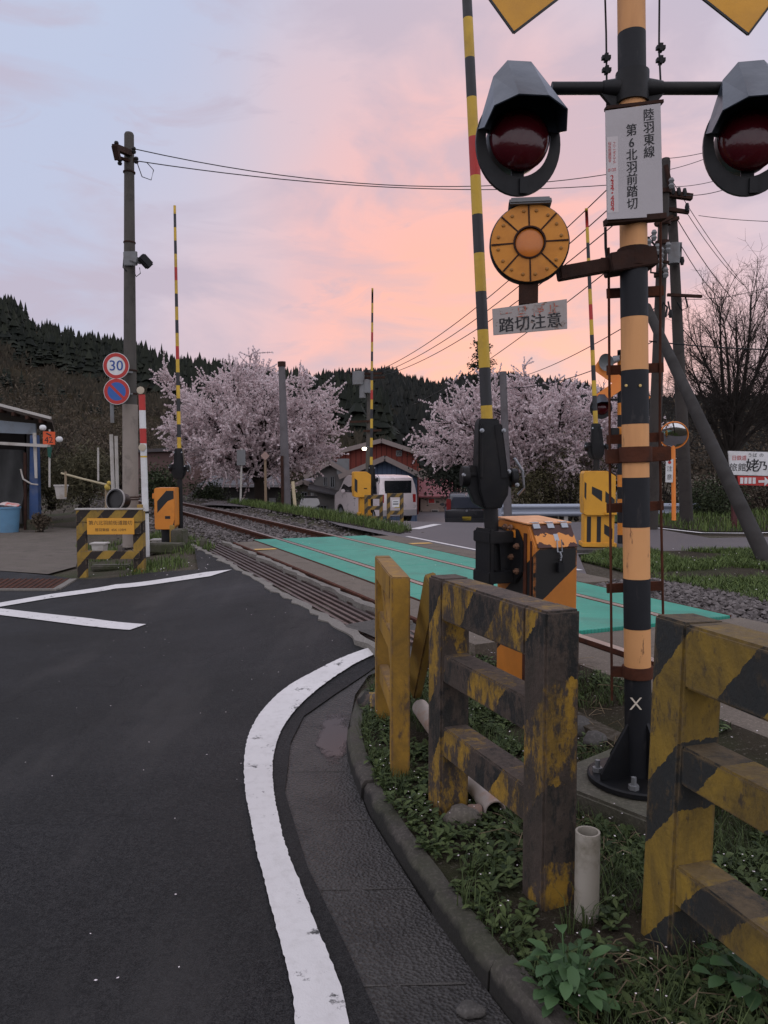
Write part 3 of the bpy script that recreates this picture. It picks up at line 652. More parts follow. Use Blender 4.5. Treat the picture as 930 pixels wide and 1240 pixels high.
rb = n.math('FRACT', n.math('MULTIPLY', n.proj((_c, _s, 0)), 1 / 0.032))
rbm = n.math('LESS_THAN', rb, 0.28); c = n.mix(n.math('MULTIPLY', rbm, 0.72), c, (0.02, 0.16, 0.12))
n.color(c); n.rough(0.55); n.bump(n.math('ADD', rb, n.noise(120, 2)), 0.25, 0.006); GREEN = n.done(0.4)
n = NT('worn_rail_head'); n.color(n.mix(n.noise(3), (0.22, 0.17, 0.15), (0.34, 0.29, 0.27))); n.rough(0.4); RAILT = n.done(0.4, 0.7)
n = NT('crossing_lens'); n.color((0.05, 0.0025, 0.006)); n.rough(0.16); n.b.inputs['Coat Weight'].default_value = 0.1
_v = n.n('ShaderNodeTexVoronoi'); _v.inputs['Scale'].default_value = 90; n.l(n.co, _v.inputs['Vector']); n.bump(_v.outputs['Distance'], 0.10, 0.003); LENS = n.done(0.4)
n = NT('amber_lens'); n.color(n.mix(n.noise(30), (0.46, 0.125, 0.012), (0.58, 0.18, 0.02))); n.rough(0.25); AMBER = n.done(0.5)
AMBD = plain('amber_disc', (0.56, 0.215, 0.018), 0.5, 0.12, 4, dirt=(0.34, 0.11, 0.012), dirt_amt=0.5, dscale=6)

# =================================================================== RAILWAY TRACK
tr = thing('railway_track', 'rusty single railway track curving away past the cherry tree and through the green crossing panels', 'railway track', (*XY(6, 0), 0.15))
def rail(sc_, h=0.29, hw=0.034):
    mb = MB(tr); prof = [(-hw, h), (hw, h), (hw, h - 0.035), (0.010, h - 0.05), (0.010, h - 0.115), (0.065, h - 0.13), (-0.065, h - 0.13), (-0.010, h - 0.115), (-0.010, h - 0.05), (-hw, h - 0.035)]
    pts = [-30 + 0.75 * i for i in range(125)]; vs = []
    for t in pts:
        for (ds, z) in prof: vs.append(V((*XY(t, sc_ + ds), z)))
    m = len(prof)
    for i in range(len(pts) - 1):
        for k in range(m):
            mb.mi = 1 if k == 0 else 0
            b = len(mb.v); mb.add([vs[i * m + k], vs[i * m + (k + 1) % m], vs[(i + 1) * m + (k + 1) % m], vs[(i + 1) * m + k]], [(0, 1, 2, 3)])
    mb.build('rail', [RUST, RAILT], tr, smooth=40)
rail(-0.5335); rail(0.5335)
SLEEP = plain('dark_timber_sleeper', (0.042, 0.034, 0.028), 0.9, 0.3, 4, dirt=(0.09, 0.075, 0.06), dirt_amt=0.6)
ts = [12.95 + 0.66 * i for i in range(52)] + [1.2 - 0.7 * i for i in range(14)]
for t in ts:
    a, b = XY(t, -0.95), XY(t, 0.95); mb = MB(tr); mb.beam((*a, 0.115), (*b, 0.115), 0.2, 0.12)
    for q in (-0.53, 0.53): mb.beam((*XY(t, q - 0.12), 0.172), (*XY(t, q + 0.12), 0.172), 0.12, 0.02)
    mb.build('sleeper', SLEEP, tr, smooth=0)
# green crossing panels
for (s0, s1, lab) in ((-0.955, -0.585, 'narrow green anti slip strip on the near side of the near rail'), (-0.475, 0.48, 'wide green anti slip deck between the two rails'), (0.585, 1.06, 'green anti slip strip beyond the far rail')):
    x, y = XY(8.6, (s0 + s1) / 2); th = thing('level_crossing_deck', lab, 'crossing deck', (x, y, 0.2), 0, 'green crossing panels')
    t = 4.64
    k = 0
    while t < 12.5:
        mb = MB(th); N = 4; vs = []; t1 = min(t + 1.96, 12.6)
        for i in range(N + 1):
            q = t + (t1 - 0.008 - t) * i / N; vs += [V((*XY(q, s0), 0.288)), V((*XY(q, s1), 0.288)), V((*XY(q, s1), 0.20)), V((*XY(q, s0), 0.20))]
        mb.add(vs, [(i * 4 + a, i * 4 + (a + 1) % 4, (i + 1) * 4 + (a + 1) % 4, (i + 1) * 4 + a) for i in range(N) for a in range(4)] + [(3, 2, 1, 0), tuple(N * 4 + a for a in range(4))])
        mb.build('panel', GREEN, th, bevel=0.004, seg=1); t = t1
    fr = MB(th)      # steel edging
    for sE in (s0 - 0.008, s1 + 0.008): fr.path([V((*XY(4.64 + 7.96 * i / 16, sE), 0.282)) for i in range(17)], 0.009, 4)
    fr.build('edge_strip', RUST, th)
# drain grate across the road
dg = thing('drain_grate', 'long rusty steel bar grate along the road edge of the crossing', 'drain grate', (*XY(9, -1.7), 0.1))
mb = MB(dg)
for k in range(7):
    s = -1.885 + k * 0.061
    mb.mi = 0
    for q in range(15):
        t0 = 4.95 + 0.5 * q; mb.beam((*XY(t0, s), 0.185 + 0.008 * (k)), (*XY(t0 + 0.49, s), 0.185 + 0.008 * k), 0.034, 0.05)
for q in range(26): mb.beam((*XY(5 + 0.3 * q, -1.895), 0.165), (*XY(5 + 0.3 * q, -1.51), 0.205), 0.02, 0.03)
GRATE = plain('grate_steel', (0.085, 0.062, 0.055), 0.5, 0.25, 6, metal=0.4, dirt=(0.05, 0.028, 0.02), dirt_amt=0.6)
mb.build('bars', GRATE, dg, smooth=0)
kr = thing('edge_rail', 'thin rusty steel rail edging the brown concrete shoulder of the crossing', 'steel rail', (*XY(8.5, -1.34), 0.2))
mb = MB(kr); mb.path([V((*XY(4.7 + 0.4 * i, -1.348), 0.268)) for i in range(20)], 0.02, 5); mb.build('rail', RUST, kr)
sp_ = thing('steel_cover_plate', 'rusty ribbed steel cover plate set in the asphalt at the left edge', 'cover plate', GT(30, 709))
mb = MB(sp_); q = [GT(*p) + V((0, 0, 0.022)) for p in ((-30, 703), (86, 703), (66, 715), (-50, 715))]; mb.prism(q[::-1], (0, 0, -0.02)); mb.build('plate', RUSTD, sp_)
mb = MB(sp_)
for k in range(16):
    a = q[0].lerp(q[1], (k + 0.5) / 16); b = q[3].lerp(q[2], (k + 0.5) / 16); mb.beam(a, b, 0.03, 0.012)
mb.build('rib', RUST, sp_, smooth=0)
mb = MB(sp_); mb.beam(q[1] + V((0.03, 0, -0.006)), q[2] + V((0.03, 0, -0.006)), 0.09, 0.02); mb.beam(q[2] + V((0.05, -0.04, -0.006)), q[3] + V((0, -0.04, -0.006)), 0.07, 0.02); mb.build('concrete_rim', CONC, sp_)

# =================================================================== CROSSING SIGNAL (foreground)
YP = 3.2
base = V((P(773, 960, YP).x, YP, 0.17)); topx = P(763, -150, YP)
def pole_at(z):
    t = (z - base.z) / (topx.z - base.z); return base.lerp(topx, t)
cs = thing('crossing_signal', 'tall orange and black banded signal post with two hooded lamps and white name plate', 'crossing signal', base, 0, 'crossing signals')
fo = thing('concrete_foundation', 'square concrete foundation block under the round foot of the near signal post', 'foundation', (base.x, base.y, 0.0))
mb = MB(fo); mb.box((base.x - 0.01, base.y + 0.02, 0.03), (0.60, 0.56, 0.27), Matrix.Rotation(R(40), 3, 'Z')); mb.build('block', concrete('foundation_concrete', (0.06, 0.055, 0.042), (0.12, 0.11, 0.085), 0.9, 0.3, 5), fo, bevel=0.012)
bz = [3.75, 3.45, 3.236, 3.0, 2.72, 2.5, 2.335, 2.11, 1.895, 1.675, 1.455, 1.249, 1.033, 0.823, 0.660]
zs = [4.05] + bz + [base.z + 0.02]
# colours from the top: alternate, orange first
mb = MB(cs); mb.mi = 0
cols = {0: 1, 1: 0, 2: 0}
seq = [1, 0, 0, 1, 1, 0, 0, 1, 0, 1, 0, 1, 0, 1, 0, 1]
zc = list(zip(zs, zs[1:]))
seqm = []
for (a, b) in zc:
    m = (a + b) / 2
    if m > 3.45: c = 1
    elif m > 3.236: c = 0
    elif m > 3.0: c = 1
    elif m > 2.335: c = 0
    else: c = None
    seqm.append(c)
c = 1
for i, q in enumerate(seqm):
    if q is None: seqm[i] = c; c = 1 - c
for (a, b), q in zip(zc, seqm):
    mb.mi = q; mb.tube(pole_at(a), pole_at(b), 0.0545 + 0.0006 * q, None, 28, cap=False)
mb.mi = 1; mb.tube(pole_at(4.05), pole_at(4.07), 0.056, 0.02, 28)
mb.build('pole', [POSTO, POSTK], cs, smooth=40, normals=False)
mb = MB(cs); mb.lathe([(0.0, 0.024), (0.205, 0.024), (0.212, 0.018), (0.212, 0.0), (0.0, 0.0)], base, (0, 0, 1), 40)
mb.build('base_plate', BLKS, cs, smooth=40)
for a in (200, 20, 110, 290):
    d = V((math.cos(R(a)), math.sin(R(a)), 0)); sd = V((-d.y, d.x, 0)) * 0.006
    b = pole_at(base.z + 0.02); mb = MB(cs)
    mb.prism([b + d * 0.05 - sd, b + d * 0.19 - sd + V((0, 0, 0.005)), b + d * 0.19 - sd + V((0, 0, 0.03)), b + d * 0.052 - sd + V((0, 0, 0.24))], sd * 2); mb.build('gusset', BLKS, cs)
for a in (170, 245, 320, 65):
    d = V((math.cos(R(a)), math.sin(R(a)), 0)) * 0.17 + base; mb = MB(cs)
    mb.lathe([(0.022, 0.0), (0.022, 0.018), (0.011, 0.019), (0.011, 0.05), (0.0, 0.052)], d + V((0, 0, 0.024)), (0, 0, 1), 6); mb.build('anchor_bolt', GREYP, cs)
# cross boards above the frame
ctr = P(767, -111, YP - 0.09)
for sg in (1, -1):
    mb = MB(cs); d = V((0.80, 0, 0.60 * sg)); p = V((-0.60 * sg, 0, 0.80)); c0 = ctr + V((0, -0.006 * sg, 0))
    ring = [c0 + d * i * 0.65 + p * j * 0.10 for (i, j) in ((-1, -1), (1, -1), (1, 1), (-1, 1))]
    mb.prism(ring, (0, 0.005, 0)); o = mb.build('cross_board', YORNG, cs)
    mb = MB(cs)
    for i in range(4): mb.beam(ring[i] + V((0, -0.001, 0)), ring[(i + 1) % 4] + V((0, -0.001, 0)), 0.008, 0.008)
    mb.build('trim', BLACK, o)
# lamp bar
lz = P(765, 107, YP).z
mb = MB(cs); LB = [P(668, 107, YP), P(880, 107, YP)]; mb.tube(*LB, 0.0245, None, 16)
pc = pole_at(lz); mb.tube(pc + V((0, 0, -0.06)), pc + V((0, 0, 0.06)), 0.066, None, 24)
for q in (-1, 1): mb.tube(pc + V((0.045 * q, 0, 0)), pc + V((0.12 * q, 0, 0)), 0.040, 0.028, 16)
for q in (-1, 1): mb.prism([pc + V((0.06 * q, 0.01, -0.02)), pc + V((0.13 * q, 0.01, -0.02)), pc + V((0.06 * q, 0.01, -0.10))], (0, -0.02, 0))
mb.build('lamp_bar', BLKS, cs, smooth=40)
def lamp(px, py, tw):
    c = P(px, py, YP - 0.06); Rz = Matrix.Rotation(R(tw), 3, 'Z'); T = lambda x, y, z: c + Rz @ V((x, y, z))
    mb = MB(cs)
    # oval ring
    n_ = 44; vs = []
    for (k_in, yy) in ((0, 0.0), (1, 0.0), (1, 0.018), (0, 0.018)):
        for i in range(n_):
            a = 2 * math.pi * i / n_; rx, rz_ = (0.132, 0.148) if k_in == 0 else (0.172, 0.205)
            zz = math.sin(a) * rz_ - (0.016 if k_in else 0.0)
            vs.append(T(math.cos(a) * rx, yy, zz))
    mb.add(vs, [(k * n_ + i, k * n_ + (i + 1) % n_, ((k + 1) % 4) * n_ + (i + 1) % n_, ((k + 1) % 4) * n_ + i) for k in range(4) for i in range(n_)])
    for a in (90, 270, 20, 160): mb.beam(T(math.cos(R(a)) * 0.10, 0.012, math.sin(R(a)) * 0.11), T(math.cos(R(a)) * 0.14, 0.012, math.sin(R(a)) * 0.15), 0.05, 0.012, T(0, -1, 0) - c)
    mb.box(T(0.02, -0.008, -0.185), (0.032, 0.012, 0.06), Rz)
    bp = mb.build('back_plate', BLKS, cs, smooth=35)
    mb = MB(cs); mb.lathe([(0.121, 0.035), (0.123, 0.0), (0.118, -0.05), (0.09, -0.11), (0.05, -0.15), (0, -0.16)], T(0, 0.03, 0), T(0, -1, 0) - c, 32); mb.build('lamp_body', BLKS, bp, smooth=40)
    mb = MB(cs); mb.lathe([(0.119, 0.0), (0.116, 0.022), (0.100, 0.045), (0.068, 0.062), (0.033, 0.070), (0.0, 0.072)], T(0, -0.012, -0.012), T(0, -1, 0) - c, 36); mb.build('lens', LENS, bp, smooth=60)
    mb = MB(cs)
    B = [(-0.165, 0.03), (-0.105, 0.235), (-0.048, 0.30), (0.048, 0.30), (0.105, 0.235), (0.165, 0.03)]
    Fr = [(-0.163, -0.005), (-0.142, 0.046), (-0.058, 0.076), (0.058, 0.076), (0.142, 0.046), (0.163, -0.005)]
    yb, yf = [0.0] * 6, [-0.10, -0.17, -0.205, -0.205, -0.17, -0.10]
    vs = [T(x, y, z) for (x, z), y in zip(B, yb)] + [T(x, y, z) for (x, z), y in zip(Fr, yf)]
    mb.add(vs, [(i, i + 1, 7 + i, 6 + i) for i in range(5)] + [(0, 1, 2, 3, 4, 5)]); mb.build('hood', HOOD, bp, smooth=0, solid=0.005)
    mb = MB(cs); mb.tube(P(660 if px < 700 else 886, 107, YP), T(0.02 if px < 700 else -0.02, 0.10, 0.02), 0.022, None, 10); mb.build('bracket', BLKS, bp)
HOOD = plain('hood_enamel', (0.024, 0.033, 0.047), 0.36, 0.15, 6, spec=0.5)
lamp(628, 168, 6); lamp(907, 168, -10)
# white name plate
pq = [P(733, 134, 3.09), P(800, 125, 3.13), P(803, 262, 3.13), P(735, 266, 3.09)]
mb = MB(cs); mb.prism(pq, (0, 0.004, 0)); plate = mb.build('name_plate', plain('greyed_white_enamel', (0.40, 0.375, 0.385), 0.5, 0.05, 4, dirt=(0.3, 0.27, 0.26), dirt_amt=0.3), cs, bevel=0.0008, seg=1)
rgt = (pq[1] - pq[0]).normalized(); upv = (pq[0] - pq[3]).normalized(); nv = rgt.cross(upv).normalized() * 0.0016
if nv.y > 0: nv = -nv
def onp(px, py): 
    r = ray(px, py); o = V((0, 0, CAMZ)); nn = nv.normalized(); return o + r * ((pq[0] - o).dot(nn) / r.dot(nn)) + nv
mb = MB(cs); k = (onp(785, 141) - onp(785, 186)).length / 3
[vtext(mb, '陸羽東線', onp(785.5, 140) + rgt * e + nv * e * 0.1, rgt, upv, k * 1.04, k) for e in (-0.0007, 0.0007)]
k2 = (onp(764, 160) - onp(764, 249)).length / 6
[vtext(mb, '第6北羽前踏切', onp(764.5, 158.5) + rgt * e + nv * e * 0.1, rgt, upv, k2 * 1.04, k2) for e in (-0.0007, 0.0007)]; mb.build('lettering', INK, plate, smooth=0, normals=False)
mb = MB(cs); vtext(mb, 'フリーダイヤル', onp(743.5, 174), rgt, upv, 0.0145, 0.0118); vtext(mb, '仙台信通指令', onp(738, 174), rgt, upv, 0.0145, 0.0135)
text_mesh(mb, '0120', onp(741, 206), rgt, upv, 0.017); 
kk = (onp(741, 213) - onp(741, 256)).length / 7; [vtext(mb, '234・484', onp(741, 216) + rgt * e + nv * e * 0.1, rgt, upv, kk * 1.6, kk * 1.0) for e in (-0.0007, 0.0007)]; mb.build('lettering', REDINK, plate, smooth=0, normals=False)
mb = MB(cs); nv2 = nv * 0.5; a = [onp(734.8, 166) - nv2, onp(748, 165) - nv2, onp(749, 257) - nv2, onp(735.5, 258) - nv2]; mb.quad(*a); mb.build('sticker', plain('pale_sticker', (0.5, 0.46, 0.46), 0.6, 0.05), plate, normals=False)
mb = MB(cs); mb.beam(P(733, 269, 3.13), P(804, 263, 3.15), 0.05, 0.022); mb.build('plate_bracket', RUSTD, cs); mb = MB(cs); mb.beam(P(733, 132, 3.15), P(802, 124, 3.16), 0.03, 0.012); mb.build('plate_bracket', RUSTD, cs)
# amber flasher disc, its arm and the small plate
dc = P(641, 295, 3.12); dr = 0.158; Rz = Matrix.Rotation(R(-7), 3, 'Z'); D = lambda x, y, z: dc + Rz @ V((x, y, z)); ax = Rz @ V((0, -1, 0))
mb = MB(cs); mb.lathe([(0.0, -0.05), (dr * 0.9, -0.05), (dr, -0.03), (dr, 0.0), (dr * 0.97, 0.006), (0, 0.006)], dc, ax, 48); disc = mb.build('flasher_disc', BLKS, cs, smooth=40)
mb = MB(cs); mb.lathe([(0.062, 0.014), (dr * 0.96, 0.010), (dr * 0.96, 0.0), (0.062, 0.0)], dc + ax * 0.004, ax, 48, close=True); mb.build('reflector_ring', AMBD, disc, smooth=30)
for k in range(8):
    mb = MB(cs); a = R(k * 45 + 2); p = V((math.cos(a), 0, math.sin(a))); mb.beam(D(*(p * 0.06)) + ax * 0.0165, D(*(p * dr * 0.95)) + ax * 0.0165, 0.006, 0.005, up=ax); mb.build('seam', RUSTD, disc, smooth=0)
RIV = plain('dull_amber_rivet', (0.3, 0.13, 0.02), 0.5)
for k in range(16):
    mb = MB(cs); a = R(k * 22.5 + 11); mb.lathe([(0.007, 0), (0.006, 0.006), (0.0, 0.008)], D(math.cos(a) * 0.125, 0, math.sin(a) * 0.125) + ax * 0.0145, ax, 8); mb.build('rivet', RIV, disc)
mb = MB(cs); mb.lathe([(0.064, 0.0), (0.064, 0.02), (0.058, 0.022), (0.056, 0.0)], dc + ax * 0.004, ax, 36, close=True); mb.build('lens_rim', RUSTD, disc, smooth=40)
mb = MB(cs); mb.lathe([(0.057, 0.0), (0.055, 0.008), (0.04, 0.012), (0.02, 0.014), (0, 0.0145)], dc + ax * 0.006, ax, 32); mb.build('lens', AMBER, disc, smooth=60)
mb = MB(cs); mb.prism([D(-0.085, -0.04, dr - 0.012), D(0.085, -0.04, dr - 0.012), D(0.08, -0.04, dr + 0.012), D(-0.08, -0.04, dr + 0.012)], Rz @ V((0, 0.14, 0))); mb.build('rain_cap', GREYP, disc, bevel=0.006)
mb = MB(cs); mb.box(D(0.0, 0.03, -dr - 0.03), (0.075, 0.05, 0.10), Rz); mb.build('stem', RUSTD, disc, bevel=0.004)
sq = [P(596, 374, 3.08), P(686.5, 362, 3.08), P(687, 398, 3.08), P(597.5, 406, 3.08)]
n = NT('chipped_white_plate'); cc = n.mix(n.rng(n.noise(16, 8, 0.72), 0.56, 0.62), (0.33, 0.30, 0.285), (0.13, 0.075, 0.05)); cc = n.mix(n.math('MULTIPLY', n.rng(n.noise(30, 5, 0.7, n.scaled(1, 1, 0.3)), 0.5, 0.8), 0.6), cc, (0.24, 0.18, 0.15)); n.color(cc); n.rough(0.7); CHIP = n.done(0.3)
mb = MB(cs); mb.prism(sq, (0, 0.004, 0)); wp = mb.build('caution_plate', CHIP, cs, bevel=0.001, seg=1)
rgt2 = (sq[1] - sq[0]).normalized(); up2 = (sq[0] - sq[3]).normalized(); f2 = V((0, -0.0015, 0))
def onq(u, v): return sq[0].lerp(sq[1], u).lerp(sq[3].lerp(sq[2], u), v) + f2
mb = MB(cs)
for i, ch in enumerate('踏切注意'):
    for e in (-0.001, 0.001): text_mesh(mb, ch, onq(0.18 + i * 0.215, 0.70) + rgt2 * e + V((0, e * 0.1, 0)), rgt2, up2, 0.062)
mb.build('lettering', INK, wp, smooth=0, normals=False)
n = NT('worn_red_lettering'); n.color(n.mix(n.rng(n.noise(40, 7, 0.7), 0.47, 0.55), (0.38, 0.09, 0.05), (0.30, 0.26, 0.24))); WRED = n.done(0.3)
mb = MB(cs)
for i, ch in enumerate('一旦停止'): text_mesh(mb, ch, onq(0.18 + i * 0.215, 0.27), rgt2, up2, 0.050)
mb.build('lettering', WRED, wp, smooth=0, normals=False)
mb = MB(cs); mb.beam(P(676, 332, 3.16), P(742, 320, 3.2), 0.05, 0.055); mb.beam(P(735, 322, 3.2), P(790, 313, 3.2), 0.125, 0.075); mb.tube(pole_at(2.39) , pole_at(2.31), 0.066, None, 24); mb.build('disc_arm', RUSTD, cs, bevel=0.004)
# ladder, guy rods and clamps
mb = MB(cs)
ladL = [P(737, 300, 3.27), P(738.5, 560, 3.25), P(741, 848, 3.22)]; ladR = [P(800, 262, 3.3), P(799, 540, 3.28), P(803, 747, 3.26)]
mb.path(ladL, 0.0055, 6); mb.path(ladR, 0.0055, 6)
for (yy) in (354, 447, 531, 614, 711): mb.beam(P(735, yy + 1.5, 3.285), P(803, yy - 2, 3.30), 0.014, 0.040)
mb.build('ladder', RUST, cs, smooth=0)
mb = MB(cs); mb.beam(P(734, 553, 3.235), P(811, 549, 3.25), 0.035, 0.062); mb.tube(pole_at(P(773, 560, YP).z), pole_at(P(773, 541, YP).z), 0.066, None, 24)
mb.build('clamp', RUST, cs, bevel=0.003)
mb = MB(cs); mb.tube(pole_at(P(773, 820, YP).z), pole_at(P(773, 806, YP).z), 0.064, None, 24); mb.beam(P(741, 813, 3.22), P(770, 814, 3.2), 0.012, 0.045); mb.build('clamp', RUST, cs, bevel=0.002)
mb = MB(cs)
for pts in (((731, -60), (734, 40), (735, 130)), ((799, -60), (798, 60), (800, 100))):
    mb = MB(cs); mb.path([P(*q, 3.24) for q in pts], 0.004, 6)
    for q in ((734, 70), (734.5, 85), (800, 58), (800, 73)):
        if abs(q[0] - pts[1][0]) > 20: continue
        p = P(*q, 3.24); mb.box(p, (0.035, 0.02, 0.014)); mb.box(p, (0.014, 0.024, 0.03))
    mb.build('guy_rod', BLKS, cs, smooth=0)
mb = MB(cs); p = P(733, 315, 3.27); mb.box(p, (0.04, 0.02, 0.016)); mb.path([P(733, 275, 3.25), P(733.5, 300, 3.26), P(736, 325, 3.27)], 0.006, 6)
mb.build('guy_rod', BLKS, cs, smooth=0)
mb = MB(cs)
for q in (758, 775):
    p = P(q, 467, 3.2 - 0.058); mb.lathe([(0.006, 0), (0.006, 0.004), (0, 0.005)], p, (0, -1, 0), 8)
mb.build('bolt', plain('brass_bolt', (0.5, 0.36, 0.14), 0.4, metal=0.6), cs)
mb = MB(cs)
text_mesh(mb, 'X', P(770, 853, 3.2 - 0.0565), (1, 0, 0), (0, 0, 1), 0.075); mb.build('lettering', plain('cream_lettering', (0.62, 0.55, 0.45), 0.7), cs, smooth=0, normals=False)

# =================================================================== BARRIER GATES
def mech(root, pv, lean, L, sc_=1.0, yaw=TH, seed=0, m0=0.0):
    """raised striped arm, its sleeve and the pivot gear; pv = pivot point (world), lean = horizontal drift per metre of height"""
    rr = random.Random(seed); Rz = Matrix.Rotation(yaw, 3, 'Z')
    up = (V((lean[0], lean[1], 1))).normalized()
    p0 = pv + up * 0.02; mb = MB(root); z = 0.30 + m0; i = 0
    while z < L:
        h = 0.224; mb.mi = 0 if i % 2 == 0 else (2 if i in (7, 13, 19) else 1)
        a, b = pv + up * z, pv + up * min(z + h, L); ra = 0.036 - 0.014 * z / L
        mb.tube(a, b, ra, ra - 0.014 * h / L, 16, cap=(z + h >= L or i == 0)); z += h; i += 1
    mb.build('barrier_arm', [YELP, GREYBAND, REDP], root, smooth=40)
    T = lambda x, y, z_: pv + Rz @ V((x, y, 0)) + up * z_
    mb = MB(root); a = []
    for (z_, w, d) in ((-0.20, 0.05, 0.06), (-0.10, 0.080, 0.07), (0.02, 0.088, 0.075), (0.30, 0.066, 0.055), (0.335, 0.056, 0.05)):
        a += [T(-w, -d, z_), T(w, -d, z_), T(w, d, z_), T(-w, d, z_)]
    mb.add(a, [(3, 2, 1, 0), (16, 17, 18, 19)] + [(k * 4 + q, k * 4 + (q + 1) % 4, k * 4 + 4 + (q + 1) % 4, k * 4 + 4 + q) for k in range(4) for q in range(4)])
    mb.beam(T(-0.07, -0.08, -0.02), T(-0.05, -0.065, 0.30), 0.018, 0.045); mb.beam(T(0.07, -0.08, -0.02), T(0.05, -0.065, 0.30), 0.018, 0.045)
    mb.build('arm_sleeve', BLKS, root, bevel=0.006)
    mb = MB(root)
    mb.tube(T(-0.17, 0, 0.0), T(0.17, 0, 0.0), 0.034, None, 16)
    mb.tube(T(-0.175, 0, -0.01), T(-0.13, 0, -0.01), 0.065, None, 20); mb.tube(T(0.125, 0, -0.02), T(0.165, 0, -0.02), 0.06, None, 20)
    mb.prism([T(-0.12, -0.03, 0.06), T(-0.15, -0.03, -0.06), T(-0.11, -0.03, -0.17), T(-0.04, -0.03, -0.21), T(0.05, -0.03, -0.20), T(0.10, -0.03, -0.12), T(0.12, -0.03, 0.02)], Rz @ V((0, 0.07, 0)))
    mb.build('pivot_gear', BLKS, root, bevel=0.005)
    mb = MB(root)
    for q in ((-0.17, -0.045, 0.0), (0.15, -0.05, -0.06), (0.10, -0.06, 0.02), (-0.065, -0.115, 0.26), (0.065, -0.115, 0.26)):
        mb.lathe([(0.013, 0), (0.013, 0.012), (0.007, 0.014), (0.007, 0.03), (0, 0.03)], T(*q), Rz @ V((0, -1, 0)), 8)
    mb.path([T(0.14, -0.06, 0.10), T(0.19, -0.05, 0.02), T(0.20, -0.03, -0.08), T(0.17, 0, -0.12)], 0.008, 6); mb.build('bolt', GALV, root)
HAZN = stripes('gate_hazard', (0.62, -0.62, -0.78), 0.62, 0.589, (0.62, 0.215, 0.028), (0.010, 0.010, 0.012), (0.33, 0.12, 0.03), 0.0, 7, 0.60, 0.5, 0.1, 0.004, grime=0.12)
bgn = V((0.865, 4.4, 0.10)); gd = mat_of  # near gate: a steel cabinet
GR = thing('barrier_gate', 'orange and black padlocked barrier cabinet with black mast behind the worn concrete fence', 'crossing gate', bgn + V((0.02, 0.29, 0)), TH, 'barrier gates')
M0 = mat_of(GR); loc = lambda x, y, z: M0 @ V((x, y, z))
# cabinet local frame: x along n, y along t, corner nearest the camera at (-0.13,-0.26)
cx0, cx1, cy0, cy1 = -0.13, 0.17, -0.26, 0.15
mb = MB(GR, True)
prof = [(cy0, 0.05), (cy0, 0.93), (cy0 + 0.075, 1.055), (cy1, 1.075), (cy1, 0.05)]
mb.prism([(cx0, y, z) for y, z in prof], (cx1 - cx0, 0, 0)); cab = mb.build('cabinet', HAZN, GR, bevel=0.006)
mb = MB(GR, True); mb.prism([(cx0 - 0.006, cy0 + 0.066, 1.062), (cx0 - 0.006, cy1 + 0.006, 1.082), (cx0 - 0.006, cy1 + 0.006, 1.09), (cx0 - 0.006, cy0 + 0.066, 1.07)], (cx1 - cx0 + 0.012, 0, 0)); mb.build('roof_plate', plain('faded_orange_lid', (0.62, 0.30, 0.13), 0.6, dirt=(0.3, 0.13, 0.06), dirt_amt=0.5), cab, bevel=0.003)
n = NT('rusted_door_orange'); cc = n.mix(n.noise(4), (0.60, 0.23, 0.05), (0.68, 0.29, 0.08))
zz = n.n('ShaderNodeSeparateXYZ'); n.l(n.co, zz.inputs[0])
nn_ = n.math('MULTIPLY_ADD', n.noise(11, 3, 0.5), 0.16, zz.outputs['Z'])
rm = n.math('MAXIMUM', n.math('GREATER_THAN', nn_, 1.098), n.math('LESS_THAN', nn_, 1.018))
cc = n.mix(rm, cc, n.mix(n.noise(40), (0.05, 0.022, 0.018), (0.085, 0.035, 0.028))); n.color(cc); n.rough(0.6); n.bump(n.noise(60, 4), 0.3, 0.003); RDOOR = n.done(0.3)
mb = MB(GR, True); o_ = V((0, -0.0061, 0.0037)); mb.prism([V(q) + o_ for q in ((cx0 + 0.02, cy0, 0.925), (cx1 - 0.004, cy0, 0.925), (cx1 - 0.004, cy0 + 0.075, 1.05), (cx0 + 0.02, cy0 + 0.075, 1.05))], (0, -0.004, 0.0024)); door = mb.build('door_flap', RDOOR, cab, bevel=0.002)
mb = MB(GR, True); mb.box((cx0 - 0.004, cy0 + 0.03, 0.5), (0.006, 0.012, 0.94)); mb.box((cx0 - 0.004, cy0 + 0.09, 0.52), (0.006, 0.03, 0.98)); mb.build('seam', RUST, cab)
for i in range(3):
    mb = MB(GR, True); x = cx0 + 0.05 + i * 0.098; mb.box((x, cy0 + 0.058, 1.052), (0.045, 0.03, 0.006), Matrix.Rotation(R(58), 3, 'X')); mb.box((x, cy0 + 0.082, 1.072), (0.045, 0.03, 0.006)); mb.build('hinge', GALV, cab)
mb = MB(GR, True); hx = 0.035; mb.box((hx, cy0 + 0.025, 0.985), (0.030, 0.006, 0.045), Matrix.Rotation(R(-30), 3, 'X')); mb.path([(hx - 0.016, cy0 - 0.006, 0.975), (hx - 0.016, cy0 - 0.016, 0.905), (hx + 0.016, cy0 - 0.016, 0.905), (hx + 0.016, cy0 - 0.006, 0.975)], 0.004, 6); mb.path([(hx, cy0 - 0.016, 0.905), (hx + 0.008, cy0 - 0.02, 0.88), (hx + 0.002, cy0 - 0.02, 0.855)], 0.005, 6); mb.build('hasp', GALV, cab)
mb = MB(GR, True); mb.box((hx, cy0 - 0.022, 0.815), (0.042, 0.024, 0.055)); mb.path([(hx - 0.012, cy0 - 0.022, 0.84), (hx - 0.012, cy0 - 0.022, 0.865), (hx + 0.012, cy0 - 0.022, 0.865), (hx + 0.012, cy0 - 0.022, 0.84)], 0.004, 6); mb.build('padlock', BLKS, cab, bevel=0.004)
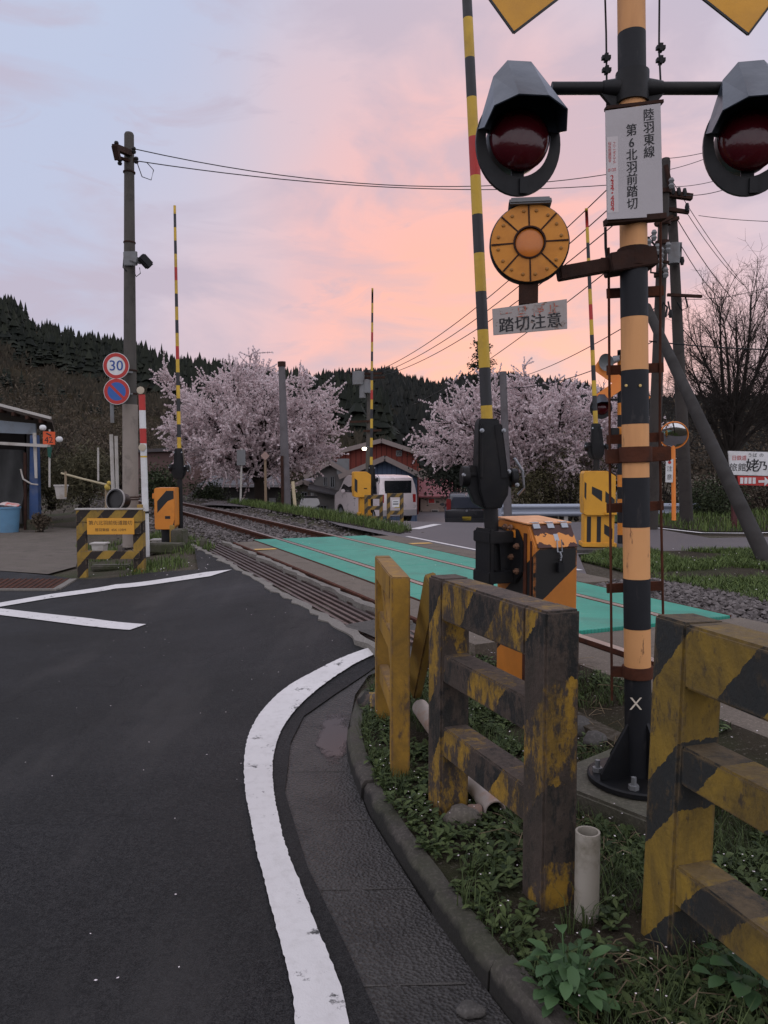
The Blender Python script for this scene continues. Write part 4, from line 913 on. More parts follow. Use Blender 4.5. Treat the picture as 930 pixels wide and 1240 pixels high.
mb = MB(GR, True); mb.box((0.02, -0.05, 0.0), (0.34, 0.46, 0.12)); mb.build('plinth', RUSTD, GR, bevel=0.005)
# bracket and mast on the left face
mb = MB(GR, True)
mb.prism([(cx0 - 0.018, -0.10, 1.03), (cx0 - 0.018, -0.16, 0.95), (cx0 - 0.018, -0.16, 0.78), (cx0 - 0.018, -0.08, 0.70), (cx0 - 0.018, 0.14, 0.70), (cx0 - 0.018, 0.14, 1.03)], (0.016, 0, 0))
for z in (0.74, 0.98): mb.box((cx0 - 0.10, 0.03, z), (0.17, 0.20, 0.07))
mb.box((cx0 - 0.16, 0.03, 0.86), (0.03, 0.18, 0.34)); mb.build('mast_bracket', BLKS, GR, bevel=0.006)
mb = MB(GR, True)
for y, z in ((-0.11, 0.93), (-0.11, 0.78), (-0.05, 0.86), (0.02, 1.035), (-0.04, 1.035)): mb.lathe([(0.020, 0), (0.020, 0.012), (0.010, 0.014), (0.010, 0.026), (0, 0.028)], (cx0 - 0.018, y, z), (-1, 0, 0), 6)
mb.build('bolt', plain('rusty_bolt', (0.2, 0.11, 0.07), 0.5, metal=0.4), GR)
mb = MB(GR, True); mb.box((cx0 - 0.010, -0.03, 1.0), (0.02, 0.12, 0.05)); mb.build('terminal_box', ORNG, cab, bevel=0.003)
PVN = loc(cx0 - 0.09, 0.03, 1.35)
_w = P(593, 575, PVN.y); PVN = V((_w.x, PVN.y, _w.z))
mb = MB(GR); mb.tube(loc(cx0 - 0.09, 0.03, 0.70), PVN + V((0, 0, -0.1)), 0.043, None, 18); mb.build('mast', BLKS, GR, smooth=40)
lp = P(565.5, 0, PVN.y); mech(GR, PVN, ((lp.x - PVN.x) / (lp.z - PVN.z), 0), 5.3, 1.0, 0.12, 1, -0.11)
# ---- far gates
def post_gate(name_lab, bx, Y, pv_px, arm_top, style, box_px, base_py, yaw, seed):
    """box_px = left,right,top,bottom of the cabinet"""
    l, r, tp, bt = box_px; b = P(bx, base_py, Y); g = thing('barrier_gate', name_lab, 'crossing gate', b, yaw, 'barrier gates')
    k = Y / F; w = (r - l) * k; h = (bt - tp) * k; zb0 = (base_py - bt) * k
    ox = ((l + r) / 2 - bx) * k
    if style == 'box':
        mb = MB(g, True); x0 = ox - w / 2; d = 0.36
        prof = [(x0, zb0 + 0.02), (x0 - 0.0, zb0 + h - 0.02), (x0 + 0.03, zb0 + h), (x0 + w - 0.0, zb0 + h), (x0 + w, zb0 + h - 0.05), (x0 + w, zb0 + 0.06), (x0 + w - 0.05, zb0), (x0 + 0.03, zb0)]
        mb.prism([(x, -d / 2, z) for x, z in prof], (0, d, 0)); c = mb.build('cabinet', ORNG, g, bevel=0.008)
        mb = MB(g, True); yy = -d / 2 - 0.0015
        mb.quad((x0 + 0.05, yy, zb0 + h * 0.40), (x0 + 0.05, yy, zb0 + h * 0.68), (x0 + w * 0.60, yy, zb0 + h * 0.93), (x0 + w - 0.012, yy, zb0 + h * 0.93), (x0 + w - 0.012, yy, zb0 + h * 0.74), (x0 + w * 0.66, yy, zb0 + h * 0.68))
        mb.quad((x0 + w * 0.52, yy, zb0 + h * 0.255), (x0 + w * 0.78, yy, zb0 + h * 0.255), (x0 + w * 0.78, yy, zb0 + h * 0.325), (x0 + w * 0.52, yy, zb0 + h * 0.325))
        mb.quad((x0 + w * 0.86, yy, zb0 + 0.03), (x0 + w - 0.006, yy, zb0 + 0.075), (x0 + w - 0.006, yy, zb0 + 0.17)); mb.build('stripe', BLACK, c, normals=False, smooth=0)
        mb = MB(g, True); mb.box((x0 - 0.02, -0.08, zb0 + h * 0.80), (0.05, 0.1, 0.09)); mb.box((x0 - 0.012, -0.05, zb0 + h * 0.4), (0.02, 0.12, 0.12)); mb.build('terminal_box', ORNG, c, bevel=0.006)
        mb = MB(g, True); mb.tube((ox, 0.0, -0.05), (ox, 0.0, zb0 + 0.02), 0.10, None, 16); mb.tube((ox, 0, -0.06), (ox, 0, 0.02), 0.20, None, 20); mb.build('pedestal', BLKS, g, smooth=40)
        for q in (-0.16, 0.16):
            mb = MB(g, True); mb.tube((ox + q, -0.1, 0.02), (ox + q, -0.1, 0.06), 0.02, None, 6); mb.build('anchor_bolt', GALV, g)
    else:
        lower = 0.42 * h; lw = w * (0.62 if style == 'narrow' else 0.94); d = 0.42
        lx = ox + (w - lw) / 2
        mb = MB(g, True); x0 = ox - w / 2
        prof = [(x0 + 0.012, zb0 + lower + 0.02), (x0, zb0 + lower + 0.2), (x0, zb0 + h - 0.035), (x0 + w * 0.05, zb0 + h), (x0 + w * 0.74, zb0 + h), (x0 + w, zb0 + h - 0.075), (x0 + w, zb0 + lower), (x0 + 0.05, zb0 + lower)]
        mb.prism([(x, -d / 2, z) for x, z in prof], (0, d, 0)); c = mb.build('cabinet', YORNG, g, bevel=0.006)
        mb = MB(g, True); mb.box((lx, 0.02, zb0 + lower / 2), (lw, d - 0.08, lower)); mb.box((lx, 0.02, zb0 + 0.03), (lw + 0.06, d, 0.06)); lo = mb.build('lower_cabinet', YORNG, g, bevel=0.006)
        mb = MB(g, True); yy = -d / 2 - 0.002; yl = -(d - 0.08) / 2 + 0.02 - 0.002
        if style == 'wide':
            for (a, b_) in ((0.26, 0.58),): mb.quad((x0 + w * a, yy, zb0 + h * 0.80), (x0 + w * b_, yy, zb0 + h * 0.74), (x0 + w * b_, yy, zb0 + h * 0.60), (x0 + w * a, yy, zb0 + h * 0.70))
            mb.quad((x0 + w * 0.68, yy, zb0 + h * 0.74), (x0 + w * 0.97, yy, zb0 + h * 0.63), (x0 + w * 0.97, yy, zb0 + h * 0.48), (x0 + w * 0.68, yy, zb0 + h * 0.60))
            mb.quad((x0 + w * 0.03, yy, zb0 + h * 0.66), (x0 + w * 0.09, yy, zb0 + h * 0.62), (x0 + w * 0.09, yy, zb0 + h * 0.84), (x0 + w * 0.03, yy, zb0 + h * 0.86)); mb.build('stripe', BLACK, c, normals=False, smooth=0)
            mb = MB(g, True)
            for (a, b_) in ((0.14, 0.27), (0.45, 0.58)): mb.quad((x0 + w * a, yl, zb0 + 0.07), (x0 + w * b_, yl, zb0 + 0.07), (x0 + w * b_, yl, zb0 + lower - 0.02), (x0 + w * a, yl, zb0 + lower - 0.02))
            mb.quad((x0 + w * 0.68, yl, zb0 + lower * 0.72), (x0 + w * 0.94, yl, zb0 + lower * 0.58), (x0 + w * 0.94, yl, zb0 + lower * 0.25), (x0 + w * 0.68, yl, zb0 + lower * 0.42)); mb.build('stripe', BLACK, lo, normals=False, smooth=0)
            mb = MB(g, True); mb.box((x0 + w * 0.85, -d / 2 - 0.02, zb0 + lower + 0.03), (w * 0.35, 0.06, 0.035)); mb.build('ledge', YORNG, c, bevel=0.004)
        else:
            mb.quad((x0 + w * 0.05, yy, zb0 + lower + 0.16), (x0 + w * 0.22, yy, zb0 + lower + 0.10), (x0 + w * 0.22, yy, zb0 + h - 0.2), (x0 + w * 0.05, yy, zb0 + h - 0.15)); mb.build('stripe', BLACK, c, normals=False, smooth=0)
            mb = MB(g, True); mb.box((x0 + w * 0.68, yy, zb0 + h * 0.62), (0.07, 0.01, 0.02)); mb.build('handle', BLKS, c)
    pv = P(*pv_px, Y + 0.25); at_ = P(*arm_top, Y + 0.25)
    mb = MB(g); mb.tube(V((pv.x, pv.y, b.z)), pv + V((0, 0, -0.08)), 0.045, None, 14); mb.build('mast', BLKS, g, smooth=40)
    dz = at_.z - pv.z; mech(g, pv, ((at_.x - pv.x) / dz, 0), dz, 1.0, yaw, seed)
    return g, b
post_gate('orange cabinet on a black pedestal with its barrier arm raised, left of the track', 203, 13.2, (217.5, 566), (211.5, 249), 'box', (191, 215, 590, 640), 668, 0.05, 3)
gm, bm_ = post_gate('slim yellow orange barrier cabinet standing in front of the silver van', 440, 18.0, (449.5, 580), (451, 349), 'narrow', (427, 448, 571, 624), 625, 0.15, 4)
gr_, br_ = post_gate('large yellow barrier cabinet with black bars across the track, right of the near signal post', 722, 11.3, (722.5, 540), (710, 252), 'wide', (703.5, 741, 570, 661), 662, -0.12, 5)
for (b, w, d, lab, px, py0, py1, Y) in ((0, 0.85, 0.7, 'low dark concrete plinth under the slim yellow gate cabinet', 434, 625, 637, 18.0), (1, 1.0, 0.9, 'stained grey concrete plinth under the large yellow gate cabinet', 728, 662, 690, 11.3)):
    c = P(px, py0, Y); zb_ = min(P(px, py1, Y).z, zb(c.x, c.y)) - 0.05; t = thing('concrete_plinth', lab, 'plinth', (c.x, c.y, zb_)); mb = MB(t, True); mb.box((0, 0, (c.z - zb_) / 2), (w, d, c.z - zb_)); mb.build('block', CONCD, t, bevel=0.015)

# =================================================================== FENCES
def frame_fence(root, e0, e1, ztop, rails, post=0.15, railw=0.15, toph=0.16, mat=None, posts=(0.0, 1.0), zfoot=-0.1, bevel=0.012, over=0.5, tilt=0.0, names=('post', 'top_rail', 'rail')):
    """posts and rails along a line e0-e1 (world xy)"""
    a, b = V((e0[0], e0[1], 0)), V((e1[0], e1[1], 0)); d = (b - a).normalized(); rot = Matrix.Rotation(math.atan2(d.y, d.x), 3, 'Z')
    M = mat_of(root); sd = V((-d.y, d.x, 0))
    for u in posts:
        p = a.lerp(b, u); mb = MB(root); mb.beam(V((p.x, p.y, zfoot)) - sd * 0, V((p.x, p.y, ztop)) + sd * tilt, post, post * 0.985, up=d); mb.build(names[0], mat, root, bevel=bevel)
    mb = MB(root); mb.beam(a + d * post * 0.47 + V((0, 0, ztop - toph / 2 - 0.002)) + sd * tilt, b - d * post * 0.47 + V((0, 0, ztop - toph / 2 - 0.002)) + sd * tilt, railw * 0.985, toph); mb.build(names[1], mat, root, bevel=bevel)
    for (z, w, h) in rails:
        mb = MB(root); mb.beam(a + d * post * 0.45 + V((0, 0, z - h / 2)) + sd * tilt * z / ztop, b - d * post * 0.45 + V((0, 0, z - h / 2)) + sd * tilt * z / ztop, w, h); mb.build(names[2], mat, root, bevel=bevel * 0.8)
YL, BK = (0.40, 0.255, 0.035), (0.018, 0.019, 0.020)
F1M = stripes('flaking_hazard_paint', (0.36, -0.88, -0.70), 0.42, 0.30, (0.37, 0.215, 0.026), (0.014, 0.015, 0.016), (0.058, 0.043, 0.034), 0.86, 11, 0.56, 0.8, 0.7, 0.022, grime=0.75, topw=0.9)
f1 = thing('barrier_fence', 'flaking yellow and black concrete post and rail fence in front of the padlocked orange cabinet', 'fence', (0.44, 2.75, 0.1), 0, 'hazard striped fences')
frame_fence(f1, (0.545, 2.47), (0.270, 3.17), 1.045, ((0.735, 0.11, 0.115), (0.435, 0.11, 0.125)), 0.130, 0.132, 0.165, F1M, bevel=0.008)
mb = MB(f1); mb.beam(V((0.215, 3.24, 1.0)), P(501, 834, 4.25), 0.05, 0.12, up=V((-0.37, 0.93, 0.5))); mb.build('slanted_stay', stripes('stay_paint', (0, 0, 1), 3.0, 0.25, (0.30, 0.18, 0.024), (0.30, 0.18, 0.024), (0.08, 0.05, 0.03), 0.2, 7, grime=0.25), f1, bevel=0.006)
F3M = stripes('ochre_hazard_paint', (0.30, -0.93, -0.80), 0.40, 0.76, (0.30, 0.19, 0.028), (0.024, 0.027, 0.028), (0.075, 0.053, 0.028), 0.50, 12, 0.60, 0.8, 0.6, 0.016, grime=0.75, topw=0.85)
f3 = thing('barrier_fence', 'ochre and black striped concrete fence at the right edge, nearest the camera', 'fence', (0.84, 2.2, 0.05), 0, 'hazard striped fences')
frame_fence(f3, (0.868, 2.235), (1.225, 1.085), 1.055, ((0.70, 0.12, 0.115), (0.35, 0.12, 0.12)), 0.142, 0.142, 0.185, F3M, tilt=0.035, bevel=0.008)
F2M = stripes('yellow_board_paint', (0.1, 0.75, 1.0), 1.30, 0.86, (0.42, 0.23, 0.028), (0.42, 0.23, 0.028), (0.10, 0.062, 0.036), 0.35, 7, 0.80, 0.75, 0.3, 0.02, grime=0.5, topw=0.7)
f2 = thing('barrier_fence', 'narrow yellow timber frame fence seen edge on by the white curved road line', 'fence', (0.03, 3.85, 0.1), 0, 'hazard striped fences')
frame_fence(f2, (0.073, 3.50), (-0.005, 4.27), 1.0, ((0.70, 0.05, 0.10), (0.40, 0.05, 0.10)), 0.085, 0.092, 0.115, F2M, bevel=0.005)
mb = MB(f2); mb.beam(V((0.065, 3.56, 0.42)), V((0.0, 4.22, 0.86)), 0.03, 0.08); mb.build('brace', F2M, f2, bevel=0.004)

# left fence with the crossing's name
YB = 10.6; kB = YB / F; b = P(135, 694, YB)
LFM = stripes('striped_board_paint', (0.80, 0, -0.72), 0.262, 0.1, (0.40, 0.25, 0.045), (0.030, 0.022, 0.020), (0.11, 0.085, 0.06), 0.35, 9, 0.54, 0.8, 0.35, 0.01, grime=0.45)
f4 = thing('sign_fence', 'striped board fence carrying the orange name board of the crossing', 'fence', b, R(3))
W_, H_ = 0.90, 0.89
for nm, bx in (('post', (-W_ / 2 + 0.06, 0, H_ / 2 - 0.06, 0.13, 0.07, H_ + 0.08)), ('post', (W_ / 2 - 0.07, 0.04, H_ / 2 - 0.03, 0.15, 0.10, H_)), ('top_board', (0, -0.02, H_ - 0.09, W_, 0.06, 0.17)), ('board', (0, -0.018, H_ - 0.265, W_ - 0.05, 0.05, 0.16)), ('rail', (0, -0.01, 0.255, W_ - 0.1, 0.06, 0.115))):
    mb = MB(f4, True); mb.box(bx[:3], bx[3:]); mb.build(nm, LFM, f4, bevel=0.005)
mb = MB(f4, True); mb.box((0.0, -0.02, H_ + 0.003), (W_ + 0.02, 0.09, 0.02)); mb.build('cap', OFFW, f4, bevel=0.003)
mb = MB(f4, True); mb.box((0.02, -0.0585, H_ - 0.235), (0.64, 0.012, 0.225)); sb = mb.build('name_board', plain('orange_board', (0.62, 0.30, 0.035), 0.6, 0.08), f4, bevel=0.005)
mb = MB(f4, True); text_mesh(mb, '第六北羽前街道踏切', (0.02, -0.0662, H_ - 0.19), (1, 0, 0), (0, 0, 1), 0.066); text_mesh(mb, '陸羽東線  45K 139M', (0.02, -0.0662, H_ - 0.285), (1, 0, 0), (0, 0, 1), 0.048); mb.build('lettering', INK, sb, smooth=0, normals=False)
pp = thing('timber_post', 'weathered yellow timber post beside the white and red striped pole', 'post', P(170, 682, 11.9)); mb = MB(pp); mb.beam(P(170.5, 682, 11.9), P(169.5, 611, 11.9), 0.075, 0.07, up=V((0, 1, 0))); mb.build('post', plain('old_yellow_timber', (0.32, 0.20, 0.05), 0.8, 0.2, 6, dirt=(0.1, 0.07, 0.04), dirt_amt=0.6), pp, bevel=0.004)
pp = thing('timber_post', 'short yellow timber stake in front of the orange cabinet pedestal', 'post', P(208.5, 676, 12.6)); mb = MB(pp); mb.beam(P(208.5, 676, 12.6), P(208.5, 636, 12.6), 0.07, 0.06, up=V((0, 1, 0))); mb.build('post', MATS['old_yellow_timber'], pp, bevel=0.004)

# small frames in front of the van
SFM = stripes('small_frame_paint', (0.7, 0, -0.7), 0.16, 0, (0.36, 0.22, 0.05), (0.06, 0.05, 0.04), (0.12, 0.09, 0.06), 0.4, 9, grime=0.4)
for lab, l, r, tp, bt, sgn in (('small yellow frame fence with cross boards right of the slim yellow cabinet', 443, 462, 599, 637, 0), ('small yellow frame fence with a white notice in front of the van rear', 470, 487, 597, 638, 1)):
    Y = 17.5; k = Y / F; b = P((l + r) / 2, bt, Y); t = thing('frame_fence', lab, 'fence', b, R(18)); w = (r - l) * k; h = (bt - tp) * k
    for x in (-w / 2, w / 2): mb = MB(t, True); mb.beam((x, 0, -0.1), (x, 0, h), 0.07, 0.06, up=V((0, 1, 0))); mb.build('post', SFM, t, bevel=0.004)
    for z in ((h - 0.05, h * 0.58, h * 0.25) if not sgn else (h - 0.05, h * 0.42)): mb = MB(t, True); mb.box((0, -0.0, z), (w, 0.05, 0.09)); mb.build('rail', SFM, t, bevel=0.004)
    if sgn: mb = MB(t, True); mb.box((0.0, -0.035, h * 0.70), (0.17, 0.01, 0.17)); nb = mb.build('notice', WHITE, t); mb = MB(t, True); mb.box((0, -0.042, h * 0.75), (0.12, 0.004, 0.02)); mb.box((0, -0.042, h * 0.68), (0.13, 0.004, 0.035)); mb.build('print', GREYP, nb)

# pipes
p = P(710, 1118, 2.36); t = thing('pipe_stub', 'upright grey pipe stub standing in the weeds between two concrete fences', 'pipe', p)
mb = MB(t); mb.lathe([(0.032, 0.30), (0.0385, 0.30), (0.0385, -0.08), (0.032, -0.08)], p + V((0, 0, 0)), (0.0, 0.0, 1), 28, close=True); mb.build('pipe', PVC, t, smooth=40)
t = thing('lying_pipe', 'white scuffed pipe lying on the soil under the flaking concrete fence', 'pipe', P(575, 930, 3.4))
a, b = P(509, 852, 4.15), P(600, 968, 3.05); a.z = 0.18; b.z = 0.10
mb = MB(t); d = (b - a).normalized(); mb.lathe([(0.040, 0.0), (0.046, 0.0), (0.046, (b - a).length), (0.040, (b - a).length)], a, d, 24, close=True); mb.build('pipe', plain('scuffed_white_pipe', (0.34, 0.30, 0.27), 0.6, 0.12, 5, dirt=(0.30, 0.14, 0.07), dirt_amt=0.7, dscale=6), t, smooth=40)
def stone(name, lab, c, size, m, seed, cat='stone', group=None):
    rr = random.Random(seed); bm = bmesh.new(); bmesh.ops.create_icosphere(bm, subdivisions=3, radius=1)
    for v in bm.verts:
        q = v.co.copy(); v.co *= 1 + 0.35 * mnoise.noise(q * 1.3 + V((seed, 0, 0))) + 0.1 * mnoise.noise(q * 4 + V((0, seed, 0)))
        v.co = V((v.co.x * size[0], v.co.y * size[1], v.co.z * size[2]))
    me = bpy.data.meshes.new(name); bm.to_mesh(me); bm.free(); me.materials.append(m); me.polygons.foreach_set('use_smooth', [True] * len(me.polygons)); me.set_sharp_from_angle(angle=R(40))
    o = bpy.data.objects.new(name, me); COL.objects.link(o); o.location = c; return tag(o, lab, cat, group)
STONE = concrete('field_stone', (0.07, 0.06, 0.05), (0.15, 0.13, 0.11), 0.9, 0.25, 8)
q = GZ(560, 990, 0.085); stone('stone', 'rough grey stone in the weeds at the foot of the fence post', q, (0.07, 0.06, 0.05), STONE, 2)
q = GZ(574, 985, 0.085); stone('stone', 'pinkish broken stone beside the grey stone in the weeds', q, (0.045, 0.04, 0.035), plain('pink_stone', (0.2, 0.13, 0.1), 0.9, 0.3, 12), 5)
q = GZ(570, 1222, 0.01); stone('stone', 'flat dark stone lying in the gutter against the kerb', q, (0.04, 0.03, 0.014), CONCD, 9)
q = GZ(452, 850, 0.1); stone('stone', 'yellow painted concrete lump at the tip of the kerb', q, (0.10, 0.09, 0.06), stripes('lump_paint', (1, 0, 0), 0.3, 0.0, (0.36, 0.22, 0.04), (0.02, 0.02, 0.02), (0.08, 0.06, 0.05), 0.8), 12)
for px, py, Y, s, sd in ((700, 892, 4.0, 0.09, 3), (722, 905, 3.8, 0.07, 4), (745, 880, 4.1, 0.08, 6)):
    q = P(px, py, Y); q.z = 0.12; stone('stone', 'dark rubble stone between the orange cabinet and the post base', q, (s, s, s * 0.6), CONCD, sd, 'stone', 'rubble stones by the post')
# mossy kerb blocks by the left gate
for px, py, Y, sz, lab in ((200, 686, 12.2, (0.62, 0.25, 0.16), 'long mossy concrete block at the road edge below the orange cabinet'), (218, 683, 12.6, (0.2, 0.3, 0.30), 'square mossy concrete block right of the orange cabinet'), (247, 690, 12.0, (0.1, 0.1, 0.16), 'small mossy stump block nearest the drain grate'), (135, 692, 11.2, (0.55, 0.2, 0.08), 'flat mossy slab under the striped sign fence')):
    q = P(px, py, Y); q.z = max(0, zb(q.x, q.y)); t = thing('concrete_block', lab, 'block', q, R(random.Random(px).uniform(-12, 12))); mb = MB(t, True); mb.box((0, 0, sz[2] / 2 - 0.03), sz); mb.build('block', MOSSY, t, bevel=0.02, seg=3)

# =================================================================== LEFT SIDE
CBROWN = concrete('brown_pole_concrete', (0.030, 0.026, 0.024), (0.062, 0.054, 0.048), 0.85, 0, 1.5, False)
CPOLE = concrete('pole_concrete', (0.055, 0.05, 0.045), (0.105, 0.096, 0.086), 0.85, 0, 1.5, False)
CPALE = concrete('pale_pole_sleeve', (0.20, 0.17, 0.145), (0.31, 0.27, 0.235), 0.8, 0, 2.5, False)
YU = 13.5
up_ = thing('utility_pole', 'tall dark concrete utility pole with pale lower sleeve, left of the track', 'utility pole', P(158, 662, YU), 0, 'utility poles')
ut = lambda y: P(156.3 + (y - 163) * 0.004, y, YU)
mb = MB(up_); mb.path([ut(163), ut(400), ut(662)], 0.080, 20, r1=0.124); mb.lathe([(0.080, 0), (0.065, 0.03), (0, 0.04)], ut(163), (0, 0, 1), 20); mb.build('pole', CPOLE, up_, smooth=40)
mb = MB(up_); mb.path([ut(490), ut(662)], 0.128, 20, r1=0.138); mb.build('sleeve', CPALE, up_, smooth=40)
mb = MB(up_)
for y in (208, 293, 448, 476, 490): mb.tube(ut(y), ut(y + 1.6), 0.125 if y > 300 else 0.103, None, 20)
for y in (601, 604): mb.tube(ut(y), ut(y + 1.2), 0.142, None, 20)
mb.build('band', RUSTD, up_, smooth=40)
mb = MB(up_); a = P(139, 178, YU - 0.6); b = P(158, 186, YU); mb.beam(a, b, 0.10, 0.10); mb.beam(P(139, 176, YU - 0.6), P(143, 194, YU - 0.5), 0.09, 0.09); mb.beam(P(141, 190, YU - 0.3), P(160, 196, YU), 0.05, 0.05); mb.box(P(163, 194, YU), (0.09, 0.06, 0.06)); mb.build('cross_arm', RUSTD, up_, bevel=0.006)
for q in ((141, 175), (145, 196), (162, 182), (165, 194)):
    mb = MB(up_); mb.lathe([(0.03, -0.05), (0.04, -0.02), (0.025, 0), (0.04, 0.02), (0.03, 0.05)], P(*q, YU - 0.2), (0, 0, 1), 10); mb.build('insulator', BLKS, up_, smooth=40)
mb = MB(up_); mb.beam(P(160, 313, YU - 0.1), P(169, 316, YU - 0.15), 0.14, 0.10); mb.box(P(158, 313, YU - 0.13), (0.24, 0.03, 0.24)); fb = mb.build('lamp_bracket', GREYP, up_, bevel=0.01)
mb = MB(up_); mb.beam(P(170, 310, YU - 0.3), P(182, 323, YU - 0.2), 0.14, 0.14); mb.build('floodlight', BLKS, fb, bevel=0.02)
mb = MB(up_); mb.path([P(169, 324, YU - 0.1), P(170, 331, YU - 0.1), P(165, 335, YU - 0.1), P(162, 328, YU - 0.1)], 0.008, 6); mb.build('cable', BLKS, up_, smooth=0); mb = MB(up_); mb.path([P(166, 197, YU), P(172, 214, YU), P(183, 218, YU), P(186, 206, YU), P(178, 197, YU)], 0.008, 6); mb.build('cable', BLKS, up_, smooth=0); mb = MB(up_); mb.path([P(150, 312, YU - 0.1), P(149, 324, YU - 0.1), P(153, 328, YU - 0.1)], 0.01, 6); mb.build('cable', BLKS, up_, smooth=0)
# road signs on their pipe
YS = 13.1; rs = thing('road_sign', 'grey pipe with speed limit and no parking discs strapped to the left utility pole', 'road sign', P(134, 500, YS))
mb = MB(rs); mb.tube(P(134.5, 446, YS + 0.06), P(136, 512, YS + 0.06), 0.032, None, 12); mb.beam(P(141, 449, YS + 0.07), P(160, 451, YU - 0.12), 0.05, 0.03); mb.beam(P(141, 475, YS + 0.07), P(160, 477, YU - 0.12), 0.05, 0.03); mb.build('pipe', GREYP, rs, smooth=40)
for (py, lab) in ((443, 'speed limit disc reading 30'), (474, 'no parking disc, blue with a red slash')):
    c = P(140.5 if py == 443 else 141.3, py, YS); r = 0.222; mb = MB(rs)
    mb.lathe([(0, 0.0), (r, 0.0), (r, 0.012), (0, 0.012)], c + V((0, 0.012, 0)), (0, -1, 0), 40); dk = mb.build('disc', WHITE, rs, smooth=40); dk['label'] = lab
    mb = MB(rs); mb.lathe([(r * 0.70, 0.0), (r * 0.96, 0.0), (r * 0.96, 0.002), (r * 0.70, 0.002)], c + V((0, -0.001, 0)), (0, -1, 0), 40, close=True); mb.build('ring', REDP, dk, smooth=0)
    if py == 443:
        mb = MB(rs); text_mesh(mb, '30', c + V((0, -0.003, -0.004)), (1, 0, 0), (0, 0, 1), 0.245); text_mesh(mb, '30', c + V((0.005, -0.0032, -0.004)), (1, 0, 0), (0, 0, 1), 0.245); mb.build('lettering', BLUEINK, dk, smooth=0, normals=False)
    else:
        mb = MB(rs); mb.lathe([(0, 0.0), (r * 0.70, 0.0), (r * 0.70, 0.0012), (0, 0.0012)], c + V((0, -0.001, 0)), (0, -1, 0), 40); mb.build('field', plain('sign_blue', (0.03, 0.10, 0.34), 0.5, 0.06), dk, smooth=0)
        mb = MB(rs); mb.beam(c + V((-0.115, -0.0035, 0.115)), c + V((0.115, -0.0035, -0.115)), 0.045, 0.002, up=V((0, -1, 0))); mb.build('slash', REDP, dk, smooth=0)
# red and white pole
YD = 12.1; dp = thing('striped_pole', 'slim red and white striped pole with two round reflectors beside the utility pole', 'marker pole', P(177.5, 676, YD))
dx = lambda y: P(171.5 + (y - 470) * 0.031, y, YD)
mb = MB(dp)
for a, b, m in ((478, 497, 1), (497, 519, 0), (519, 537, 1), (537, 552, 0), (552, 554, 2), (554, 676, 0)):
    mb.mi = m; mb.tube(dx(a), dx(b), 0.050, None, 16, cap=(a == 478))
mb.build('pole', [WHITE, REDP, YELP], dp, smooth=40)
for y in (473, 542):
    mb = MB(dp); mb.lathe([(0, 0), (0.058, 0), (0.058, 0.014), (0, 0.02)], dx(y) + V((0, -0.052, 0)), (0, -1, 0), 20); mb.build('reflector', plain('pale_reflector', (0.42, 0.36, 0.27), 0.4), dp, smooth=40)
mb = MB(dp); mb.tube(dx(619), dx(621.5), 0.056, None, 12); mb.beam(P(176, 620, YD), P(164, 618, YD - 0.3), 0.015, 0.02); mb.build('strap', BLKS, dp)
# shed
SM = plain('corrugated_roof_edge', (0.09, 0.07, 0.06), 0.8, 0.3, 3, dirt=(0.05, 0.03, 0.025), dirt_amt=0.7)
sh = thing('shed', 'open fronted shed with blue pillar, dark tarpaulin and brown roof at the left edge', 'shed', P(0, 640, 18.4))
Ys = 18.2
mb = MB(sh); a, b = P(-190, 443, Ys), P(63, 508, Ys); mb.prism([a, b, b - V((0, 0, 0.07)), a - V((0, 0, 0.07))], (-2.5, 6, 0)); ro = mb.build('roof', SM, sh, bevel=0.01)
mb = MB(sh); mb.beam(a + V((0, -0.05, 0.03)), b + V((0.0, -0.05, 0.03)), 0.06, 0.06); mb.build('gutter', OFFW, ro)
for i in range(11):
    mb = MB(sh); q = a.lerp(b, 0.30 + i * 0.065) + V((0, 0.05, -0.10)); mb.box(q, (0.06, 0.3, 0.09)); mb.build('rafter', RUSTD, ro, smooth=0)
mb = MB(sh); mb.prism([P(-190, 492, Ys + 0.25), P(43, 513, Ys + 0.25), P(43, 526, Ys + 0.25), P(-190, 516, Ys + 0.25)], (0, 0.05, 0)); mb.build('fascia', plain('grey_blue_board', (0.17, 0.20, 0.23), 0.7, 0.15, 2, dirt=(0.1, 0.09, 0.08), dirt_amt=0.5), sh)
DARKW = plain('dark_shed_wall', (0.02, 0.017, 0.015), 0.95, 0.3, 2)
mb = MB(sh); mb.prism([P(-190, 500, Ys + 2.2), P(30, 516, Ys + 2.2), P(30, 634, Ys + 2.2), P(-190, 634, Ys + 2.2)], (0, 0.1, 0)); mb.prism([P(41, 516, Ys + 0.35), P(41, 640, Ys + 0.35), P(41, 640, Ys + 0.35) + V((-2.5, 5, 0)), P(41, 516, Ys + 0.35) + V((-2.5, 5, 0))], (0.06, 0, 0)); mb.build('wall', DARKW, sh)
mb = MB(sh); L, Rr = P(-60, 541, Ys + 0.4), P(27, 545, Ys + 0.4); rows = []
for i in range(25):
    u = i / 24; tpt = L.lerp(Rr, u); x = tpt.x
    rows.append([V((x + 0.04 * math.sin(u * 20 + z * 2.2) , tpt.y + 0.07 * math.sin(u * 26 + z), tpt.z + (0.12 - tpt.z) * z / 5 if True else 0)) for z in range(6)])
mb.add([v for r in rows for v in r], [(i * 6 + k, i * 6 + k + 1, (i + 1) * 6 + k + 1, (i + 1) * 6 + k) for i in range(24) for k in range(5)]); mb.build('tarpaulin', plain('dark_tarpaulin', (0.035, 0.036, 0.036), 0.8, 0.25, 3), sh, smooth=80, solid=0.01)
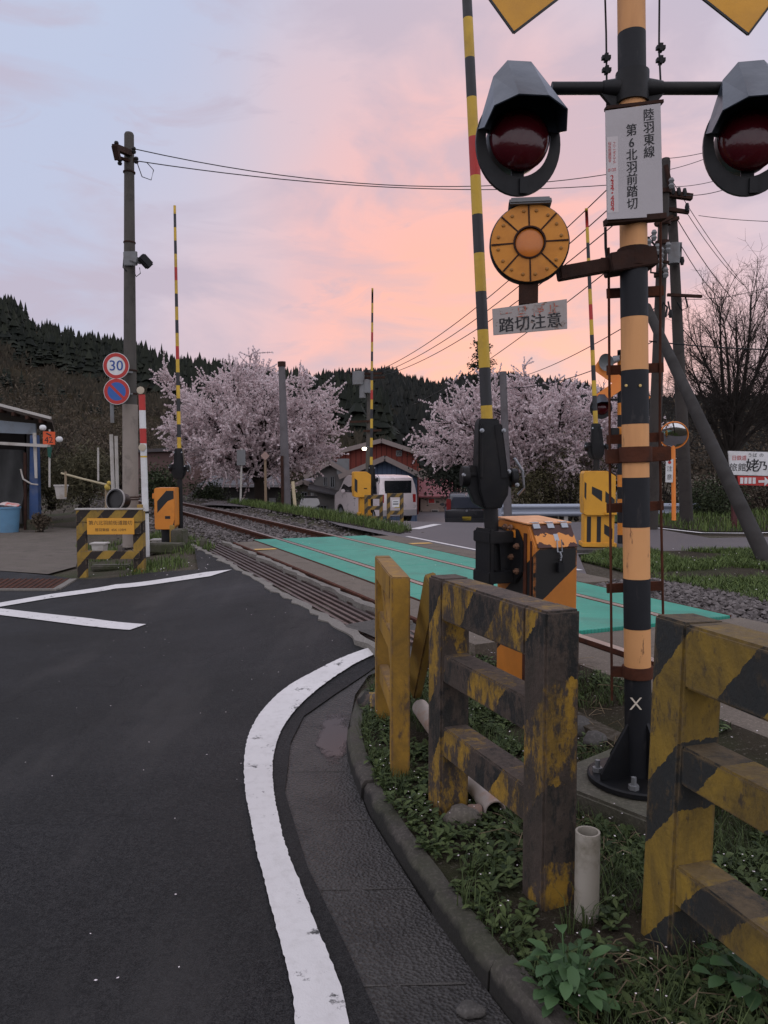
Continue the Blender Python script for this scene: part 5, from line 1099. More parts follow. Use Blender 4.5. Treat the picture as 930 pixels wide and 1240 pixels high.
mb = MB(sh); mb.prism([P(36, 527, Ys + 0.05), P(44.5, 527, Ys + 0.05), P(47, 634, Ys + 0.05), P(35, 634, Ys + 0.05)], (0, 0.16, 0)); mb.build('pillar', plain('faded_blue_pillar', (0.032, 0.068, 0.17), 0.7, 0.2, 4, dirt=(0.12, 0.13, 0.16), dirt_amt=0.6), sh, bevel=0.01)
mb = MB(sh); mb.prism([P(39.5, 524, Ys), P(43.5, 524, Ys), P(45, 579, Ys), P(42, 579, Ys)], (0, 0.03, 0)); nb = mb.build('notice_strip', OFFW, sh)
mb = MB(sh); mb.beam(P(-190, 526, Ys - 0.05), P(58, 540, Ys - 0.05), 0.05, 0.07); mb.build('curtain_rail', OFFW, sh)
mb = MB(sh); mb.beam(P(30.5, 548, Ys), P(31, 642, Ys), 0.06, 0.06, up=V((0, 1, 0))); mb.build('post', RUSTD, sh)
mb = MB(sh); mb.path([P(25, 568, Ys - 0.05), P(28, 580, Ys - 0.05), P(38, 586, Ys - 0.05), P(46, 587, Ys - 0.05)], 0.02, 6); mb.build('hose', OFFW, sh)
mb = MB(sh); q = P(43, 642, Ys); mb.box(q + V((0, 0.1, 0.11)), (0.36, 0.36, 0.28)); mb.build('footing', MOSSY, sh, bevel=0.02)
bk = thing('bucket', 'light blue plastic bin with a crumpled bag on top in front of the shed', 'bin', P(11, 645, 17.6))
mb = MB(bk); mb.lathe([(0, 0), (0.20, 0), (0.245, 0.55), (0.265, 0.56), (0.265, 0.60), (0.235, 0.60), (0.19, 0.05), (0, 0.05)], bk.location, (0, 0, 1), 32); mb.build('bin', plain('light_blue_plastic', (0.10, 0.22, 0.34), 0.5, 0.1, 4, dirt=(0.08, 0.13, 0.18), dirt_amt=0.4), bk, smooth=35)
stone('bag', 'crumpled white and red plastic bag lying on the blue bin', bk.location + V((0.02, 0, 0.63)), (0.25, 0.2, 0.07), plain('bag_plastic', (0.5, 0.45, 0.43), 0.5, 0.1, 5, dirt=(0.5, 0.05, 0.03), dirt_amt=0.9, dscale=5), 21, 'bag')
fs = thing('number_board', 'orange square board numbered 42 with two round white lamps by the shed', 'number board', P(60, 590, 17.5)); Yf = 17.4
mb = MB(fs); mb.tube(P(60, 590, Yf + 0.05), P(60, 520, Yf + 0.05), 0.022, None, 10); mb.beam(P(52, 530, Yf + 0.05), P(74, 532, Yf + 0.05), 0.03, 0.03); mb.build('post', OFFW, fs)
mb = MB(fs); a = [P(52, 522, Yf), P(66.5, 523, Yf), P(66.5, 538.5, Yf), P(52, 538, Yf)]; mb.prism(a, (0, 0.015, 0)); nb = mb.build('board', plain('vermilion_board', (0.60, 0.085, 0.02), 0.5, 0.08), fs)
mb = MB(fs); text_mesh(mb, '42', P(59, 533, Yf - 0.002), (1, 0, 0), (0, 0, 1), 0.20); mb.beam(P(56, 524.5, Yf - 0.002), P(62, 527.5, Yf - 0.002), 0.03, 0.002, up=V((0, -1, 0))); mb.build('lettering', INK, nb, smooth=0, normals=False)
for q in ((51.5, 518), (71.5, 532)):
    mb = MB(fs); c = P(*q, Yf - 0.02); mb.lathe([(0, 0.05), (0.045, 0.045), (0.064, 0.02), (0.066, -0.05), (0, -0.08)], c, (0, -1, 0), 20); mb.build('lamp', WHITE, fs, smooth=50)
mb = MB(fs); mb.prism([P(57, 541, Yf), P(63, 541, Yf), P(61, 555, Yf), P(58, 553, Yf)], (0, 0.02, 0)); mb.build('flag', plain('dark_green_flag', (0.01, 0.07, 0.05), 0.8), fs)
pt = thing('planter', 'pale tapered planter tub under the bamboo rail', 'planter', P(74.5, 604, 17)); mb = MB(pt, True); mb.lathe([(0, 0), (0.10, 0), (0.14, 0.28), (0.16, 0.28), (0.16, 0.31), (0.12, 0.31), (0.1, 0.2), (0, 0.2)], (0, 0, 0), (0, 0, 1), 20); mb.build('tub', OFFW, pt, smooth=40)
br = thing('bamboo_rail', 'bamboo pole rail lashed to two short stakes beside the garden path', 'rail', P(105, 605, 16)); Yr = 15.6
mb = MB(br); mb.path([P(74, 573, Yr), P(100, 580, Yr), P(133, 588, Yr)], 0.022, 8); mb.build('rail', plain('bamboo', (0.36, 0.31, 0.2), 0.6, 0.15), br, smooth=40)
for x, y0, y1 in ((79.5, 571, 602), (128.5, 587, 622)): mb = MB(br); mb.tube(P(x, y0, Yr), P(x, y1, Yr), 0.025, None, 8); mb.build('stake', plain('pale_stake', (0.26, 0.2, 0.13), 0.8), br, smooth=40)
mb = MB(br); mb.lathe([(0.05, -0.04), (0.07, 0), (0.05, 0.04)], P(130, 590, Yr - 0.04), (1, 0, 0.2), 10); mb.lathe([(0.035, -0.03), (0.05, 0), (0.035, 0.03)], P(132, 585, Yr - 0.04), (1, 0, 0.2), 10); mb.build('lashing', plain('ochre_rope', (0.42, 0.30, 0.06), 0.8), br, smooth=50)
for x0, x1, y0, y1, Y, r, lab in ((134.5, 137.5, 526, 606, 14.6, 0.034, 'taller left one of the two thin white posts behind the sign fence'), (140.5, 142.5, 528, 606, 14.9, 0.032, 'cream topped white post standing close to the utility pole'), (118.8, 119, 542, 582, 18, 0.022, 'single thin pale post in the shrubs left of the white posts')):
    t = thing('white_post', lab, 'post', P(x1, y1, Y)); mb = MB(t); mb.tube(P(x0, y0, Y), P(x1, y1, Y), r, None, 12); mb.build('post', OFFW, t, smooth=40)
tb = thing('tub', 'dark round tub tipped on its side behind the sign fence', 'tub', P(140.5, 618, 12.6)); c = P(140.5, 605, 12.6); mb = MB(tb); mb.lathe([(0.13, 0.0), (0.165, 0.0), (0.175, 0.03), (0.15, 0.04), (0.12, -0.22), (0, -0.24), (0, -0.2), (0.10, -0.18)], c, (-0.35, -0.9, 0.15), 28, close=False); mb.build('tub', plain('dark_tub', (0.010, 0.0095, 0.0095), 0.5, 0.2), tb, smooth=40)
mb = MB(tb); mb.lathe([(0.165, 0.0), (0.185, 0.0), (0.185, 0.03), (0.165, 0.03)], c, (-0.35, -0.9, 0.15), 28, close=True); mb.build('rim', plain('pale_rim', (0.3, 0.28, 0.27), 0.5), tb, smooth=40)
for px, py, Y, lab, sx in ((121, 670, 11.8, 'shallow white trough seen through the sign fence', 0.20), (197, 664, 13.6, 'pale planter trough behind the orange cabinet pedestal', 0.34)):
    t = thing('planter_trough', lab, 'planter', P(px, py, Y)); mb = MB(t, True); x = sx / 2; mb.prism([(-x * 0.8, -0.09, 0), (x * 0.8, -0.09, 0), (x, -0.09, 0.15), (-x, -0.09, 0.15)], (0, 0.18, 0)); mb.box((0, 0, 0.155), (sx + 0.05, 0.22, 0.025)); mb.build('trough', OFFW, t, bevel=0.006)

# =================================================================== POLES, POSTS AND SMALL SIGNS
def post(name, lab, cat, top, bot, Y, r0, r1, m, group=None, pname='pole'):
    t = thing(name, lab, cat, P(*bot, Y), 0, group); mb = MB(t); mb.tube(P(*top, Y), P(*bot, Y), r0, r1, 16); mb.build(pname, m, t, smooth=40); return t
gpole = plain('grey_pole_concrete', (0.12, 0.11, 0.115), 0.8, 0.15, 1.5, dirt=(0.06, 0.05, 0.05), dirt_amt=0.5)
t = post('concrete_pole', 'plain grey concrete pole with a dark cap in front of the left cherry tree', 'pole', (341, 439), (347, 624), 24, 0.10, 0.155, gpole)
mb = MB(t); mb.tube(P(341, 438, 24), P(341.2, 444, 24), 0.125, None, 16); mb.build('cap', RUSTD, t, smooth=40)
mb = MB(t); mb.beam(P(341.5, 552, 23.86), P(342.5, 622, 23.86), 0.09, 0.06, up=V((0, 1, 0))); mb.build('cable_guard', RUSTD, t)
t = post('marker_post', 'thin white post with a grey square plate under the left cherry tree', 'post', (293, 543), (291, 618), 25, 0.03, 0.035, OFFW, None, 'post')
mb = MB(t); q = P(292, 554, 24.95); mb.box(q, (0.28, 0.02, 0.5)); mb.build('plate', GREYP, t)
t = post('marker_post', 'tan post topped by a small diamond plate beneath the left cherry tree', 'post', (321, 548), (322, 622), 25, 0.04, 0.045, plain('tan_post', (0.24, 0.17, 0.11), 0.7), None, 'post')
mb = MB(t); q = P(321, 552, 24.9); mb.prism([q + V((0, 0, 0.15)), q + V((0.15, 0, 0)), q + V((0, 0, -0.15)), q + V((-0.15, 0, 0))], (0, 0.02, 0)); mb.build('plate', plain('pinkish_plate', (0.33, 0.22, 0.19), 0.6), t)
post('marker_post', 'cream slanted stake right of the grey concrete pole', 'post', (354.5, 583), (358, 621), 23, 0.05, 0.05, plain('cream_stake', (0.5, 0.42, 0.27), 0.7), None, 'post')
post('concrete_pole', 'slim grey pole in front of the right cherry tree beside the barrier mast', 'pole', (609, 450), (615, 628), 19, 0.085, 0.105, gpole)
# village utility pole with transformer and lit lamp
YM = 34
t = thing('utility_pole', 'utility pole with grey transformer drums in front of the far dark hill', 'utility pole', P(446, 625, YM), 0, 'utility poles'); mb = MB(t); mb.tube(P(448, 448, YM), P(446, 630, YM), 0.11, 0.17, 14); mb.build('pole', CPOLE, t, smooth=40)
for l, r, y in ((425, 463, 453), (430, 466, 458), (424, 448, 511), (440, 462, 522)): mb = MB(t); mb.beam(P(l, y, YM - 0.15), P(r, y - 1, YM - 0.15), 0.09, 0.09); mb.build('cross_arm', RUSTD, t)
for x, y, r in ((434, 458, 0.26), (444, 468, 0.17), (439, 474, 0.14)): mb = MB(t); mb.lathe([(0, -0.3), (r, -0.28), (r, 0.28), (0, 0.32)], P(x, y, YM - 0.35), (0, 0, 1), 16); mb.build('transformer', GREYP, t, smooth=40)
for x in (423, 427, 431, 437, 444, 452, 459, 464):
    mb = MB(t); mb.lathe([(0.03, -0.1), (0.06, 0), (0.03, 0.16)], P(x, 450, YM - 0.15), (0, 0, 1), 8); mb.build('insulator', BLKS, t, smooth=40)
n = NT('lit_lamp'); n.b.inputs['Emission Color'].default_value = (1.0, 0.93, 0.66, 1); n.b.inputs['Emission Strength'].default_value = 9; n.color((0.9, 0.9, 0.8)); LIT = n.done()
sl_ = thing('street_lamp', 'small lit street lamp on a bracket before the red walled house', 'street lamp', P(441.5, 545, 33)); mb = MB(sl_); mb.beam(P(446, 541, 33.6), P(441, 542, 32.6), 0.05, 0.05); mb.build('bracket', GREYP, sl_)
mb = MB(sl_); mb.lathe([(0, -0.05), (0.08, -0.05), (0.10, 0.02), (0.05, 0.06), (0, 0.065)], P(441.3, 543.5, 32.6), (0, 0, 1), 14); mb.build('lamp', LIT, sl_, smooth=60)
pl = bpy.data.lights.new('street_lamp_light', 'POINT'); pl.energy = 22; pl.color = (1, 0.92, 0.68); pl.shadow_soft_size = 0.12; plo = bpy.data.objects.new('street_lamp_light', pl); COL.objects.link(plo); plo.location = P(441.3, 545.5, 32.3); 
# right-hand poles
Y1, Y2 = 15.0, 16.2
u1 = thing('utility_pole', 'utility pole with porcelain fittings right behind the near signal post, propped by a slanted strut', 'utility pole', P(789, 650, Y1), 0, 'utility poles')
mb = MB(u1); mb.tube(P(806, 196, Y1), P(788, 655, Y1), 0.088, 0.125, 16); mb.lathe([(0.088, 0), (0.075, 0.06), (0, 0.09)], P(806, 196, Y1), (0, 0, 1), 16); mb.build('pole', CBROWN, u1, smooth=40)
mb = MB(u1)
for y in (230, 268, 292, 330): mb = MB(u1); mb.tube(P(804.6 - (y - 230) * 0.04, y, Y1), P(804.6 - (y - 230) * 0.04, y + 5, Y1), 0.135, None, 14); mb.build('band', RUSTD, u1)
mb = MB(u1); mb.beam(P(793, 272, Y1 - 0.2), P(815, 262, Y1 - 0.2), 0.07, 0.07); mb.build('bracket', RUSTD, u1, bevel=0.005); mb = MB(u1); mb.beam(P(788, 314, Y1 - 0.2), P(810, 318, Y1 - 0.2), 0.05, 0.05); mb.build('bracket', RUSTD, u1, bevel=0.005); mb = MB(u1); mb.beam(P(782, 357, Y1 - 0.2), P(800, 356, Y1 - 0.2), 0.10, 0.10); mb.build('bracket', RUSTD, u1, bevel=0.005); mb = MB(u1); mb.beam(P(806, 200, Y1 - 0.15), P(812, 226, Y1 - 0.15), 0.07, 0.07); mb.build('bracket', RUSTD, u1, bevel=0.005)
for q in ((796, 302), (801, 306), (788, 308), (800, 318), (809, 300), (792, 285), (813, 222), (786, 296), (806, 330)):
    mb = MB(u1); mb.lathe([(0.03, -0.10), (0.055, -0.04), (0.03, 0), (0.055, 0.05), (0.03, 0.10)], P(*q, Y1 - 0.25), (0, 0, 1), 10); mb.build('insulator', GREYP, u1, smooth=40)
mb = MB(u1); mb.path([P(789, 312, Y1 - 0.2), P(788, 330, Y1 - 0.2), P(806, 332, Y1 - 0.2)], 0.02, 6); mb.build('cable', BLKS, u1, smooth=0); mb = MB(u1); mb.path([P(784, 287, Y1 - 0.2), P(796, 300, Y1 - 0.2), P(797, 320, Y1 - 0.2)], 0.02, 6); mb.build('cable', BLKS, u1, smooth=0); mb = MB(u1); mb.path([P(800, 380, Y1 - 0.2), P(803, 366, Y1 - 0.2), P(808, 372, Y1 - 0.2), P(806, 384, Y1 - 0.2)], 0.02, 6)
mb.build('cable', BLKS, u1, smooth=0)
sa, sb_ = P(783, 372, 14.6), P(948, 722, 9.0)
mb = MB(u1); mb.tube(sa, sb_, 0.085, 0.10, 18); mb.build('strut', plain('strut_concrete', (0.022, 0.019, 0.017), 0.9, 0.2, 2, dirt=(0.014, 0.012, 0.011), dirt_amt=0.6, dscale=2), u1, smooth=40)
u2 = thing('utility_pole', 'brown utility pole with grey transformer and two cross arms, rightmost of the poles', 'utility pole', P(832, 640, Y2), 0, 'utility poles')
mb = MB(u2); mb.tube(P(813, 236, Y2), P(832, 642, Y2), 0.092, 0.135, 16); mb.build('pole', CBROWN, u2, smooth=40)
for l, r, y0, y1_, w in ((803, 838, 234, 239, 0.12), (806, 834, 253, 257, 0.08), (796, 822, 270, 264, 0.07), (808, 850, 357, 359, 0.06)): mb = MB(u2); mb.beam(P(l, y0, Y2 - 0.2), P(r, y1_, Y2 - 0.2), w, w); mb.build('cross_arm', RUSTD, u2, bevel=0.005)
mb = MB(u2); mb.lathe([(0, -0.22), (0.12, -0.21), (0.12, 0.2), (0, 0.22)], P(816, 307, Y2 - 0.25), (0, 0, 1), 16); mb.box(P(821, 305, Y2 - 0.2), (0.12, 0.1, 0.36)); mb.build('transformer', GREYP, u2, smooth=40)
for x, y in ((822, 232), (829, 233), (815, 231), (832, 251), (823, 300), (826, 316), (812, 380)):
    mb = MB(u2); mb.lathe([(0.03, -0.08), (0.05, 0), (0.03, 0.08)], P(x, y, Y2 - 0.25), (0, 0, 1), 8); mb.build('insulator', BLKS, u2, smooth=40)
mb = MB(u2); mb.path([P(820, 366, Y2 - 0.2), P(826, 376, Y2 - 0.2), P(833, 372, Y2 - 0.2), P(830, 360, Y2 - 0.2)], 0.018, 6); mb.build('cable', BLKS, u2, smooth=0); mb = MB(u2); mb.path([P(809, 365, Y2 - 0.2), P(812, 380, Y2 - 0.2), P(803, 384, Y2 - 0.2)], 0.018, 6); mb.build('cable', BLKS, u2, smooth=0)
# far crossing signal
Yc = 12.2; c2 = thing('crossing_signal', 'smaller orange and black crossing signal across the track with a grey horn', 'crossing signal', P(753, 662, Yc), 0, 'crossing signals')
mb = MB(c2); y = 662; i = 0
while y > 424: mb.mi = i % 2; y1_ = max(424, y - 14.5); mb.tube(P(752.5, y, Yc), P(752.5, y1_, Yc), 0.062, None, 14, cap=y1_ == 424); y = y1_; i += 1
mb.build('pole', [POSTK, ORNG], c2, smooth=40)
cc_ = P(753, 464, Yc - 0.09)
OR2 = plain('vermilion_orange_board', (0.75, 0.23, 0.04), 0.5, 0.1, 4)
for sg in (1, -1):
    d = V((0.82, 0, 0.57 * sg)); p_ = V((-0.57 * sg, 0, 0.82)); c0 = cc_ + V((0, -0.008 * sg, 0.0)); mb = MB(c2); mb.prism([c0 + d * a * 0.50 + p_ * b * 0.085 for a, b in ((-1, -1), (1, -1), (1, 1), (-1, 1))], (0, 0.006, 0)); mb.build('cross_board', OR2, c2)
mb = MB(c2); mb.lathe([(0.05, -0.16), (0.06, 0.0), (0.11, 0.10), (0.135, 0.13), (0.12, 0.12), (0, 0.02)], P(740, 437, Yc - 0.15), (-0.75, -0.6, -0.25), 20); mb.beam(P(743, 432, Yc - 0.1), P(754, 431, Yc), 0.03, 0.03); mb.build('horn', GREYP, c2, smooth=40)
mb = MB(c2); mb.beam(P(733, 484, Yc), P(754, 484, Yc), 0.035, 0.035); mb.build('lamp_bar', BLKS, c2)
lc = P(727.5, 494, Yc - 0.05); mb = MB(c2); mb.lathe([(0, 0.0), (0.175, 0.0), (0.175, 0.02), (0, 0.02)], lc, (0, -1, 0), 28); l2 = mb.build('back_plate', BLKS, c2, smooth=40)
mb = MB(c2); mb.lathe([(0.11, 0.0), (0.09, 0.04), (0.04, 0.06), (0, 0.065)], lc + V((0.01, -0.02, 0)), (0, -1, 0), 24); mb.build('lens', LENS, l2, smooth=60)
mb = MB(c2); T = lambda x, y, z: lc + V((x, y, z)); B = [(-0.15, 0.0), (-0.10, 0.19), (-0.04, 0.25), (0.04, 0.25), (0.10, 0.19), (0.15, 0.0)]; Fr = [(-0.15, -0.02), (-0.13, 0.05), (-0.05, 0.08), (0.05, 0.08), (0.13, 0.05), (0.15, -0.02)]
mb.add([T(x, 0, z) for x, z in B] + [T(x, -0.2 if abs(x) < 0.1 else -0.12, z) for x, z in Fr], [(i, i + 1, 7 + i, 6 + i) for i in range(5)]); mb.build('hood', HOOD, l2, smooth=0, solid=0.006)
mb = MB(c2); mb.box(P(744, 526, Yc - 0.12), (0.13, 0.1, 0.2)); mb.build('junction_box', BLKS, c2, bevel=0.01)
# convex mirror
Ym = 14.0; cm = thing('traffic_mirror', 'round convex traffic mirror on an orange post with a white caution plate', 'traffic mirror', P(816, 630, Ym))
mb = MB(cm); mb.tube(P(816, 630, Ym), P(815, 512, Ym), 0.038, None, 14); mb.build('post', OR2, cm, smooth=40)
n = NT('mirror'); n.color((0.5, 0.5, 0.5)); n.rough(0.06); MIR = n.done(0.5, 1.0)
mb = MB(cm); mc = P(816, 527, Ym - 0.07); ma_ = V((-0.25, -0.95, -0.30)).normalized(); mb.lathe([(0.235, 0), (0.215, 0.012), (0.16, 0.032), (0.08, 0.048), (0, 0.053)], mc, ma_, 36); mb.build('mirror_face', MIR, cm, smooth=80)
mb = MB(cm); mb.lathe([(0.235, -0.03), (0.252, -0.02), (0.252, 0.014), (0.236, 0.014)], mc, ma_, 36, close=True); mb.lathe([(0.235, -0.02), (0.1, -0.06), (0, -0.065)], mc, ma_, 36); mb.build('frame', OR2, cm, smooth=40)
mb = MB(cm); q = P(810.5, 570, Ym - 0.06); mb.box(q, (0.13, 0.012, 0.42)); pl_ = mb.build('caution_plate', WHITE, cm)
mb = MB(cm); vtext(mb, '注意', q + V((0, -0.008, 0.03)), (1, 0, 0), (0, 0, 1), 0.105, 0.15); mb.build('lettering', INK, pl_, smooth=0, normals=False)
mb = MB(cm); mb.lathe([(0, 0), (0.03, 0), (0.03, 0.003), (0, 0.003)], q + V((0, -0.007, 0.15)), (0, -1, 0), 14); mb.build('red_dot', REDP, pl_)
# inn sign board
Yi = 15.2; sg_ = thing('inn_sign', 'white roadside inn sign board with black brush lettering and a red strip', 'sign board', P(905, 640, Yi))
a = [P(882, 546, Yi), P(985, 549, Yi), P(985, 578, Yi), P(885, 575, Yi)]; mb = MB(sg_); mb.prism(a, (0, 0.04, 0)); bd = mb.build('board', WHITE, sg_, bevel=0.004)
for x in (889, 975): mb = MB(sg_); mb.beam(P(x, 548, Yi + 0.08), P(x, 644, Yi + 0.08), 0.09, 0.08, up=V((0, 1, 0))); mb.build('post', plain('dark_red_post', (0.075, 0.02, 0.02), 0.7), sg_)
mb = MB(sg_); mb.prism([P(893, 576, Yi), P(985, 579, Yi), P(985, 591, Yi), P(895, 587, Yi)], (0, 0.03, 0)); rd = mb.build('red_strip', REDP, sg_)
kY = Yi / F; fr_ = V((0, -0.006, 0))
mb = MB(sg_)
for i, ch in enumerate('旅館'): text_mesh(mb, ch, P(888 + i * 10.5, 566.5, Yi) + fr_, (1, 0, 0), (0, 0, 1), 10.5 * kY)
for ch, x, s in (('姥', 911, 17), ('乃', 923.5, 12), ('湯', 940, 18)): text_mesh(mb, ch, P(x, 564.5, Yi) + fr_, (1, 0, 0), (0, 0, 1), s * kY); text_mesh(mb, ch, P(x + 0.4, 564.7, Yi) + fr_ * 1.2, (1, 0, 0), (0, 0, 1), s * kY)
for ch, x in (('う', 908), ('ば', 914), ('の', 922), ('ゆ', 940)): text_mesh(mb, ch, P(x, 551.5, Yi) + fr_, (1, 0, 0), (0, 0, 1), 5.5 * kY)
mb.build('lettering', INK, bd, smooth=0, normals=False)
mb = MB(sg_)
for i, ch in enumerate('日鉄道'): text_mesh(mb, ch, P(889 + i * 6, 555, Yi) + fr_, (1, 0, 0), (0, 0, 1), 6.5 * kY)
mb.build('lettering', REDINK, bd, smooth=0, normals=False)
mb = MB(sg_)
for i in range(4): mb.box(P(898 + i * 5, 582, Yi) + fr_, (0.06, 0.004, 0.12)); 
q = P(925, 583, Yi) + fr_; mb.box(q + V((-0.05, 0, 0)), (0.12, 0.004, 0.05)); mb.prism([q + V((0.01, 0, 0.09)), q + V((0.11, 0, 0)), q + V((0.01, 0, -0.09))], (0, -0.003, 0)); mb.build('white_print', WHITE, rd, smooth=0)
# guardrail
Yg = 22.0; gr = thing('guardrail', 'pale blue grey corrugated guardrail across the far road', 'guardrail', P(700, 640, Yg))
prof = [(0.03, 0.175), (-0.03, 0.14), (-0.045, 0.10), (-0.03, 0.06), (0.03, 0.02), (0.03, -0.02), (-0.03, -0.06), (-0.045, -0.10), (-0.03, -0.14), (0.03, -0.175)]
a, b = P(605, 618, Yg), P(850, 617, Yg - 1.0); mb = MB(gr); nP = len(prof); d = (b - a).normalized(); sd = V((-d.y, d.x, 0))
vs = [q + sd * x + V((0, 0, z)) for q in (a, b) for x, z in prof]; mb.add(vs, [(i, i + 1, nP + i + 1, nP + i) for i in range(nP - 1)]); mb.build('beam', plain('guardrail_steel', (0.30, 0.33, 0.39), 0.4, 0.12, 2, metal=0.3), gr, smooth=50, solid=0.01)
mb = MB(gr); mb.tube(a + V((0.03, 0.02, -0.17)), a + V((0.03, 0.02, 0.17)), 0.07, None, 12); mb.build('end_cap', MATS['guardrail_steel'], gr, smooth=40)
for k in range(4): q = a.lerp(b, 0.03 + 0.31 * k) + sd * 0.12; mb = MB(gr); mb.tube(V((q.x, q.y, zb(q.x, q.y) - 0.2)), q + V((0, 0, 0.12)), 0.06, None, 10); mb.build('post', OFFW, gr, smooth=40)
# wires
def wire(lab, a, b, sag, r=0.008):
    a, b = P(*a), P(*b); t = thing('overhead_wire', lab, 'wire', (a + b) / 2, 0, 'overhead wires'); mb = MB(t)
    mb.path([a.lerp(b, i / 20) - V((0, 0, 4 * sag * (i / 20) * (1 - i / 20))) for i in range(21)], r, 5); mb.build('cable', BLKS, t, smooth=60)
wire('upper wire of the pair leaving the top of the left utility pole', (161, 180, 13.5), (760, 207, 17), 0.47, 0.009)
wire('lower wire of the pair leaving the top of the left utility pole', (166, 195, 13.5), (762, 222, 17), 0.28, 0.009)
wire('steepest of three wires rising right from the transformer pole', (458, 449, 34), (760, 205, 17), 0.5, 0.013)
wire('middle of three wires rising right from the transformer pole', (461, 452, 34), (760, 232, 17), 0.5, 0.013)
wire('lowest of three wires rising right from the transformer pole', (464, 455, 34), (760, 258, 17), 0.5, 0.013)
wire('wire from below the caution plate up to the propped pole', (500, 490, 40), (792, 283, 15), 0.3, 0.012)
wire('faint upper wire running above the right cherry tree', (600, 462, 34), (795, 372, 15), 0.3, 0.011)
wire('dark lower wire sagging above the right cherry tree', (611, 470, 19), (800, 408, 15), 0.25, 0.010)
wire('topmost wire running right from the propped pole behind the red lamp', (812, 205, 15), (960, 137, 11), 0.1, 0.006)
wire('second wire running right from the propped pole behind the red lamp', (806, 192, 15), (950, 150, 12), 0.1, 0.006)
wire('upper thin wire leaving the cross arm of the rightmost pole', (815, 226, 16), (960, 178, 12), 0.15, 0.006)
wire('lower thin wire leaving the cross arm of the rightmost pole', (822, 236, 16), (960, 186, 12), 0.2, 0.007)
wire('level wire going right from the rightmost pole', (846, 261, 16), (1000, 268, 13), 0.05, 0.006)
wire('long slanting wire dropping right from the rightmost pole top', (811, 214, 16), (905, 350, 20), 0.1, 0.007)
wire('second slanting wire dropping right from the rightmost pole', (832, 258, 16), (900, 345, 20), 0.1, 0.007)
wire('insulated slanting wire falling from the rightmost pole bracket', (818, 262, 16), (890, 365, 20), 0.1, 0.009)
wire('short steep wire falling from the transformer on the rightmost pole', (824, 296, 16), (875, 365, 20), 0.1, 0.008)
wire('dark level cable crossing behind the bare tree', (786, 413, 14), (1000, 424, 13), 0.05, 0.012)
wire('faint wire from the lower cross arm toward the bare tree', (825, 362, 16), (1000, 318, 14), 0.2, 0.006)

# =================================================================== HOUSES
def hwall(c, dirt, name): return plain(name, c, 0.85, 0.12, 1.2, dirt=dirt, dirt_amt=0.5, dscale=1.0, bump=0.1, spec=0.2)
def house(lab, Y, l, r, eave, ridge, zbase, depth, wallm, roofm, wins=(), rz=0.0, over=0.25, ridge_x=None, name='house', thick=0.12, door=None):
    k = Y / F; xl, xr = P(l, 600, Y).x, P(r, 600, Y).x; w = xr - xl; ze = P(0, eave, Y).z - zbase; zr = P(0, ridge, Y).z - zbase
    h = thing(name, lab, 'house', ((xl + xr) / 2, Y, zbase), rz); rx = 0 if ridge_x is None else P(ridge_x, 600, Y).x - (xl + xr) / 2
    mb = MB(h, True); mb.prism([(-w / 2, 0, 0), (w / 2, 0, 0), (w / 2, 0, ze), (rx, 0, zr - 0.05), (-w / 2, 0, ze)], (0, depth, 0)); wl_ = mb.build('wall', wallm, h)
    mb = MB(h, True); o = over
    for s_, x0 in ((-1, -w / 2), (1, w / 2)):
        sl = (zr - ze) / (abs(x0 - rx)); xo = x0 + s_ * o; zo = ze - sl * o
        mb.prism([(rx, -o, zr + 0.02), (xo, -o, zo + 0.02), (xo, -o, zo + 0.02 + thick), (rx, -o, zr + 0.02 + thick)], (0, depth + 2 * o, 0))
    ro = mb.build('roof', roofm, h)
    mb = MB(h, True)
    for s_, x0 in ((-1, -w / 2), (1, w / 2)):
        sl = (zr - ze) / (abs(x0 - rx)); xo = x0 + s_ * o; zo = ze - sl * o; mb.beam((rx, -o - 0.02, zr + 0.01), (xo, -o - 0.02, zo + 0.01), 0.03, 0.26)
    mb.build('barge_board', hb, ro)
    for (wx0, wx1, wy0, wy1, m) in wins:
        a, b = P(wx0, wy1, Y), P(wx1, wy0, Y); cx_ = (a.x + b.x) / 2 - h.location.x; cz = (a.z + b.z) / 2 - zbase; ww, hh = b.x - a.x, b.z - a.z
        mb = MB(h, True)
        for q in ((-ww / 2, 0, 0.06, hh), (ww / 2, 0, 0.06, hh), (0, -hh / 2, ww, 0.06), (0, hh / 2, ww, 0.06), (0, 0, 0.04, hh)): mb.box((cx_ + q[0], -0.03, cz + q[1]), (q[2], 0.06, q[3]))
        f_ = mb.build('window', GREYP, h); mb = MB(h, True); mb.box((cx_, -0.012, cz), (ww, 0.02, hh)); mb.build('pane', m, f_)
    return h
hb = plain('barge_board_grey', (0.22, 0.18, 0.165), 0.8, 0.15, 2)
ROOFD = plain('dark_tin_roof', (0.05, 0.046, 0.05), 0.6, 0.25, 1.5, dirt=(0.09, 0.07, 0.06), dirt_amt=0.5)
n = NT('red_brown_siding'); w_ = n.math('FRACT', n.math('MULTIPLY', n.proj((1, 0, 0)), 3.2)); c = n.mix(n.noise(1), (0.14, 0.034, 0.026), (0.20, 0.05, 0.036)); c = n.mix(n.math('LESS_THAN', w_, 0.12), c, (0.045, 0.013, 0.012)); n.color(c); n.rough(0.8); REDW = n.done(0.2)
house('dark red walled house with shallow grey gable under the far hill', 47, 404, 507, 549, 534, -2.2, 8, REDW, ROOFD, ((480, 486, 546, 552, GLASS),), 0.0, 0.5, 462)
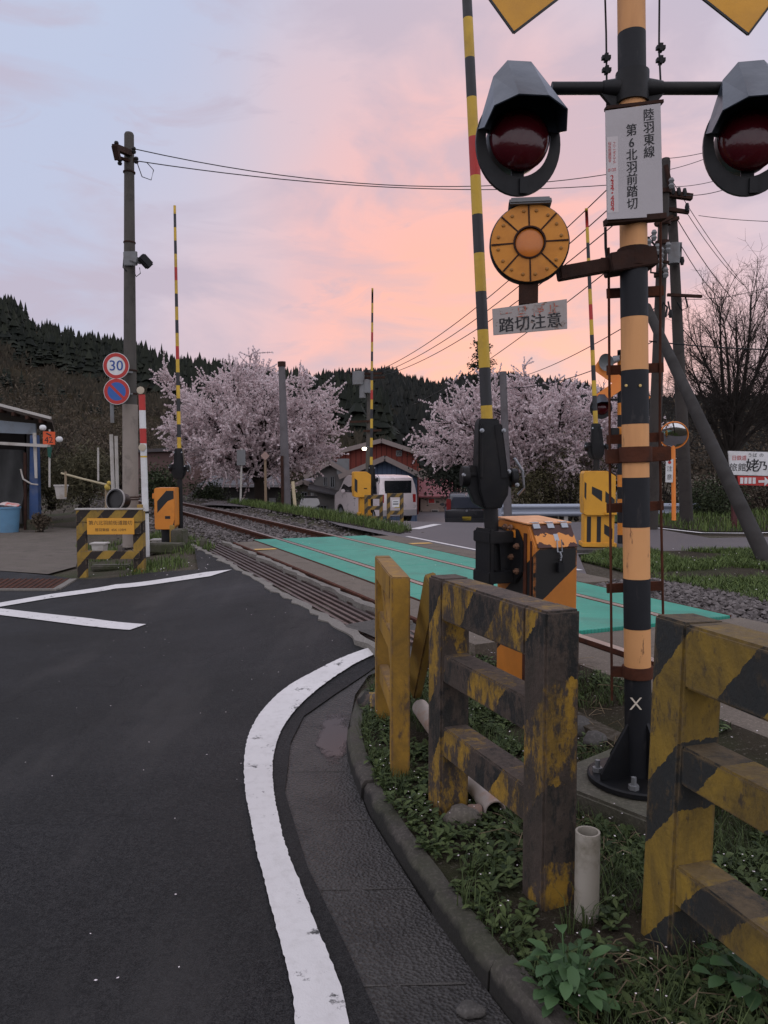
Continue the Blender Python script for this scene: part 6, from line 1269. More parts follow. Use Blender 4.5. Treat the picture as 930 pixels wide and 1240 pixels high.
n = NT('blue_siding'); w_ = n.math('FRACT', n.math('MULTIPLY', n.proj((1, 0, 0)), 4.0)); c = n.mix(n.noise(1), (0.065, 0.09, 0.145), (0.09, 0.125, 0.195)); c = n.mix(n.math('LESS_THAN', w_, 0.1), c, (0.03, 0.04, 0.065)); n.color(c); n.rough(0.8); BLUEW = n.done(0.2)
house('slate blue gabled house right behind the silver van', 40, 420, 505, 574, 555, -1.9, 6, BLUEW, ROOFD, ((430, 440, 585, 600, GLASS), (488, 500, 582, 602, GLASS)), 0.0, 0.4, 466)
GREYW = hwall((0.17, 0.16, 0.155), (0.09, 0.08, 0.07), 'grey_plaster_wall')
h = house('grey plaster house partly hidden by the left cherry tree', 44, 380, 420, 572, 560, -1.8, 7, GREYW, ROOFD, ((392, 396, 578, 588, GLASS), (400, 405, 577, 590, GLASS), (388, 396, 612, 620, GLASS)), 0.0, 0.5)
mb = MB(h, True); mb.prism([(-1.2, -0.02, 2.25), (0.9, -0.02, 1.75), (0.9, -0.9, 1.55), (-1.2, -0.9, 2.0)], (0, 0, 0.08)); mb.build('awning', ROOFD, h)
mb = MB(h, True); mb.box((0.75, -0.25, 3.3), (0.7, 0.4, 0.9)); mb.build('meter_cabinet', GREYP, h, bevel=0.02)
BEIGE = hwall((0.30, 0.235, 0.2), (0.15, 0.11, 0.09), 'beige_wall')
REDR = plain('faded_red_roof', (0.20, 0.045, 0.05), 0.6, 0.2, 1.2, dirt=(0.27, 0.13, 0.12), dirt_amt=0.5)
k = 50 / F; h = thing('house', 'low beige house with a faded red tin roof behind the dark minivan', 'house', (P(528, 600, 50).x, 50, -2.4)); 
x0, x1 = P(511, 0, 50).x - h.location.x, P(556, 0, 50).x - h.location.x; ze = P(0, 601, 50).z + 2.4
mb = MB(h, True); mb.box(((x0 + x1) / 2, 3, ze / 2), (x1 - x0, 6, ze)); mb.build('wall', BEIGE, h)
mb = MB(h, True); mb.prism([(x0 - 0.5, -0.5, ze - 0.05), (x1 + 0.4, -0.5, ze - 0.05), (x1 + 0.1, 3.2, ze + 1.05), (x0 - 0.9, 3.2, ze + 1.05)], (0, 0.02, 0.08)); mb.prism([(x0 - 0.9, 3.2, ze + 1.05), (x1 + 0.1, 3.2, ze + 1.05), (x1 + 0.3, 6.4, ze), (x0 - 0.6, 6.4, ze)], (0, 0.02, 0.08)); mb.build('roof', REDR, h)
for (a0, a1, b0, b1, m) in ((519, 526, 604, 609, REDP), (523, 530, 618, 624, GLASS)):
    a, b = P(a0, b1, 50), P(a1, b0, 50); mb = MB(h); mb.box(((a.x + b.x) / 2, 49.97, (a.z + b.z) / 2), (b.x - a.x + 0.1, 0.06, b.z - a.z + 0.1)); f_ = mb.build('window', OFFW, h); mb = MB(h); mb.box(((a.x + b.x) / 2, 49.93, (a.z + b.z) / 2), (b.x - a.x, 0.03, b.z - a.z)); mb.build('pane', m, f_)
house('small far house with an orange roof below the dark hill', 75, 502, 520, 577, 569, -3, 8, BEIGE, plain('orange_tile_roof', (0.33, 0.10, 0.05), 0.7, 0.15, 1), ((504, 508, 580, 584, GLASS),), 0, 0.3)
house('low shop like house with a blue grey awning roof behind the grey concrete pole', 46, 352, 384, 590, 583, -2.2, 6, hwall((0.13, 0.115, 0.10), (0.07, 0.05, 0.04), 'brown_grey_wall'), plain('blue_grey_tin_roof', (0.10, 0.12, 0.16), 0.5, 0.2, 1), ((365, 372, 596, 606, GLASS), (376, 382, 596, 606, WHITE)), 0, 0.4)
h = thing('house', 'mauve brown barn with a long sloping roof behind the left cherry tree', 'house', P(230, 600, 40)); Yh = 40
mb = MB(h); mb.prism([P(160, 618, Yh), P(205, 618, Yh), P(266, 568, Yh), P(266, 543, Yh), P(160, 545, Yh)], (0, 6, 0)); mb.build('wall', hwall((0.11, 0.07, 0.065), (0.07, 0.05, 0.045), 'mauve_board_wall'), h)
mb = MB(h); mb.beam(P(204, 622, Yh - 0.15), P(262, 574, Yh - 0.15), 0.5, 0.14); mb.prism([P(157, 544, Yh - 0.3), P(272, 541, Yh - 0.3), P(272, 544.5, Yh - 0.3), P(157, 548, Yh - 0.3)], (0, 6.6, 0)); mb.build('roof', ROOFD, h)
h = thing('house', 'low dark house in the shade beneath the left cherry tree', 'house', P(290, 622, 34)); Yh = 34
mb = MB(h); mb.prism([P(252, 632, Yh), P(342, 632, Yh), P(342, 588, Yh), P(252, 588, Yh)], (0, 4, 0)); mb.build('wall', hwall((0.035, 0.032, 0.032), (0.05, 0.045, 0.04), 'dark_board_wall'), h)
mb = MB(h); mb.prism([P(238, 590, Yh - 0.4), P(350, 590, Yh - 0.4), P(345, 576, Yh + 1.5), P(262, 576, Yh + 1.5)], (0, 0.1, 0.1)); mb.build('roof', ROOFD, h)
for x in (283, 296, 330): a, b = P(x - 4, 617, Yh), P(x + 4, 603, Yh); mb = MB(h); mb.box(((a.x + b.x) / 2, Yh - 0.02, (a.z + b.z) / 2), (b.x - a.x, 0.05, b.z - a.z)); mb.build('window', GREYP, h)

# =================================================================== VEHICLES
def car(name, lab, cat, loc_, rz, L, W, H, contour, wheels, rw, body, wins, rear, taper=0.13):
    t = thing(name, lab, cat, loc_, rz); belt = H * 0.58
    hw = lambda z: W / 2 * (1 - taper * ss(belt, H, z) - 0.05 * (1 - ss(0.15, 0.45, z)))
    N = len(contour); stn = (-1, -0.9, 0.9, 1)
    mb = MB(t, True)
    vs = []
    for q in (-1.0, -0.86, 0.86, 1.0):
        for (x, z) in contour:
            s_ = 1 if abs(q) < 1 else 0.985; vs.append((x * s_, q * hw(z), (z - 0.7) * s_ + 0.7))
    fs = [(r * N + i, r * N + (i + 1) % N, (r + 1) * N + (i + 1) % N, (r + 1) * N + i) for r in range(3) for i in range(N)]
    mb.add(vs, fs + [tuple(range(N - 1, -1, -1)), tuple(range(3 * N, 4 * N))]); bd = mb.build('body', body, t, smooth=35)
    for sd in (-1, 1):
        for pane in wins:
            mb = MB(t, True); vs = [(x, sd * (hw(z) + 0.004), z) for x, z in pane]; mb.prism(vs, (0, -sd * 0.012, 0)); mb.build('side_window', GLASS, bd, smooth=0)
        mb = MB(t, True); mb.box((L * 0.24, sd * (W / 2 + 0.09), belt + 0.10), (0.10, 0.17, 0.13)); mb.build('mirror', body, bd, bevel=0.03)
        for i in (0.02, -0.27): mb = MB(t, True); mb.box((L * i, sd * (W / 2 + 0.004), belt - 0.14), (0.14, 0.02, 0.03)); mb.build('door_handle', GREYP, bd, bevel=0.005)
        for wx in wheels:
            wh = MB(t, True); wh.lathe([(rw * 0.62, -0.09), (rw * 0.93, -0.09), (rw, -0.06), (rw, 0.05), (rw * 0.93, 0.08), (rw * 0.62, 0.075)], (wx, sd * (W / 2 - 0.10), rw), (0, sd, 0), 24, close=True); w_ = wh.build('wheel', TIRE, t, smooth=40)
            wh = MB(t, True); wh.lathe([(rw * 0.64, 0.05), (rw * 0.58, 0.07), (rw * 0.2, 0.055), (0.05, 0.075), (0, 0.075)], (wx, sd * (W / 2 - 0.10), rw), (0, sd, 0), 20); wh.build('rim', GALV, w_, smooth=40)
    for (nm, m, x, y0, y1, z0, z1, th_) in rear:
        for sd in ((-1, 1) if y0 * y1 > 0 and nm in ('tail_light', 'headlight') else (1,)):
            mb = MB(t, True); mb.box((x, sd * (y0 + y1) / 2, (z0 + z1) / 2), (th_, abs(y1 - y0), z1 - z0)); mb.build(nm, m, bd, bevel=0.008)
    return t
def arch(cx_, r, z0, n_=7): return [(cx_ - r * math.cos(math.pi * i / n_), z0 + r * math.sin(math.pi * i / n_) * 1.12) for i in range(n_ + 1)]
VAN = plain('pinkish_silver_enamel', (0.66, 0.59, 0.59), 0.3, 0.05, 2, spec=0.5, metal=0.15, bump=0)
c1 = [(-1.66, 0.30)] + arch(-1.13, 0.31, 0.24) + arch(1.22, 0.31, 0.24) + [(1.62, 0.26), (1.70, 0.34), (1.70, 0.60), (1.66, 0.90), (1.52, 0.99), (1.34, 1.05), (1.02, 1.52), (0.84, 1.61), (-0.4, 1.65), (-1.30, 1.63), (-1.55, 1.55), (-1.64, 1.30), (-1.68, 0.95), (-1.70, 0.55)]
DLAMP = plain('red_tail_lens', (0.30, 0.02, 0.02), 0.2, 0.1, bump=0)
YPL = plain('yellow_plate', (0.55, 0.40, 0.04), 0.6, 0.05)
vp = V((-0.35, 27.2, P(478, 634, 26).z))
car('van', 'pinkish silver kei van parked across the track beside the slate blue house', 'van', vp, math.pi - 1.05, 3.4, 1.475, 1.65, c1, (-1.13, 1.22), 0.275, VAN,
    ([(1.22, 1.03), (0.94, 1.45), (0.30, 1.51), (0.28, 1.02)], [(0.20, 1.02), (0.22, 1.50), (-0.62, 1.53), (-0.62, 1.0)], [(-0.70, 1.0), (-0.70, 1.53), (-1.30, 1.50), (-1.48, 1.02)]),
    (('rear_window', GLASS, -1.655, -0.52, 0.52, 1.02, 1.46, 0.03), ('tail_light', DLAMP, -1.672, 0.56, 0.68, 0.72, 1.0, 0.04), ('number_plate', YPL, -1.70, -0.17, 0.17, 0.55, 0.70, 0.02), ('bumper', plain('van_bumper', (0.3, 0.28, 0.28), 0.5), -1.68, -0.70, 0.70, 0.28, 0.48, 0.08)))
MINI = plain('charcoal_enamel', (0.035, 0.037, 0.043), 0.25, 0.1, 2, spec=0.6, bump=0)
c3 = [(-1.82, 0.30)] + arch(-1.22, 0.33, 0.24) + arch(1.25, 0.33, 0.24) + [(1.85, 0.28), (1.92, 0.40), (1.92, 0.66), (1.80, 0.86), (1.20, 0.98), (0.62, 1.46), (0.40, 1.53), (-0.8, 1.56), (-1.45, 1.50), (-1.60, 1.40), (-1.78, 1.0), (-1.86, 0.90), (-1.88, 0.5)]
mp_ = P(563, 640, 31); mp_.z = zb(mp_.x, mp_.y) + 0.02
_dz = P(563, 595.5, 31).z - 1.56; mp_.z = _dz
car('minivan', 'charcoal minivan seen from behind with a yellow number plate', 'car', mp_, R(90 - 4), 3.8, 1.62, 1.56, c3, (-1.22, 1.25), 0.29, MINI,
    ([(0.95, 1.0), (0.55, 1.40), (0.12, 1.44), (0.12, 0.98)], [(0.04, 0.98), (0.04, 1.44), (-0.78, 1.46), (-0.78, 0.98)], [(-0.86, 0.98), (-0.86, 1.46), (-1.35, 1.40), (-1.6, 1.02)]),
    ( ('tail_light', DLAMP, -1.76, 0.60, 0.77, 0.90, 1.34, 0.14), ('number_plate', YPL, -1.90, -0.17, 0.17, 0.52, 0.68, 0.02), ('bumper', plain('charcoal_bumper', (0.035, 0.037, 0.042), 0.4), -1.86, -0.78, 0.78, 0.36, 0.62, 0.10)), 0.25)
mcar = bpy.data.objects['minivan']; mbody = [o for o in mcar.children if o.name.startswith('body')][0]
mb = MB(mcar, True); mb.prism([(-1.815, -0.66, 1.0), (-1.815, 0.66, 1.0), (-1.655, 0.52, 1.41), (-1.655, -0.52, 1.41)], (0.03, 0, 0.012)); mb.build('rear_window', plain('bluish_rear_glass', (0.05, 0.06, 0.08), 0.12, 0.1, bump=0), mbody)
mb = MB(mcar, True); mb.lathe([(0, 0), (0.045, 0), (0.045, 0.01), (0, 0.012)], (-1.895, 0.0, 0.90), (-1, 0, 0), 14); mb.build('badge', GALV, mbody)
# ground under it follows the hidden dip; a small pad keeps the tyres supported
padz = mp_.z
mbp = MB(); mbp.box((mp_.x, mp_.y + 0.2, padz - 0.2), (3.4, 6.0, 0.4)); tag(mbp.build('parking_pad', FASPH), kind='structure')
# moped by the houses
mo = thing('moped', 'pale moped parked by the low shop like house', 'moped', P(366, 624, 30), R(200)); zo = mo.location
for x in (-0.55, 0.55):
    mb = MB(mo, True); mb.lathe([(0.13, -0.04), (0.21, -0.035), (0.22, 0), (0.21, 0.035), (0.13, 0.04)], (x, 0, 0.22), (0, 1, 0), 20, close=True); w_ = mb.build('wheel', TIRE, mo, smooth=40); mb = MB(mo, True); mb.lathe([(0.13, 0.02), (0.04, 0.03), (0, 0.03), (0, -0.03), (0.04, -0.03), (0.13, -0.02)], (x, 0, 0.22), (0, 1, 0), 16); mb.build('rim', GALV, w_, smooth=40)
mb = MB(mo, True); mb.prism([(-0.7, -0.12, 0.42), (-0.62, -0.12, 0.66), (0.0, -0.12, 0.68), (0.1, -0.12, 0.36), (0.4, -0.12, 0.34), (0.5, -0.12, 0.9), (0.6, -0.12, 0.9), (0.5, -0.12, 0.25), (-0.3, -0.12, 0.22)], (0, 0.24, 0)); mb.build('body', WHITE, mo, bevel=0.03)
mb = MB(mo, True); mb.box((-0.32, 0, 0.72), (0.62, 0.22, 0.09)); mb.build('seat', BLACK, mo, bevel=0.03)
mb = MB(mo, True); mb.tube((0.52, -0.3, 0.98), (0.52, 0.3, 0.98), 0.018, None, 8); mb.tube((0.54, 0, 0.86), (0.52, 0, 0.98), 0.03, None, 8); mb.build('handlebar', BLACK, mo, smooth=40)
mb = MB(mo, True); mb.lathe([(0, 0.05), (0.09, 0.03), (0.10, 0), (0, -0.05)], (0.6, 0, 0.92), (1, 0, 0), 16); mb.build('headlight', GALV, mo, smooth=50)

# =================================================================== TREES AND PLANTS
BARK = plain('cherry_bark', (0.028, 0.021, 0.018), 0.95, 0.35, 4, bump=0.5, bscale=14, spec=0.15)
BARK2 = plain('grey_brown_bark', (0.030, 0.025, 0.022), 0.95, 0.3, 4, bump=0.5, bscale=14, spec=0.15)
BLOS = leafy('cherry_blossom', (0.66, 0.54, 0.55), (0.97, 0.89, 0.895), 0.8, 0.55)
def rvec(rr):
    while True:
        v = V((rr.uniform(-1, 1), rr.uniform(-1, 1), rr.uniform(-1, 1)))
        if 0.05 < v.length < 1: return v.normalized()
def bez(a, b, c, n): return [a * (1 - t) ** 2 + b * 2 * t * (1 - t) + c * t * t for t in [i / n for i in range(n + 1)]]
def puff(mb, p, s, rr, k=2):
    for _ in range(k):
        c = p + rvec(rr) * s * 0.6; u = rvec(rr); w = u.cross(rvec(rr))
        if w.length < 0.1: continue
        w.normalize(); h = s * rr.uniform(0.5, 1.0)
        mb.add([c - u * h - w * h * 0.7, c + u * h * 0.8 - w * h, c + u * h + w * h * 0.8, c - u * h * 0.7 + w * h], [(0, 1, 2, 3)])
def tree(name, lab, base, fork, ctr, rad, seed, limbs=11, subs=12, twigs=7, twig_l=0.55, rad_trunk=0.22, bark=None, bloom=0.05, gap=0.07, up=0.25, sublen=0.34, bloomk=2, density=1.0, low=-0.55):
    rr = random.Random(seed); t = thing(name, lab, 'tree', base); tm = MB(t); cm_ = MB(t)
    base, fork, ctr = V(base), V(fork), V(ctr)
    tm.path(bez(base - V((0, 0, 0.3)), base.lerp(fork, 0.5) + V((rr.uniform(-.15, .15), 0, 0)), fork, 5), rad_trunk, 9, True, rad_trunk * 0.7)
    def blossoms(pts, a=0.0, g=gap):
        if not bloom: return
        for p, q in zip(pts, pts[1:]):
            L = (q - p).length; k = max(1, int(L / g * density))
            for i in range(k): puff(cm_, p.lerp(q, (i + rr.random()) / k), bloom * rr.uniform(0.7, 1.3), rr, bloomk)
    golden = 2.399963; made = 0; i = 0
    while made < limbs:
        z = low + (1 - low) * ((made + 0.5) / limbs); a = made * golden + seed; r_ = math.sqrt(max(0.05, 1 - z * z)); 
        tgt = ctr + V((math.cos(a) * r_ * rad[0], math.sin(a) * r_ * rad[1], z * rad[2])) * rr.uniform(0.78, 1.02) * (0.86 if z > 0.85 else 1); made += 1
        st = fork.lerp(base, rr.uniform(0, 0.25)); mid = st.lerp(tgt, 0.45) + V((0, 0, (tgt - st).length * 0.14)) + rvec(rr) * 0.25
        pts = bez(st, mid, tgt, 8); lr = rad_trunk * rr.uniform(0.3, 0.45); tm.path(pts, lr, 6, False, 0.012)
        blossoms(pts[5:], g=gap * 1.2)
        Lm = (tgt - st).length
        for k in range(subs):
            u = 0.25 + 0.75 * (k + rr.random()) / subs; f = u * 8; j = min(7, int(f)); p = pts[j].lerp(pts[j + 1], f - j)
            d = ((p - ctr).normalized() * 0.55 + (pts[j + 1] - pts[j]).normalized() * 0.45 + rvec(rr) * 0.75 + V((0, 0, up))).normalized()
            L = Lm * sublen * rr.uniform(0.6, 1.15) * (1.15 - 0.45 * u); e = p + d * L
            q = bez(p, p.lerp(e, 0.5) + rvec(rr) * L * 0.12 - V((0, 0, L * 0.05)), e + V((0, 0, L * 0.06)), 5); tm.path(q, lr * (0.32 if bloom else 0.22), 4, False, 0.006); blossoms(q[2:])
            for m in range(twigs):
                v = 0.2 + 0.8 * (m + rr.random()) / twigs; f2 = v * 5; j2 = min(4, int(f2)); p2 = q[j2].lerp(q[j2 + 1], f2 - j2)
                d2 = (d * 0.7 + rvec(rr) * 0.85 + V((0, 0, up))).normalized(); L2 = twig_l * rr.uniform(0.5, 1.2); e2 = p2 + d2 * L2
                w = bez(p2, p2.lerp(e2, 0.5) + rvec(rr) * L2 * 0.08, e2, 3); tm.path(w, 0.008 if bloom else 0.0045, 3, False, 0.004 if bloom else 0.0025); blossoms(w)
                if not bloom:
                    for _ in range(4):
                        p3 = p2.lerp(e2, rr.uniform(0.3, 1)); e3 = p3 + (d2 * 0.7 + rvec(rr) * 0.8).normalized() * L2 * rr.uniform(0.35, 0.7); tm.path([p3, e3], 0.0034, 3, False, 0.0018)
    tm.build('trunk', bark or BARK, t, smooth=60, normals=False)
    if bloom: cm_.build('crown', BLOS, t, smooth=0, normals=False)
    return t
Yt = 28.0
b = P(312, 624, Yt)
tree('cherry_tree', 'broad cherry tree in full pale pink blossom left of the grey concrete pole', b, P(312, 575, Yt), P(300, 535, Yt), (3.2, 2.6, 2.85), 2, 27, 17, 11, 0.52, 0.24, BARK, 0.029, 0.046, 0.16, 0.34, 4, 1.1, -0.22)
Yt = 26.0
b = P(668, 628, Yt)
tree('cherry_tree', 'spreading cherry tree in blossom right of the black barrier mast', b, P(664, 588, Yt), P(634, 535, Yt), (3.6, 2.6, 2.15), 5, 27, 17, 11, 0.52, 0.24, BARK, 0.029, 0.046, 0.10, 0.36, 4, 1.1, -0.35)
b = P(742, 628, 29)
tree('cherry_tree', 'sparser brownish cherry tree behind the large yellow barrier cabinet', b, P(740, 590, 29), P(722, 545, 29), (2.3, 2.0, 2.4), 9, 16, 12, 8, 0.6, 0.2, BARK, 0.036, 0.10, 0.25, 0.34, 1, 0.8, -0.5)
b = P(882, 640, 20)
tree('bare_tree', 'leafless dark tree behind the white inn sign', b, P(884, 545, 20), P(900, 452, 20), (1.75, 1.5, 2.45), 4, 17, 14, 9, 0.55, 0.17, BARK2, 0, up=0.5, sublen=0.36, low=-0.4)
b = P(960, 640, 23)
tree('bare_tree', 'leafless dark tree at the right edge behind the inn sign', b, P(960, 560, 23), P(962, 470, 23), (2.0, 1.6, 2.6), 14, 12, 12, 7, 0.55, 0.13, BARK2, 0, up=0.45, sublen=0.36, low=-0.4)
b = P(795, 632, 34)
tree('bare_tree', 'smaller bare tree between the two right hand utility poles', b, P(797, 580, 34), P(800, 520, 34), (2.2, 1.6, 2.6), 24, 9, 9, 6, 0.6, 0.13, BARK2, 0, up=0.35, sublen=0.36, low=-0.4)
LEAF_D = leafy('dark_evergreen_leaf', (0.006, 0.009, 0.006), (0.022, 0.028, 0.016), 0.7)
LEAF_O = leafy('olive_brown_leaf', (0.035, 0.032, 0.016), (0.10, 0.088, 0.045), 0.85)
LEAF_B = leafy('brown_twig_leaf', (0.045, 0.034, 0.024), (0.11, 0.085, 0.058), 0.9)
LEAF_G = leafy('shrub_green_leaf', (0.014, 0.022, 0.009), (0.05, 0.062, 0.026), 0.75)
LEAF_BM = leafy('bamboo_grass_leaf', (0.035, 0.035, 0.018), (0.12, 0.105, 0.06), 0.8)
def leafquad(mb, p, s, rr, asp=0.5):
    u = rvec(rr); w = u.cross(rvec(rr))
    if w.length < 0.1: return
    w.normalize(); mb.add([p, p + u * s * 0.5 + w * s * asp * 0.5, p + u * s, p + u * s * 0.5 - w * s * asp * 0.5], [(0, 1, 2, 3)])
def shrub(name, lab, cat, base, ctr, rad, n_, size, mat, seed, stems=9, clump=60, bark=None, asp=0.5, fill=0.5):
    rr = random.Random(seed); t = thing(name, lab, cat, base); ctr = V(ctr); st = MB(t); fo = MB(t); nodes = []
    for k in range(clump):
        d = rvec(rr); q = ctr + V((d.x * rad[0], d.y * rad[1], d.z * rad[2])) * (rr.random() ** fill)
        if q.z < base.z + 0.03: q.z = base.z + rr.uniform(0.03, 0.2)
        nodes.append(q)
    for k in range(stems):
        q = nodes[k % len(nodes)]; st.path(bez(V(base) + V((rr.uniform(-.2, .2) * rad[0], rr.uniform(-.2, .2) * rad[1], -0.05)), (V(base) + q) / 2 + rvec(rr) * 0.15, q, 4), 0.02 + 0.012 * max(rad), 4, False, 0.006)
    per = max(1, n_ // clump); cr_ = (rad[0] * rad[1] * rad[2]) ** (1 / 3) * 0.30
    for q in nodes:
        s_ = cr_ * rr.uniform(0.6, 1.35)
        for _ in range(per):
            leafquad(fo, q + V((rr.gauss(0, s_), rr.gauss(0, s_), rr.gauss(0, s_ * 0.8))), size * rr.uniform(0.6, 1.3), rr, asp)
    st.build('stem', bark or BARK2, t, smooth=60, normals=False); fo.build('foliage', mat, t, smooth=0, normals=False); return t
def pxs(px, py, Y, rx, rz_, ry=None): return P(px, py, Y), (rx * Y / F, (ry or rx) * Y / F, rz_ * Y / F)
def sh_px(lab, px, py, Y, rx, rz_, base_y, n_, size, mat, seed, name='shrub', cat='shrub', **k):
    c, r = pxs(px, py, Y, rx, rz_, min(rx, 60)); b = P(px, base_y, Y); b.z = max(b.z, zb(b.x, b.y) - 0.05) if Y < 33 else b.z; return shrub(name, lab, cat, b, c, r, n_, size, mat, seed, **k)
sh_px('dark evergreen bush below the left side of the right cherry tree', 552, 560, 36, 40, 42, 628, 7000, 0.16, LEAF_D, 31)
sh_px('olive brown budding bush under the right cherry tree', 690, 575, 24.5, 50, 48, 628, 7000, 0.085, LEAF_O, 32, clump=120, stems=30)
sh_px('brown green bush right of the barrier mast behind the guardrail', 640, 595, 24, 32, 30, 628, 4000, 0.085, LEAF_O, 38, clump=80, stems=20)
sh_px('tangled brown undergrowth below the smaller bare tree', 800, 585, 30, 50, 45, 632, 5000, 0.13, LEAF_B, 33, clump=110, stems=50, asp=0.15)
sh_px('green brown bush between the rightmost utility pole and the strut', 860, 610, 19, 34, 26, 642, 5000, 0.07, LEAF_G, 34, clump=80, stems=25)
sh_px('brown brush behind the inn sign', 930, 595, 21, 50, 45, 644, 6000, 0.10, LEAF_B, 35, clump=110, stems=50, asp=0.2)
sh_px('wide dark brown thicket on the far right behind the trees', 880, 560, 48, 170, 62, 640, 9000, 0.30, LEAF_B, 36, clump=160, stems=60, asp=0.3)
sh_px('bamboo grass thicket behind the bamboo rail', 100, 575, 19, 34, 30, 612, 8000, 0.14, LEAF_BM, 41, clump=110, asp=0.16)
sh_px('pale dry brush on the slope right of the shed', 62, 585, 22, 26, 34, 615, 4500, 0.13, LEAF_BM, 42, clump=70, asp=0.18)
sh_px('dark leafy shrub between the striped pole and the left gate', 195, 590, 21, 22, 26, 620, 4000, 0.08, LEAF_G, 43)
sh_px('low ragged shrub beside the shed footing', 50, 632, 17.6, 8, 12, 645, 900, 0.07, LEAF_B, 44, clump=20)
sh_px('small dark shrub under the mauve barn roof', 250, 598, 30, 22, 16, 618, 2500, 0.09, LEAF_G, 45, clump=40)
sh_px('small round green shrub left of the cream stake', 352, 606, 26, 12, 16, 622, 1500, 0.07, LEAF_G, 46, clump=25)
sh_px('brown leafless brush at the foot of the left hillside', 30, 520, 60, 90, 60, 600, 6000, 0.35, LEAF_B, 47, clump=120, stems=60, asp=0.2)
sh_px('dark brush behind the utility pole at the hill foot', 150, 545, 50, 60, 50, 600, 6000, 0.30, LEAF_B, 48, clump=120, stems=60, asp=0.2)
# tall dark conifer above the right cherry tree
t = thing('pine_tree', 'tall dark ragged conifer rising behind the right cherry tree', 'tree', P(585, 625, 42)); rr = random.Random(8); tm = MB(t); fo = MB(t)
tp = P(583, 413, 42); bt = P(585, 625, 42); tm.tube(bt, tp, 0.22, 0.03, 8)
for k in range(46):
    u = 0.28 + 0.72 * (k / 46); p = bt.lerp(tp, u); a = rr.random() * 6.28; L = (1.25 * (1 - u) ** 0.6 + 0.25) * rr.uniform(0.6, 1.25); e = p + V((math.cos(a) * L, math.sin(a) * L, L * rr.uniform(0.0, 0.5))); tm.path([p, e], 0.04, 4, False, 0.015)
    for m in range(95):
        q = p.lerp(e, rr.uniform(0.25, 1.05)) + V((rr.gauss(0, .14), rr.gauss(0, .14), rr.gauss(0, .11))); leafquad(fo, q, rr.uniform(0.10, 0.22), rr, 0.4)
tm.build('trunk', BARK2, t, smooth=60, normals=False); fo.build('crown', LEAF_D, t, smooth=0, normals=False)

# ------------------------------------------------------------------ grass, weeds, petals, ballast
def inpoly(x, y, poly):
    c = False; j = len(poly) - 1
    for i in range(len(poly)):
        xi, yi = poly[i]; xj, yj = poly[j]
        if (yi > y) != (yj > y) and x < (xj - xi) * (y - yi) / (yj - yi) + xi: c = not c
        j = i
    return c
def samples(poly, n_, rr, test=None):
    xs = [p[0] for p in poly]; ys = [p[1] for p in poly]; out = []; tries = 0
    while len(out) < n_ and tries < n_ * 40:
        tries += 1; x, y = rr.uniform(min(xs), max(xs)), rr.uniform(min(ys), max(ys))
        if inpoly(x, y, poly) and (test is None or test(x, y)): out.append((x, y))
    return out
def blade(mb, p, h, w, rr, lean=0.5):
    a = rr.random() * 6.28; d = V((math.cos(a), math.sin(a), 0)); s_ = V((-d.y, d.x, 0)) * w; l1 = d * h * lean * rr.uniform(0.1, 0.5); l2 = d * h * lean * rr.uniform(0.5, 1.3)
    mb.add([p - s_, p + s_, p + l1 + V((0, 0, h * 0.6)) + s_ * 0.7, p + l1 + V((0, 0, h * 0.6)) - s_ * 0.7, p + l2 + V((0, 0, h))], [(0, 1, 2, 3), (3, 2, 4)])
GRASS = leafy('meadow_grass', (0.036, 0.062, 0.015), (0.135, 0.18, 0.05), 0.75)
WEED = leafy('weed_leaf', (0.018, 0.032, 0.010), (0.085, 0.115, 0.036), 0.7)
DRY = leafy('dry_straw', (0.10, 0.075, 0.045), (0.26, 0.20, 0.13), 0.9)
PETAL = leafy('petal', (0.62, 0.55, 0.56), (0.78, 0.72, 0.72), 0.8)
rg = random.Random(77)
def inview(x, y, m=60):
    return y > 0.5 and -m < CX + F * x / y < 930 + m
mb = MB(); zl = lambda x, y: zb(x, y) - 0.02 + 0.04 * ss(2.3, 3.2, st_(x, y)[1])
for (x, y) in samples(LAWN, 32000, rg, lambda x, y: inview(x, y) and mnoise.noise(V((x * 1.1, y * 1.1, 2))) > -0.22 + 0.3 * rg.random() - 0.15): blade(mb, V((x, y, zl(x, y))), rg.uniform(0.02, 0.085) * (1.4 if rg.random() < 0.06 else 1), 0.005, rg, 0.9)
tag(raw_thing('grass', mb, GRASS, 'short green grass on the lawn across the track', 'grass', 'stuff'))
mb = MB()
for (x, y) in samples(STRIP, 6000, rg): blade(mb, V((x, y, zb(x, y) + 0.01)), rg.uniform(0.05, 0.22), 0.008, rg)
for (x, y) in samples(BANK, 7000, rg, lambda x, y: y < 26 and inview(x, y)): blade(mb, V((x, y, zb(x, y) + 0.02 + 0.25 * ss(16, 24, y))), rg.uniform(0.05, 0.2), 0.010, rg)
for k in range(5000):
    t, s = rg.uniform(10.6, 15.5), rg.uniform(-3.6, -1.7)
    if mnoise.noise(V((t * 0.9, s * 1.3, 9))) < 0.02: continue
    x, y = XY(t, s)
    if inpoly(x, y, road_poly): continue
    blade(mb, V((x, y, zg(x, y) - 0.04)), rg.uniform(0.05, 0.15), 0.007, rg)
tag(raw_thing('grass', mb, GRASS, 'patchy grass along the track and the far road edges', 'grass', 'stuff'))
